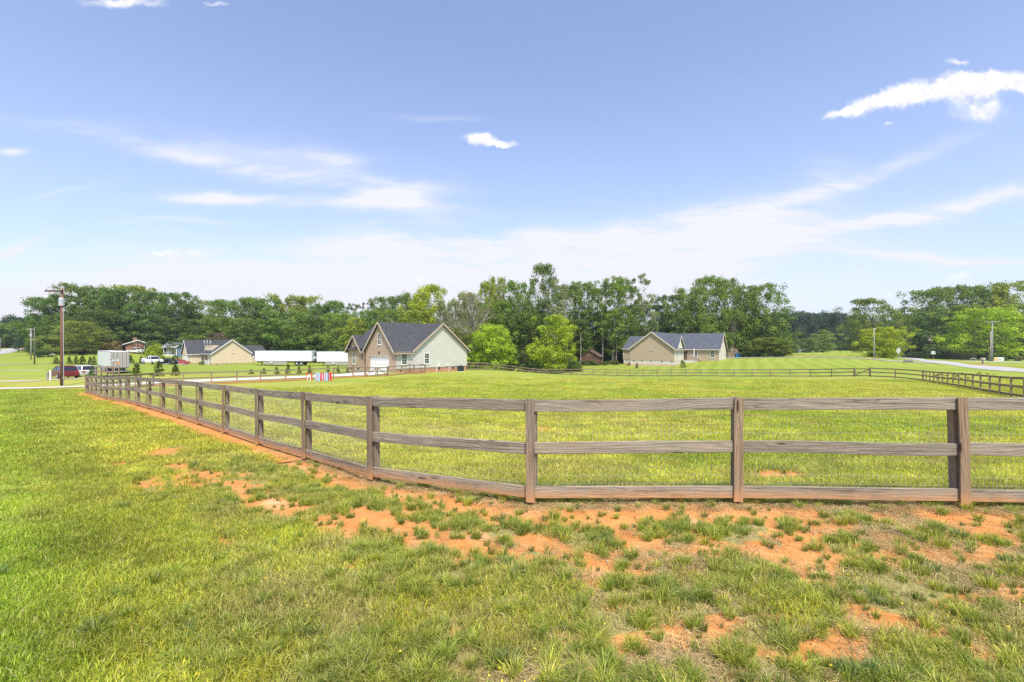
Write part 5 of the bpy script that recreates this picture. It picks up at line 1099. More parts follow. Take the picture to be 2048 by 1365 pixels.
mb = MB(); mb.box(-.2, .5, -.1, .1, HL - .05, HL + .12); mb.build('lamp_head', M_galv, T_)
def wires(pa, pb, sag, n=3, dz_=.35, r_=.02, lbl=''):
    a, b_ = Vector(pa), Vector(pb)
    mb = MB()
    mb.tube([a.lerp(b_, k / 14) - Vector((0, 0, sag * 4 * (k / 14) * (1 - k / 14))) for k in range(15)], r_, 4)
    o = mb.build('power_line', M_dkgrey); tag(o, lbl, 'wire'); return o
pb_ = gp(1984.5, 137); pc_ = gp(1861.5, 163)
wires((pc_.x, pc_.y, pc_.z + HC - 2.6), (pb_.x, pb_.y, pb_.z + HB * .55), 1.2, r_=.018, lbl='thin dark line sagging between the brown pole and the pale pole')
wires((pb_.x + .3, pb_.y, pb_.z + HB * .55), (ray(2200, 120), 120, pb_.z + HB * .9), .8, r_=.018, lbl='thin dark line rising right from the pale pole out of the picture')
pa_ = gp(124, 50); wires((pa_.x, pa_.y, pa_.z + HA - 4.0), (ray(92, 75), 75, tz(ray(92, 75), 75) + .1), .2, r_=.012, lbl='slanting guy wire from the reddish-brown pole down to the left lawn')

def sign_post(c, h, mat=None, r_=.035): mb = MB(); mb.tube([(c[0], c[1], -.4), (c[0], c[1], h)], r_, 6); return mb
M_signgrey = simple('aluminium_sign_back', (.50, .50, .48), .5, .06); M_orange = simple('orange_sign', (.85, .28, .02), .5, .03); M_signwhite = simple('white_sign_face', (.72, .72, .70), .5, .04)
c = gp(1797, 124); S_ = thing('road_sign', 'pale diamond sign seen from the back, on a post beside the right road', 'road sign', c, R(20))
zc = zrow(702, 124) - c.z; mb = MB(); mb.prism([(-.95, zc), (0, zc - .95), (.95, zc), (0, zc + .95)], -.012, .012, 'y'); mb.build('sign_plate', M_signgrey, S_); sign_post((0, -.05), zc + .5, r_=.045).build('post', M_steel, S_)
c = gp(43, 158); S_ = thing('road_sign', 'orange diamond warning sign beside the left road', 'road sign', c, R(-35))
zc = zrow(698.5, 158) - c.z; mb = MB(); mb.prism([(-.72, zc), (0, zc - .5), (.72, zc), (0, zc + .5)], -.012, .012, 'y'); mb.build('sign_plate', M_orange, S_); sign_post((0, .05), zc, r_=.04).build('post', M_steel, S_)
c = gp(29.5, 215); S_ = thing('road_sign', 'small white sign across the left road before the dark trees', 'road sign', c, R(-35))
zc = zrow(692, 215) - c.z; mb = MB(); mb.box(-.35, .35, -.01, .01, zc - .45, zc + .45); mb.build('sign_plate', M_signwhite, S_); sign_post((0, .05), zc, r_=.04).build('post', M_steel, S_)
c = gp(1866.5, 158); S_ = thing('road_sign', 'white sign over a pale green strip on a thin post across the right road', 'road sign', c, R(-10))
zc = zrow(703, 158) - c.z; mb = MB(); mb.box(-.55, .55, -.02, .02, zc - .5, zc + .0); mb.build('sign_plate', M_signwhite, S_); mb = MB(); mb.box(-.75, .75, -.025, .015, zc - .98, zc - .56); mb.build('name_strip', simple('pale_green_sign', (.50, .64, .58), .5, .03), S_); mb = MB(); mb.box(-.3, .3, -.03, -.02, zc - .32, zc - .18); mb.build('lettering', simple('faded_sign_print', (.55, .60, .58), .6), S_); sign_post((0, .05), zc, r_=.04).build('post', M_galv, S_)
c = gp(1998, 142); S_ = thing('yard_sign', 'wide white board with a yellow mark and dark lettering beside the tall pale pole', 'sign', c, R(-6))
zc = zrow(718.5, 142) - c.z; mb = MB(); mb.box(-1.35, 1.35, -.04, .04, zc - .5, zc + .5); mb.build('board', M_signwhite, S_)
mb = MB(); mb.box(-1.3, -.55, -.06, -.04, zc - .42, zc + .42); mb.build('emblem', simple('yellow_print', (.80, .55, .12), .5), S_)
mb = MB(); xq = -.95
for k_, w_ in enumerate((.16, .10, .14, .12, .14, .10, .13, .12, .14, .1)):
    mb.box(xq, xq + .04, -.075, -.06, zc - .22, zc + .14 + (.14 if k_ == 0 else 0)); mb.box(xq, xq + w_, -.075, -.06, zc - .22 + (k_ % 3) * .12, zc - .16 + (k_ % 3) * .12); xq += w_ + .06
mb.build('lettering', simple('dark_print', (.10, .08, .06), .6), S_); mb = MB(); mb.box(-1.3, -1.2, -.03, .05, -.3, zc - .5); mb.box(1.2, 1.3, -.03, .05, -.3, zc - .5); mb.build('post', M_polegrey, S_)
c = gp(1966, 121); S_ = thing('mailbox', 'grey mailbox on a thick post on the verge right of the road', 'mailbox', c, R(15))
zc = zrow(716, 121) - c.z; mb = MB(); mb.box(-.16, .16, -.16, .16, -.3, zc - .6); mb.build('post', M_polegrey, S_); mb = MB(); mb.prism([(-.5, zc - .62), (.5, zc - .62), (.55, zc - .25), (.3, zc + .02), (-.3, zc + .02), (-.55, zc - .25)], -.3, .3, 'y'); mb.build('box', simple('mailbox_grey', (.40, .34, .30), .6), S_)
c = gp(1946.5, 140); S_ = thing('low_frame', 'low white pipe frame on the grass in front of the grey-brown barn', 'frame', c, 0)
mb = MB(); mb.tube([(-.75, 0, -.2), (-.75, 0, .75), (.75, 0, .75), (.75, 0, -.2)], .06, 6); mb.build('pipe', M_pipe, S_)
for px_, top_, lb in ((94.5, 746, 'short grey stake in the lawn left of the reddish-brown pole'), (100.8, 741, 'white marker post beside the dark red car')):
    c = gp(px_, 56); o = MB().box(-.09, .09, -.05, .05, -.2, zrow(top_, 56) - c.z).build('marker_post', M_polegrey if px_ < 97 else M_signwhite); o.location = c; tag(o, lb, 'post')
def rock(label, px, d, s_, seed, mat):
    q = np.random.default_rng(seed); bm = bmesh.new(); bmesh.ops.create_icosphere(bm, subdivisions=3, radius=1)
    for v in bm.verts: k_ = 1 + .25 * (math.sin(v.co.x * 3 + seed) * math.cos(v.co.y * 2.7 + seed * 2)) + q.normal(0, .03); v.co *= k_; v.co.z *= .6
    me = bpy.data.meshes.new('rock'); bm.to_mesh(me); bm.free(); me.materials.append(mat); o = bpy.data.objects.new('rock', me); COL.objects.link(o); o.location = gp(px, d); o.scale = (s_, s_ * .7, s_); tag(o, label, 'rock')
M_rock = simple('grey_rock', (.36, .34, .33), .9, .3, 2, bump=.4)
rock('pale grey rock on the lawn under the arborvitae row', 154, 97, .42, 3, M_rock)
rock('flat grey rocks at the foot of the wood left of the round tree', 104, 152, .9, 5, M_rock)
rock('dark culvert stones where the gravel drive meets the right road', 1816, 111, 1.0, 8, simple('dark_stone', (.13, .12, .12), .9, .3, 2))
# blue bins
for px_, s_, lb in ((1473, 1.0, 'taller blue bin beside the garden shed'), (1479, .8, 'lower blue bin just right of the taller one')):
    B_ = thing('wheeled_bin', lb, 'bin', gp(px_, 136), R(10 * s_), 'blue bins by the shed'); mb = MB(); mb.quadbox([(-.26, -.28, 0), (.26, -.28, 0), (.26, .28, 0), (-.26, .28, 0), (-.34, -.36, 1.05 * s_), (.34, -.36, 1.05 * s_), (.34, .36, 1.05 * s_), (-.34, .36, 1.05 * s_)]); mb.build('bin_body', simple('blue_plastic', (.03, .16, .42), .5), B_)
    mb = MB(); mb.slab([(-.36, -.4), (.36, -.4), (.36, .4), (-.36, .4)], lambda x, y: 1.12 * s_ + y * .1, .06); mb.build('lid', simple('blue_lid', (.05, .22, .50), .45), B_)

# ------------------------------------------------------------------ trailers
M_trw = simple('white_trailer_skin', (.70, .72, .74), .35, .05, .6, 0, .5); M_trdirty = simple('dirty_trailer_grey', (.32, .315, .30), .6, .25, 1.5); M_trdark = simple('trailer_underframe', (.07, .07, .075), .6, .3, 3); M_refl = simple('reefer_grey', (.13, .14, .145), .5, .3, 3)
def ribs(mat_c):
    m, t, b = new_mat('ribbed_white_panel'); v = texco(t); s3 = t.add('ShaderNodeSeparateXYZ'); t.l.new(v, s3.inputs[0]); f = t.m('FRACT', t.m('MULTIPLY', s3.outputs[0], 1.64))
    n = t.noise(t.mapping(v, (.5, 1, .25)), 1.3, 5, .6); c = t.mix(t.ramp(n, .3, .75), mat_c, tuple(x * .86 for x in mat_c)); c = t.mix(t.ramp(f, .0, .05, .45, 0), c, tuple(x * .6 for x in mat_c)); c = t.mix(t.ramp(s3.outputs[2], 1.6, 1.15, 0, .35), c, (.42, .38, .33))
    t.l.new(c, b.inputs['Base Color']); b.inputs['Roughness'].default_value = .4; return m
M_rib = ribs((.74, .76, .80))
def semi(label, corner_px, d, rz, L=16.0, h=4.05, nose_unit=True, rear=False):
    """local x: from the nose (0) back to the doors (L); y: width, near side at y = 0"""
    c = gp(corner_px, d); T = thing('semi_trailer', label, 'semi trailer', c, R(rz), 'semi trailers'); W_ = 2.6; zb = 1.15
    mb = MB(); mb.box(0, L, 0, W_, zb, h); mb.build('box_body', M_rib, T, .03)
    mb = MB(); mb.box(0, L, -.012, W_ + .012, zb - .02, zb + .14); mb.box(0, L, -.012, 0, h - .12, h - .02); mb.box(-.01, .12, -.015, .0, zb, h); mb.box(L - .12, L + .01, -.015, .0, zb, h); mb.build('edge_rail', M_trdirty, T)
    mb = MB(); mb.box(.3, L - .3, .7, W_ - .7, zb - .3, zb - .02); [mb.box(.5 + i * 1.2, .6 + i * 1.2, .1, W_ - .1, zb - .14, zb - .02) for i in range(12)]; mb.build('underframe', M_trdark, T)
    mb = MB(); mb.box(2.4, 9.0, .03, .08, .35, zb - .02); mb.build('side_skirt', M_trdirty, T)
    for yy in (.45, W_ - .45): mb = MB(); mb.box(1.7, 1.9, yy - .08, yy + .08, .05, zb - .02); mb.box(1.6, 2.0, yy - .15, yy + .15, -.02, .06); mb.build('landing_leg', M_trdark, T)
    mb = MB(); mb.tube([(4.3, -.02, .72), (5.2, -.02, .72)], .28, 12); mb.build('fuel_tank', M_galv, T)
    for xx in (L - 4.3, L - 3.05):
        for yy in (.16, W_ - .16):
            mb = MB(); mb.tube([(xx, yy - .14, .52), (xx, yy + .14, .52)], .52, 18); wl = mb.build('wheel', M_black, T)
            mb = MB(); mb.tube([(xx, yy - .155 * (1 if yy < 1 else -1), .52), (xx, yy, .52)], [.28, .30], 12); mb.build('rim', M_galv, wl)
    for xx in (L - 4.95, L - 2.35): mb = MB(); mb.box(xx - .02, xx + .02, .02, .6, .25, zb - .05); mb.build('mud_flap', M_black, T)
    if nose_unit:
        mb = MB(); mb.box(-.75, -.02, .25, W_ - .25, zb + .75, h - .05); u = mb.build('cooling_unit', M_refl, T, .05); mb = MB(); mb.box(-.78, -.74, .6, 1.6, h - 1.2, h - .3); mb.box(-.6, -.2, .235, .25, h - 1.8, h - .4); mb.build('grille', M_black, u); mb = MB(); mb.box(-.7, -.35, .23, .25, zb + .9, zb + 1.5); mb.build('service_panel', M_trw, u)
    if rear:
        for k_ in range(2):
            y0 = .06 + k_ * 1.245; mb = MB(); mb.box(L, L + .05, y0, y0 + 1.235, zb + .1, h - .1); dr = mb.build('rear_door', simple('grey_trailer_door', (.36, .34, .32), .5, .1), T)
            mb = MB(); [mb.tube([(L + .08, y0 + o_, zb + .1), (L + .08, y0 + o_, h - .1)], .018, 6) for o_ in (.35, .85)]; [mb.box(L + .04, L + .08, y0 + (.0 if k_ == 0 else 1.10), y0 + (.13 if k_ == 0 else 1.235), zb + .3 + i * .6, zb + .36 + i * .6) for i in range(5)]; mb.build('lock_rod', M_trdark, dr)
        mb = MB()
        for yy in (.42, .98): mb.prism([(yy - .2, zb + 1.35), (yy, zb + 1.15), (yy + .2, zb + 1.35), (yy, zb + 1.55)], L + .06, L + .07, 'x')
        mb.build('white_placard', M_signwhite, T); mb = MB(); mb.box(L + .06, L + .07, .75, 1.2, zb + .72, zb + 1.0); mb.build('orange_label', M_orange, T)
        mb = MB(); mb.box(L, L + .1, .1, W_ - .1, .5, .62); mb.box(L, L + .06, .5, .6, .55, zb); mb.box(L, L + .06, 2.0, 2.1, .55, zb); mb.build('rear_bumper', M_trdirty, T)
        for yy in (.2, 2.2): mb = MB(); mb.box(L + .05, L + .07, yy, yy + .2, zb - .05, zb + .05); mb.build('tail_light', simple('red_lens', (.45, .02, .02), .3), T)
    return T
semi('white refrigerated semi trailer right beside the cream house, nearest its gable', 509.5, 131, -1.5)
semi('white refrigerated semi trailer half hidden by the brick garage wing', 633, 131.5, -1.5)
T = semi('white semi trailer with grey rear doors behind the far end of the near fence', 215, 82, 0, nose_unit=False, rear=True)
a_ = R(137); rc_ = gp(220.5, 82); fw = Vector((math.cos(a_), math.sin(a_), 0))      # forward to the nose; rear-left corner at rc_
T.rotation_euler = (0, 0, a_ + math.pi); T.location = rc_ + fw * 16.0
sideN = Vector((math.cos(a_ + math.pi + math.pi / 2), math.sin(a_ + math.pi + math.pi / 2), 0)); 
T.location = Vector((T.location.x, T.location.y, rc_.z - .1))

# ------------------------------------------------------------------ cars
def paint(name, c, rough=.25): m = simple(name, c, rough, .04, .5, 0, .6); return m
M_lens = simple('red_tail_lens', (.40, .02, .02), .3); M_head = simple('headlight_glass', (.7, .7, .72), .2); M_darkglass = simple('tinted_glass', (.015, .02, .024), .08, .2, 1, 0, .8)
def wheels(T, xs, w, r_, rimm=None):
    for xx in xs:
        for yy in (-w / 2 + .08, w / 2 - .08):
            mb = MB(); mb.tube([(xx, yy - .11, r_), (xx, yy - .08, r_), (xx, yy + .08, r_), (xx, yy + .11, r_)], [r_ * .9, r_, r_, r_ * .9], 18); wl = mb.build('wheel', M_black, T)
            sg = -1 if yy < 0 else 1; mb = MB(); mb.tube([(xx, yy, r_), (xx, yy + sg * .118, r_)], [r_ * .62, r_ * .58], 12); mb.build('rim', rimm or M_galv, wl)
def body_shell(T, prof, w, mat, name='body', inset=.10):
    """side outline swept across the width, with the sides pulled in towards the shoulders"""
    n = len(prof); V_ = []; zs = [p[1] for p in prof]; zt = max(zs); zm = min(zs)
    for (yy, f) in ((-w / 2, 1), (-w / 2 + .06, 0), (w / 2 - .06, 0), (w / 2, 1)):
        for (x, z) in prof: 
            k_ = (z - zm) / (zt - zm); ys = yy * (1 - .06 * k_) if f else yy
            V_.append((x * (1 if not f else .985), ys, z - (.04 if f and z > zt - .15 else 0)))
    F_ = [tuple(range(n))[::-1], tuple(3 * n + i for i in range(n))]
    for l in range(3):
        for i in range(n): F_.append((l * n + i, l * n + (i + 1) % n, (l + 1) * n + (i + 1) % n, (l + 1) * n + i))
    mb = MB(); mb.v = V_; mb.f = F_; return mb.build(name, mat, T)
def frustum(T, b0, b1, t0, t1, zb, zt, w, wt, mat, name):
    mb = MB(); mb.quadbox([(b0, -w / 2, zb), (b1, -w / 2, zb), (b1, w / 2, zb), (b0, w / 2, zb), (t0, -wt / 2, zt), (t1, -wt / 2, zt), (t1, wt / 2, zt), (t0, wt / 2, zt)]); return mb.build(name, mat, T)
def car(label, px, d, rz, col, kind='sedan', name='parked_car', group=None, up=0.02):
    T = thing(name, label, {'pickup': 'pickup truck'}.get(kind, 'car'), gp(px, d, up), R(rz), group)
    if kind == 'pickup':
        w = 2.0; m_ = col
        body_shell(T, [(-2.85, .55), (-2.85, 1.10), (-.75, 1.12), (.95, 1.14), (2.6, 1.08), (2.85, .95), (2.85, .50), (2.35, .45), (-2.3, .45)], w, m_)
        mb = MB(); mb.box(-2.82, -.8, -.98, -.88, 1.08, 1.32); mb.box(-2.82, -.8, .88, .98, 1.08, 1.32); mb.box(-2.84, -2.74, -.98, .98, 1.08, 1.32); mb.build('bed_side', m_, T)
        frustum(T, -.85, 1.35, -.65, .65, 1.12, 1.78, 1.86, 1.58, M_darkglass, 'window'); frustum(T, -.68, .68, -.62, .60, 1.76, 1.86, 1.60, 1.5, m_, 'roof')
        mb = MB(); [mb.beam((x0_, s_ * .935, 1.1), (x1_, s_ * .80, 1.78), .07, .05) for s_ in (-1, 1) for (x0_, x1_) in ((-.83, -.65), (.22, .12), (1.33, .64))]; mb.build('pillar', m_, T)
        wheels(T, (-1.85, 1.85), w + .06, .42); mb = MB(); mb.box(-2.87, -2.84, -.97, -.80, .85, 1.1); mb.box(-2.87, -2.84, .80, .97, .85, 1.1); mb.build('tail_light', M_lens, T)
        mb = MB(); mb.box(2.82, 2.87, -.9, -.6, .8, .98); mb.box(2.82, 2.87, .6, .9, .8, .98); mb.build('headlight', M_head, T)
        mb = MB(); mb.box(-3.0, -2.83, -.9, .9, .52, .68); mb.box(2.84, 2.98, -.92, .92, .5, .68); mb.build('bumper', M_galv, T)
    else:
        w = 1.82; m_ = col; hatch = kind == 'hatch'
        body_shell(T, [(-2.3, .35), (-2.32, .80), (-2.1, .97), (-1.2, 1.0), (.9, .98), (2.0, .82), (2.3, .66), (2.3, .32), (1.9, .25), (-1.9, .25)], w, m_)
        b0, t0 = (-2.05, -1.75) if hatch else (-1.75, -1.05)
        frustum(T, b0, 1.15, t0, .25, .97, 1.38 if not hatch else 1.5, 1.62, 1.26, M_darkglass, 'window'); frustum(T, t0 - .02, .28, t0 + .05, .2, 1.37 if not hatch else 1.49, 1.44 if not hatch else 1.58, 1.28, 1.12, m_, 'roof')
        mb = MB(); zt = 1.38 if not hatch else 1.5; [mb.beam((x0_, s_ * .81, .96), (x1_, s_ * .64, zt), .06, .05) for s_ in (-1, 1) for (x0_, x1_) in ((b0, t0), (-.3, -.35), (1.14, .25))]; mb.build('pillar', m_, T)
        wheels(T, (-1.42, 1.42), w + .04, .33); mb = MB(); mb.box(-2.34, -2.29, -.85, -.5, .68, .85); mb.box(-2.34, -2.29, .5, .85, .68, .85); mb.build('tail_light', M_lens, T); mb = MB(); mb.box(2.18, 2.31, -.82, -.5, .58, .72); mb.box(2.18, 2.31, .5, .82, .58, .72); mb.build('headlight', M_head, T)
    return T
car('white crew-cab pickup on the gravel drive, tail towards the wood, beside the black car', 305, 111.5, -28, paint('white_paint', (.74, .74, .74)), 'pickup', 'pickup_truck', up=.08)
car('white older pickup parked beside the red brick house', 273, 158, 172, paint('white_paint_old', (.70, .70, .69)), 'pickup', 'pickup_truck')
car('black sedan on the gravel drive right of the white pickup', 338, 115, -20, paint('black_paint', (.012, .013, .016)), up=.08)
car('red car mostly hidden at the cream garage behind the black sedan', 359, 125, 10, paint('red_paint', (.42, .03, .02)), up=.06)
car('dark red hatchback on the gravel patch behind the reddish-brown pole', 127, 60, 148, paint('dark_red_paint', (.13, .010, .018)), 'hatch', up=.05)
car('silvery white hatchback between the reddish-brown pole and the semi trailer', 166, 66, 150, paint('silver_paint', (.50, .49, .48)), 'hatch', up=.04)
car('tiny white car far up the left road', 76, 345, 130, paint('far_white', (.75, .75, .75)), 'hatch', up=.15)

# ------------------------------------------------------------------ riding jumps by the fence
def jump_wing(label, px, w_, cols, frame, d=52.2, rz=0):
    T = thing('jump_wing', label, 'jump wing', gp(px, d), R(rz), 'painted jump wings'); h = .92
    mb = MB(); mb.box(-w_ / 2, -w_ / 2 + .06, -.03, .03, .02, h); mb.box(w_ / 2 - .06, w_ / 2, -.03, .03, .02, h); mb.box(-w_ / 2 + .06, w_ / 2 - .06, -.03, .03, h - .07, h); mb.box(-w_ / 2 + .06, w_ / 2 - .06, -.03, .03, .08, .14); mb.build('frame', frame, T)
    n = len(cols); sw = (w_ - .13) / n
    for i, c_ in enumerate(cols): mb = MB(); mb.box(-w_ / 2 + .065 + i * sw, -w_ / 2 + .065 + (i + 1) * sw - .012, -.015, .015, .145, h - .075); mb.build('slat', c_, T)
    mb = MB(); mb.box(-w_ / 2, -w_ / 2 + .06, -.25, .25, 0, .05); mb.box(w_ / 2 - .06, w_ / 2, -.25, .25, 0, .05); mb.build('foot', frame, T)
cB = simple('sky_blue_paint', (.30, .55, .75), .5); cP = simple('pink_paint', (.62, .33, .42), .5); cR = simple('bright_red_paint', (.70, .03, .035), .45); cN = simple('navy_paint', (.03, .06, .20), .5); cO = simple('orange_red_paint', (.75, .14, .05), .5)
jump_wing('light blue jump wing with pink infill, leftmost of the painted wings by the fence', 635.5, .50, [cP, cB, cP, cP, cB], cB)
jump_wing('red jump wing with pink and white slats between the two light blue ones', 644.5, .40, [cR, cP, M_white, cR], cR, 52.5)
jump_wing('light blue jump wing with one pink slat, beside the solid red one', 652.0, .42, [cB, cP, cP, cB], cB)
jump_wing('solid red jump wing with a navy slat, rightmost by the fence', 659.5, .40, [cN, M_white, cR, cR, cR], cR, 52.5)
T = thing('jump_stand', 'orange and white open jump stand left of the painted wings', 'jump stand', gp(618, 52.3)); mb = MB(); mb.box(-.28, -.22, -.03, .03, 0, .95); mb.box(.22, .28, -.03, .03, 0, .95); mb.build('upright', cO, T); mb = MB(); mb.box(-.19, -.13, -.03, .03, 0, .72); mb.box(.13, .19, -.03, .03, 0, .72); mb.box(-.13, .13, -.02, .02, .64, .70); mb.build('inner_frame', M_white, T); mb = MB(); mb.box(-.32, -.1, -.03, .03, .72, .86); mb.box(.1, .32, -.03, .03, .72, .86); mb.build('cup', cO, T)

# ------------------------------------------------------------------ trees
M_leafO = leaf_mat('tree_leaf', 'OBJ', .55, .30, .42, .3); M_leafI = leaf_mat('bush_leaf', 'INST', .55, .30, .42, .3)
def bark(name, c): m = simple(name, c, .9, .35, 1.2, bump=.6); return m
M_bark = bark('dark_bark', (.10, .080, .062)); M_barkpale = bark('pale_bark', (.34, .31, .27)); M_barkgrey = bark('grey_bark', (.20, .175, .15))
def crown(seed, H, W_, z0, ncl, rc, nl, ls, prof='round', flat=.84, lump=.25, fill=.12, inner=.45):
    """leaf quads in many clumps spread through an uneven crown envelope"""
    q = np.random.default_rng(seed)
    tt = q.uniform(0, 1, ncl); an = q.uniform(0, 2 * np.pi, ncl)
    if prof == 'round': pr = np.where(tt > .40, np.sqrt(np.clip(1 - ((tt - .40) / .60) ** 2, 0, 1)) ** .85, .62 + .38 * (tt / .40))
    elif prof == 'tall': pr = .35 + .65 * np.sin(np.pi * np.clip(tt * .82 + .10, 0, 1)) ** .8
    elif prof == 'vase': pr = np.sin(np.pi * np.clip(tt * .72 + .22, 0, 1)) ** .6
    elif prof == 'bush': pr = np.sqrt(np.clip(1 - (tt * .95) ** 2, 0, 1))
    elif prof == 'cone': pr = np.clip(1.02 - tt, .03, 1) ** .8
    ph = q.uniform(0, 6.28, 4)
    env = 1 + lump * (np.sin(2 * an + ph[0] + 4 * tt) * .6 + np.sin(3 * an + ph[1] - 5 * tt) * .5 + np.sin(5 * an + ph[2] + 9 * tt) * .4)
    rho = q.uniform(inner, 1, ncl) ** .6
    cx_ = W_ / 2 * pr * env * rho * np.cos(an); cy_ = W_ / 2 * pr * env * rho * np.sin(an); cz_ = z0 + (H - z0) * tt * (1 + .06 * q.normal(0, 1, ncl) * (tt > .6))
    rcs = q.uniform(rc[0], rc[1], ncl); cr = q.uniform(0, 1, ncl)
    if prof == 'cone': rcs = rcs * (1.1 - tt * .8)
    C_ = np.stack([cx_, cy_, cz_], -1)
    sub = 4 if prof in ('round', 'tall', 'vase') else 1
    if sub > 1:                                          # clumps gather around fewer boughs
        k_ = max(6, ncl // 2); par = q.integers(0, k_, ncl); par[:k_] = np.arange(k_)
        off = q.normal(0, 1, (ncl, 3)) * np.array([1, 1, .62]) * rcs[par][:, None] * 1.75; off[:k_] = 0
        C_ = C_[par] + off; C_[:, 2] = np.clip(C_[:, 2], z0, H - .6 * rcs)
    n = ncl * nl
    ci = np.repeat(np.arange(ncl), nl)
    dv = q.normal(0, 1, (n, 3)); ln_ = np.linalg.norm(dv, axis=1, keepdims=True); dv /= ln_; dv[:, 2] = np.where(q.uniform(0, 1, n) < .5, np.abs(dv[:, 2]), dv[:, 2])
    rr = rcs[ci] * np.where(q.uniform(0, 1, n) < .7, q.uniform(.5, 1.05, n), np.minimum(ln_[:, 0] * .72, 1.22))
    P_ = C_[ci] + dv * rr[:, None] * np.array([1, 1, flat])
    nf = int(n * fill)
    if nf:
        a2 = q.uniform(0, 6.28, nf); t2 = q.uniform(.08, .85, nf); r2 = W_ / 2 * .62 * np.sqrt(q.uniform(0, 1, nf)); P_[:nf] = np.stack([r2 * np.cos(a2), r2 * np.sin(a2), z0 + (H - z0) * t2], -1)
    nm = dv + q.normal(0, .65, (n, 3)) + np.array([0, 0, .25]); nm /= np.linalg.norm(nm, axis=1, keepdims=True)
    up = q.normal(0, 1, (n, 3)); u = np.cross(nm, up); u /= np.linalg.norm(u, axis=1, keepdims=True); v = np.cross(nm, u)
    a = ls * q.uniform(.6, 1.25, n)[:, None] * .5; b_ = a * q.uniform(.45, .8, n)[:, None]
    bend = nm * a * .25
    V_ = np.stack([P_ - u * a - bend, P_ - v * b_, P_ + u * a - bend, P_ + v * b_], 1).reshape(-1, 3)
    F_ = np.arange(n * 4).reshape(-1, 4)
    rv = np.repeat(np.clip(q.uniform(0, 1, n) * .5 + cr[ci] * .5, 0, 1), 4)
    return (V_, F_, rv), C_
def trunk_mb(q, H, r_, C_, nl=8, top=.72, lean=.02, z0f=.3):
    mb = MB(); pts = []; rs = []
    for k_ in range(7):
        f = k_ / 6; pts.append((math.sin(f * 3 + q.random() * .4) * lean * H, math.cos(f * 2.6) * lean * H * .6 - lean * H * .6, f * H * top - (.3 if k_ == 0 else 0))); rs.append(r_ * (1.25 if k_ == 0 else 1) * (1 - .8 * f))
    mb.tube(pts, rs, 8)
    idx = sorted(range(len(C_)), key=lambda i: q.random())[:nl]
    for i in idx:
        c = Vector(C_[i]); f = min(.9, max(z0f, (c.z - .22 * H) / (H * top))); a = Vector(pts[0]).lerp(Vector(pts[-1]), f); a.x = np.interp(f, np.linspace(0, 1, 7), [p[0] for p in pts]); a.y = np.interp(f, np.linspace(0, 1, 7), [p[1] for p in pts]); a.z = f * H * top
        m_ = a.lerp(c, .5) + Vector((0, 0, -.04 * H)); rr = r_ * (1 - .75 * f) * .6; mb.tube([a, m_, c], [rr, rr * .6, rr * .2], 5)
    return mb
KINDS = {}
def make_kind(key, seed, H, W_, z0, ncl, rc, nl, ls, prof, trunk_r=.3, bk=None, nl_=8, top=.75, lean=.015, **kw):
    data, C_ = crown(seed, H, W_, z0, ncl, rc, nl, ls, prof, **kw); q = random.Random(seed)
    cm = proto('crown_' + key, data, M_leafO).data
    tm = None
    if trunk_r: to = trunk_mb(q, H, trunk_r, C_, nl_, top, lean).build('trunk_tmp', bk or M_bark); tm = to.data; bpy.data.objects.remove(to)
    KINDS[key] = (H, W_, cm, tm)
for i in range(5): make_kind('oak%d' % i, 30 + i, 18, 13.0, 1.6, 150, (.85, 1.45), 105, .44, 'round', .38, lump=.16)
for i in range(4): make_kind('airy%d' % i, 50 + i, 20, 9.4, 2.6, 190, (.6, 1.1), 75, .38, 'tall', .24, M_barkpale if i % 2 else M_barkgrey, 22, .88, fill=.05, lump=.16)
for i in range(3): make_kind('spread%d' % i, 70 + i, 17, 13.5, 1.8, 200, (.8, 1.35), 80, .40, 'vase', .34, M_bark, 22, .7, fill=.08, lump=.14)
for i in range(2): make_kind('leafy%d' % i, 80 + i, 10, 9.0, .3, 230, (.55, .85), 95, .28, 'round', .22, M_bark, 8, lump=.06)
for i in range(3): make_kind('bush%d' % i, 90 + i, 3, 4.2, .0, 36, (.40, .75), 120, .20, 'bush', 0, lump=.2)
for i in range(3): make_kind('cone%d' % i, 95 + i, 2.0, 1.3, .05, 60, (.12, .24), 70, .085, 'cone', .05, M_bark, 0, .9, lump=.10, inner=.3)
make_kind('thin0', 99, 15, 5.0, 2, 70, (.35, .7), 60, .32, 'tall', .16, M_barkpale, 16, .95, fill=.04, lump=.2)
def tree(key, label, px, d, top, width, col, name='tree', cat='tree', group=None, rz=None, base=None, sq=1.0):
    """px: column of the trunk, top: row of the crown's top, width: crown width in photo pixels at depth d"""
    H, W_, cm, tm = KINDS[key]; c = gp(px, d); h = zrow(top, d) - c.z; sw = width / F * d / W_
    rt = thing(name, label, cat, c, random.uniform(0, 6.28) if rz is None else rz, group); rt.scale = (sw, sw * sq, h / H)
    o = bpy.data.objects.new('crown', cm); COL.objects.link(o); o.parent = rt; o.color = (*[x * random.uniform(.92, 1.08) for x in col], 1)
    if tm: o2 = bpy.data.objects.new('trunk', tm); COL.objects.link(o2); o2.parent = rt
    return rt
DG = (.120, .190, .038); MG = (.160, .235, .040); YG = (.25, .31, .038); BG = (.33, .42, .026); LG = (.21, .275, .06); GG = (.26, .27, .13); BLG = (.105, .175, .055)
LW = 'trees of the left wood'
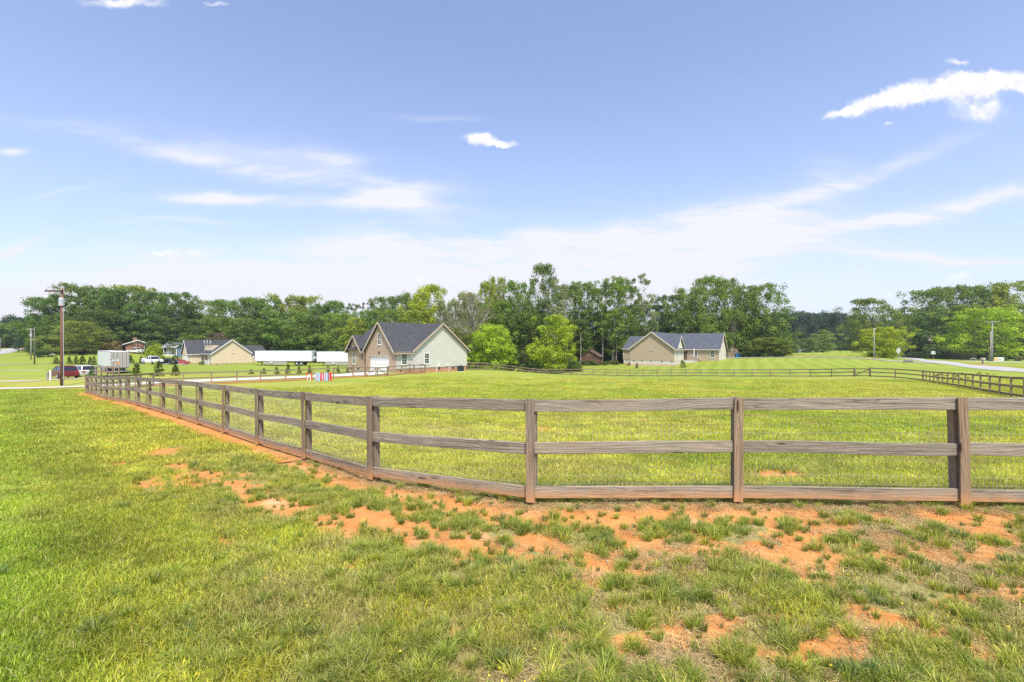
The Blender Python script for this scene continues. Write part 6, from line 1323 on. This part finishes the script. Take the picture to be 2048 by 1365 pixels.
# skyline of the left wood, from the left
rowL = [('oak0', 'big dark tree at the left edge of the left wood, leaning out over the road', 93, 168, 598, 70, DG), ('oak1', 'rounded tree top directly behind the reddish-brown pole', 122, 172, 590, 62, DG),
 ('oak2', 'tall crown with yellowish top right of the reddish-brown pole', 160, 176, 573, 82, MG), ('oak3', 'broad dark crown above the round yard tree', 202, 172, 577, 86, DG), ('oak4', 'yellow-topped crown above the brick house chimney', 262, 182, 574, 88, YG),
 ('oak0', 'dark crown between the two yellow-topped ones, left of the brick house', 232, 170, 580, 70, DG), ('oak1', 'highest dark crown above the hedge balls', 300, 176, 584, 82, DG), ('oak2', 'dark rounded crown above the blue house', 343, 172, 588, 80, DG),
 ('oak3', 'lower crown above the left roof end of the cream house', 380, 178, 604, 62, MG), ('oak4', 'pale mid-green crown above the three dormers', 418, 184, 603, 66, LG), ('oak0', 'dip in the skyline above the cream gable, mid-green crown', 452, 180, 602, 64, MG),
 ('oak1', 'wide dark crown above the right end of the cream house', 495, 176, 598, 84, DG), ('oak2', 'second wide crown, above the nose of the first trailer', 532, 178, 598, 76, MG), ('oak3', 'bright-topped crown above the middle of the first trailer', 580, 184, 591, 80, YG),
 ('oak4', 'bright crown with ragged top above the tail of the first trailer', 612, 186, 594, 62, YG), ('oak0', 'dark crown above the cooling unit of the second trailer', 650, 172, 611, 66, DG), ('oak1', 'round crown standing up left of the brick house gable', 670, 188, 603, 54, MG),
 ('thin0', 'thin feathery tree top above the left brick wing', 694, 178, 607, 22, BLG), ('thin0', 'second thin tree top, just right of the first', 708, 178, 609, 22, BLG), ('thin0', 'third thin tree top, straight above the small brick gable', 724, 178, 606, 22, BLG),
 ('oak2', 'round dark crown directly behind the brick garage peak', 758, 172, 596, 60, MG), ('oak3', 'dark green crown above the left half of the charcoal roof', 800, 150, 592, 64, DG), ('spread0', 'dark ragged crown above the middle of the charcoal roof', 828, 146, 588, 66, MG),
 ('oak1', 'tall bright yellow-green tree rising above the right half of the charcoal roof', 862, 132, 572, 72, BG)]
for k_, (ky, lb, px, d, tp, w_, cl) in enumerate(rowL): tree(ky, lb, px, d, tp, w_ * 1.08, cl, group=LW)
# second rank of the left wood: lower crowns in front
rowL2 = [('oak2', 'low dark crown between the left road and the round yard tree', 82, 158, 640, 44, DG), ('oak3', 'dark lower crown behind the dark red barn', 118, 160, 628, 64, DG), ('oak4', 'dark lower crown right behind the round yard tree', 190, 160, 622, 74, DG),
 ('oak0', 'dark lower crown just left of the brick house', 226, 166, 632, 62, BLG), ('oak1', 'dark lower crown behind the brick chimneys', 268, 172, 628, 70, DG), ('oak2', 'dark lower crown behind the round shrub and hedge balls', 312, 168, 630, 70, BLG),
 ('oak3', 'dark lower crown behind the blue house', 356, 170, 634, 66, DG), ('oak4', 'dark lower crown behind the front half of the cream roof', 398, 166, 640, 66, DG), ('oak0', 'mid-green lower crown behind the cream gable peak', 440, 166, 636, 70, MG), ('oak1', 'mid-green lower crown right of the cream gable peak', 484, 164, 638, 66, MG),
 ('oak2', 'dark lower crown behind the rear wing of the cream house', 525, 160, 640, 60, DG), ('oak3', 'big rounded dark crown behind the first trailer', 582, 158, 622, 96, MG), ('oak4', 'dark lower crown between the two trailers', 632, 158, 634, 64, DG),
 ('oak0', 'paler rounded crown behind the second trailer', 676, 156, 628, 60, LG), ('oak1', 'bright lower crown hugging the left brick wing', 716, 150, 636, 52, YG), ('oak2', 'mid-green crown behind the brick garage gable, left side', 745, 152, 622, 64, MG), ('oak3', 'mid-green crown behind the left end of the charcoal ridge', 786, 140, 620, 66, MG),
 ('oak4', 'yellow-green crown close behind the middle of the charcoal ridge', 825, 126, 622, 64, YG)]
for k_, (ky, lb, px, d, tp, w_, cl) in enumerate(rowL2): tree(ky, lb, px, d, tp, w_ * 1.1, cl, group=LW)
# middle wood
MWG = 'trees of the middle wood'
rowM = [('oak3', 'grey-green tree behind the right roof slope of the brick-fronted house', 905, 128, 600, 60, GG), ('oak4', 'grey-green tree with dull foliage right of the charcoal roof', 930, 132, 588, 60, GG), ('oak1', 'bright ragged-topped tree right of the grey bare one', 972, 128, 566, 52, YG), ('spread0', 'tall bright tree with a spiky top, left of the highest tree', 994, 130, 556, 40, YG),
 ('oak2', 'broad mid-green crown left of the highest tree', 1032, 130, 568, 66, MG), ('spread1', 'highest dark tree of the middle wood', 1090, 134, 534, 68, DG), ('thin0', 'pale yellowish narrow tree in front of the highest one', 1108, 116, 562, 36, GG), ('oak0', 'dark tree right behind the pale-trunked one', 1140, 136, 572, 56, DG),
 ('airy1', 'tree with open top above the log shed', 1168, 132, 565, 54, MG), ('airy2', 'lower thin tree right above the log shed roof', 1196, 134, 578, 42, MG), ('airy3', 'tall airy tree left of the tan house', 1228, 126, 556, 60, MG), ('airy1', 'tall airy tree above the left roof end of the tan house', 1252, 134, 560, 46, DG),
 ('thin0', 'narrow pale tree with the highest tip above the tan gable', 1286, 140, 551, 38, GG), ('airy0', 'small open tree above the tan gable peak', 1318, 148, 590, 40, BLG), ('airy2', 'small open tree just right of the tan gable peak', 1345, 146, 592, 40, DG), ('spread0', 'wide open tree above the middle of the slate roof', 1378, 138, 578, 72, MG),
 ('spread1', 'big rounded open crown above the slate ridge', 1412, 140, 556, 78, MG), ('spread2', 'open crown just right of the big rounded one', 1455, 142, 560, 68, MG), ('airy3', 'slimmer open tree above the tan garden shed', 1492, 144, 574, 50, MG), ('spread0', 'rightmost broad tree of the middle wood, rounded crown', 1530, 142, 571, 84, MG)]
for k_, (ky, lb, px, d, tp, w_, cl) in enumerate(rowM): tree(ky, lb, px, d, tp, w_ * 1.12, cl, group=MWG)
rowM2 = [('oak0', 'deep green crown behind the right eave of the brick-fronted house', 925, 112, 655, 54, MG), ('oak1', 'dull green crown low between the two bright young trees', 1012, 122, 605, 70, MG), ('oak2', 'green crown between and behind the two bright young trees', 1044, 120, 628, 62, DG), ('oak3', 'dark crown above the right bright young tree', 1065, 124, 600, 66, DG),
 ('oak4', 'dark mass of leaves right of the right bright young tree', 1150, 128, 640, 60, DG), ('oak0', 'dark low crown behind the log shed', 1185, 134, 628, 60, DG), ('oak1', 'dark low crown left of the tan roof', 1222, 132, 622, 54, BLG), ('airy1', 'dark tree behind the left wing of the tan house', 1262, 140, 612, 56, DG),
 ('airy2', 'dark tree behind the tan gable', 1300, 150, 612, 50, DG), ('airy3', 'dark tree behind the valley of the slate roof', 1350, 150, 618, 60, DG), ('airy0', 'dark tree behind the middle slate roof', 1398, 150, 612, 60, DG), ('oak2', 'dark low crown behind the right end of the slate roof', 1440, 150, 636, 54, DG), ('airy1', 'dark tree behind the garden shed', 1478, 150, 622, 56, DG),
 ('oak3', 'low dark leafy mass under the rightmost broad tree', 1520, 146, 636, 80, DG), ('leafy0', 'bushy green thicket right of the blue bins', 1534, 134, 676, 78, MG)]
for k_, (ky, lb, px, d, tp, w_, cl) in enumerate(rowM2): tree(ky, lb, px, d, tp, w_ * 1.1, cl, group=MWG)
tree('leafy0', 'bright yellow-green young tree beside the brick-fronted house, left one of the pair', 984, 106, 650, 88, BG)
tree('leafy1', 'bright yellow-green rounded young tree, right one of the pair', 1105, 107, 633, 80, BG)
# right side
rowR = [('oak2', 'round dark tree left of the big one on the grass rise', 1645, 262, 668, 52, LG), ('leafy1', 'small pale green tree on the grass rise, leftmost', 1576, 250, 672, 28, LG), ('oak3', 'small dark tree between the pale one and the round one', 1607, 262, 679, 36, MG), ('spread1', 'tall dark tree with open top behind the yellow-green one', 1746, 168, 600, 96, MG),
 ('leafy0', 'bright yellow-green tree behind the slim light pole', 1768, 132, 655, 70, BG), ('oak4', 'leftmost dark crown of the right wood', 1856, 196, 582, 84, MG), ('oak0', 'grey-green crown second from the left in the right wood', 1898, 200, 575, 78, MG), ('oak1', 'ragged high crown in the middle of the right wood', 1945, 200, 576, 80, DG), ('oak2', 'high crown of the right wood above the pale pole', 1985, 196, 568, 70, YG),
 ('oak3', 'yellow-green crown at the right picture edge', 2034, 190, 570, 84, BG), ('oak4', 'lower yellow crown at the right picture edge', 2040, 176, 610, 76, YG), ('oak0', 'lower green crown behind the small white road sign', 1862, 186, 625, 70, DG), ('oak1', 'lower dark crown above the grey-brown barn', 1922, 182, 612, 76, MG),
 ('spread2', 'big bright green tree spreading over the pale pole', 1976, 152, 618, 122, BG), ('oak2', 'dark lower crown at the right edge behind the little tree', 2030, 172, 650, 70, DG), ('leafy1', 'small round tree behind the pole across the right road', 1885, 176, 672, 52, DG)]
for k_, (ky, lb, px, d, tp, w_, cl) in enumerate(rowR): tree(ky, lb, px, d, tp, w_ * 1.08, cl)
rowF = [('oak0', 'dark rounded tree at the left picture edge beyond the road', 8, 260, 648, 60, MG), ('oak1', 'second rounded tree beyond the left road', 30, 265, 650, 48, MG), ('oak2', 'taller hazy tree beyond the left road, right of the rounded ones', 50, 300, 645, 32, BLG), ('leafy0', 'pale hazy tree near the crest of the left road', 78, 380, 672, 26, LG), ('oak3', 'hazy tree behind the road crest', 84, 420, 658, 40, BLG),
 ('spread1', 'round yellowish yard tree in front of the left wood', 163, 149, 645, 86, LG), ('leafy1', 'brownish-purple small tree left of the brick house', 224, 158, 681, 28, (.12, .07, .055)), ('bush0', 'orange-tinged shrub left of the brick house', 212, 150, 689, 26, (.22, .18, .05)), ('bush1', 'yellow-orange shrub touching the brick house', 231, 152, 689, 22, (.24, .20, .06)),
 ('leafy0', 'round green tree right of the brick house', 306, 150, 682, 25, MG), ('bush0', 'clipped round hedge ball under the round tree, left', 301, 146, 695, 18, BG), ('bush1', 'clipped round hedge ball under the round tree, right', 315, 146, 695, 20, BG), ('bush2', 'low dark spreading bush by the roadside poles', 88, 138, 704, 24, (.05, .09, .03)), ('leafy1', 'brownish bare-looking tree above the cream roof', 430, 158, 667, 40, (.20, .15, .11)),
 ('leafy0', 'little thin tree on the lawn at the right edge', 2036, 145, 712, 14, GG), ('bush0', 'rounded shrub left of the white board sign', 1979, 143, 711, 7, MG), ('bush1', 'rounded shrub right of the white board sign', 2011, 143, 713, 7, MG), ('leafy1', 'dark reddish small tree by the red barn', 164, 148, 699, 14, (.10, .04, .035)),
 ('bush2', 'small shrub at the foundation of the tan house', 1274, 109, 727, 5, (.08, .10, .04)), ('bush0', 'shrub beside the porch steps of the tan house', 1366, 107, 722, 12, MG), ('bush1', 'shrub at the porch of the cream house', 404, 131, 724, 12, DG), ('bush2', 'shrub right of the blue house stairs', 352, 146, 712, 12, DG)]
for k_, (ky, lb, px, d, tp, w_, cl) in enumerate(rowF):
    isb = ky.startswith('bush'); tree(ky, lb, px, d, tp, w_ * 1.08, cl, name='shrub' if isb else 'tree', cat='shrub' if isb else 'tree')
# arborvitae rows
AG = (.085, .135, .022)
def conifer(label, px, d, top, w_, grp): tree('cone%d' % (int(px) % 3), label, px, d, top, w_, AG if int(px * 7) % 2 else (.10, .15, .028), 'arborvitae', 'conifer', grp)
for px, tp, w_, lb in ((273, 725, 19, 'leftmost of the three large arborvitae behind the far fence'), (317, 722, 23, 'middle and tallest of the three large arborvitae'), (351, 728, 19, 'rightmost of the three large arborvitae')): conifer(lb, px, 60, tp, w_, 'large arborvitae behind the far fence')
conifer('small yellowish arborvitae at the left side of the semi trailer', 184, 64, 731, 12, None)
for px, tp, w_, lb in ((112, 713, 12, 'first arborvitae of the lawn row, left of the pole'), (122.5, 718, 9, 'arborvitae half hidden by the reddish-brown pole'), (138.5, 713, 11, 'arborvitae first right of the reddish-brown pole'), (152, 712, 12, 'arborvitae above the pale rock'), (165, 711, 14, 'largest arborvitae of the lawn row'), (180, 713, 10, 'arborvitae two left of the semi trailer'), (188, 712, 10, 'arborvitae touching the left side of the semi trailer'), (261, 710, 13, 'arborvitae just right of the semi trailer doors'), (283, 712, 11, 'arborvitae left of the white pickup'), (326, 713, 9, 'arborvitae behind the white pickup hood'), (346, 713, 11, 'arborvitae behind the black sedan')): conifer(lb, px, 101 if px < 200 else 114, tp, w_, 'lawn row of arborvitae')
for px, tp, w_, lb in ((502, 739, 11, 'first small arborvitae of the drive row, below the cream house corner'), (528, 736, 10, 'second small arborvitae of the drive row'), (553, 733, 11, 'third small arborvitae, below the fuel tank of the first trailer'), (576, 727, 11, 'taller fourth arborvitae of the drive row'), (598, 732, 10, 'fifth arborvitae of the drive row'), (619, 731, 10, 'arborvitae behind the orange jump stand'), (656, 731, 9, 'arborvitae behind the painted jump wings'), (676, 732, 10, 'arborvitae left of the left brick wing'), (695, 735, 8, 'last arborvitae of the drive row, at the brick wing')): conifer(lb, px, 66.5, tp, w_, 'small arborvitae along the drive')
# bare trees
def bare(label, px, d, top, width, bk, seed, leaves=0, lc=GG, spread=.9, straight=False):
    c = gp(px, d); H = zrow(top, d) - c.z; q = random.Random(seed); T = thing('bare_tree', label, 'tree', c); mb = MB(); tips = []
    Wm = width / F * d / 2
    def br(p, dr, L, r_, lv):
        e_ = p + dr * L; mid = p.lerp(e_, .5) + Vector((q.gauss(0, .05) * L, q.gauss(0, .05) * L, 0)); mb.tube([p, mid, e_], [r_, r_ * .8, r_ * .55], 5 if lv < 2 else 3, False); tips.append(e_)
        if lv < 5:
            for _ in range(3 if lv > 0 else 5):
                nd = (dr + Vector((q.gauss(0, spread * .6), q.gauss(0, spread * .6), q.gauss(.1, .25)))).normalized(); br(p.lerp(e_, q.uniform(.45, 1)), nd, L * q.uniform(.5, .78), r_ * .5, lv + 1)
    if straight:
        for s_ in (-.5, .5): br(Vector((s_, 0, -.3)), Vector((s_ * .06, 0, 1)), H * .55, .16, 1); br(Vector((s_, 0, H * .5)), Vector((s_ * .1, 0, 1)), H * .32, .10, 2)
    else: br(Vector((0, 0, -.3)), Vector((0, 0, 1)), H * .33, .34, 0)
    zmax = max(t_.z for t_ in tips); xm = max(max(abs(t_.x) for t_ in tips), 1); sx = Wm / xm; sz = H / zmax; mb.v = [(x * sx, y * sx, z * sz) for (x, y, z) in mb.v]
    mb.build('trunk', bk, T)
    if leaves:
        n = leaves; qq = np.random.default_rng(seed); tp = np.array([(t_.x * sx, t_.y * sx, t_.z * sz) for t_ in tips if t_.z > zmax * .25]); P_ = tp[qq.integers(0, len(tp), n)] + qq.normal(0, .35, (n, 3)); u = qq.normal(0, 1, (n, 3)); u /= np.linalg.norm(u, axis=1, keepdims=True); v = np.cross(u, qq.normal(0, 1, (n, 3))); v /= np.linalg.norm(v, axis=1, keepdims=True); a = .13
        V_ = np.stack([P_ - u * a, P_ - v * a * .6, P_ + u * a, P_ + v * a * .6], 1).reshape(-1, 3); o = np_mesh('crown', V_, np.arange(n * 4).reshape(-1, 4), M_leafO, {'rv': ('FLOAT', np.repeat(qq.uniform(0, 1, n), 4))}); o.parent = T; o.color = (*lc, 1)
bare('big grey nearly bare tree right of the charcoal roof', 945, 114, 585, 112, bark('silver_bark', (.33, .29, .26)), 5, 5200, (.19, .19, .115))
bare('tall bare pale-trunked twin tree right of the highest tree', 1130, 122, 560, 34, M_barkpale, 8, 900, GG, .55, True)
bare('second greyish bare tree low behind the brick-fronted house eave', 908, 118, 612, 70, M_barkgrey, 12, 3800, (.16, .17, .10))
bare('thin bare pale tree beside the garden shed', 1468, 141, 622, 34, M_barkpale, 21, 500, GG)
for px, tp, w_, lb in ((1161, 668, .085, 'slim pale trunk standing in front of the log shed'), (1205, 630, .11, 'slim pale trunk right of the log shed'), (1224, 700, .12, 'short pale trunk left of the tan house'), (1232, 682, .16, 'thick pale trunk touching the left wing of the tan house')):
    c = gp(px, 119 if px < 1170 else 125); Hh = zrow(tp, c.y) - c.z; T = thing('dead_tree', lb, 'tree trunk', c, 0, 'pale trunks by the log shed'); mb = MB(); mb.tube([(0, 0, -.3), (.1, 0, Hh * .5), (-.25 if px == 1205 else .05, 0, Hh)], [w_ * 1.2, w_, w_ * .8], 8); mb.build('trunk', M_barkpale, T)

# undergrowth and far woods: masses nobody could count
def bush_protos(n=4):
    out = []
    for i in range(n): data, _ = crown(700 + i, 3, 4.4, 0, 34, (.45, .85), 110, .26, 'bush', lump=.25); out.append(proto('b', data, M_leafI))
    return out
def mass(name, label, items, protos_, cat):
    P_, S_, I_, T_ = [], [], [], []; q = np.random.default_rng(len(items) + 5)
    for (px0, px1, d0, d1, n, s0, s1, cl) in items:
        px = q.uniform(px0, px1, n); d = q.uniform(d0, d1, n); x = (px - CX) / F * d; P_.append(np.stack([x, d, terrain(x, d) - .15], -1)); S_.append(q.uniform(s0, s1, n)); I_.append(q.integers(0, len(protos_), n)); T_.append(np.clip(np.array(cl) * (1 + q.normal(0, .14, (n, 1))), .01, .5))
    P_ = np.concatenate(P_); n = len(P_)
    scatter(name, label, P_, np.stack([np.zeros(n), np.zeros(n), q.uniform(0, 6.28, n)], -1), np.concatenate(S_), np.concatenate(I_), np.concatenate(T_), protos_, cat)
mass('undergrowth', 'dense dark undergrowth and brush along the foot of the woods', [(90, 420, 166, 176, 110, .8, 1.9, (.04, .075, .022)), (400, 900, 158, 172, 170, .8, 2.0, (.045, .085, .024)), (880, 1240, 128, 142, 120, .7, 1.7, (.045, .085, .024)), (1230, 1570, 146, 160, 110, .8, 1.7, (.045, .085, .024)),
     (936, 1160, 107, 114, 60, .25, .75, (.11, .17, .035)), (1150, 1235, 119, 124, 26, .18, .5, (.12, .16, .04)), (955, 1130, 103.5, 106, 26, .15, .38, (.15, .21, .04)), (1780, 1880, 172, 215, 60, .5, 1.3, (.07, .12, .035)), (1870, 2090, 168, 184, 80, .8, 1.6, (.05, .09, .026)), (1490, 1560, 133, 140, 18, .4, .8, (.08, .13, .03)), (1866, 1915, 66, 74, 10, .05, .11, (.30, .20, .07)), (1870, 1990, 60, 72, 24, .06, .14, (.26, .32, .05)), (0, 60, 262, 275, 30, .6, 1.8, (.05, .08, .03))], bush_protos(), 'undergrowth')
def tree_protos(n=4):
    out = []
    for i in range(n): data, _ = crown(800 + i, 16, 13, .5, 64, (1.3, 2.1), 110, .62, 'round', lump=.25); out.append(proto('t', data, M_leafI))
    return out
mass('far_wood', 'hazy far-off wood closing the view behind the lawns and houses', [(1535, 1720, 330, 380, 46, 1.25, 1.75, (.055, .10, .042)), (1715, 1890, 360, 430, 40, 1.1, 1.6, (.055, .10, .045)), (1860, 2150, 215, 260, 50, .85, 1.1, (.06, .11, .032)), (80, 900, 196, 225, 120, .80, 1.02, (.048, .09, .028)), (1005, 1090, 150, 175, 12, .9, 1.1, (.05, .095, .028)),
     (880, 1570, 185, 215, 60, .55, .75, (.045, .085, .028)), (-160, 80, 290, 340, 30, .8, 1.25, (.05, .09, .035)), (50, 120, 440, 560, 24, .8, 1.3, (.08, .13, .055)), (-600, 0, 300, 420, 40, .9, 1.4, (.05, .09, .035)), (2080, 2700, 190, 260, 40, .9, 1.3, (.06, .11, .032))], tree_protos(), 'wood')

# ------------------------------------------------------------------ thin summer haze in the air
if HAZE:
    mb = MB(); mb.box(-960, 960, -960, 1600, -12, 34); hm = bpy.data.materials.new('haze_air'); hm.use_nodes = True
    nt = hm.node_tree; [nt.nodes.remove(n_) for n_ in list(nt.nodes)]
    pv = nt.nodes.new('ShaderNodeVolumePrincipled'); pv.inputs['Density'].default_value = HAZE; pv.inputs['Color'].default_value = (.86, .92, 1.0, 1); pv.inputs['Anisotropy'].default_value = .2
    mo = nt.nodes.new('ShaderNodeOutputMaterial'); nt.links.new(pv.outputs[0], mo.inputs['Volume'])
    tag(mb.build('haze', hm), kind='stuff')
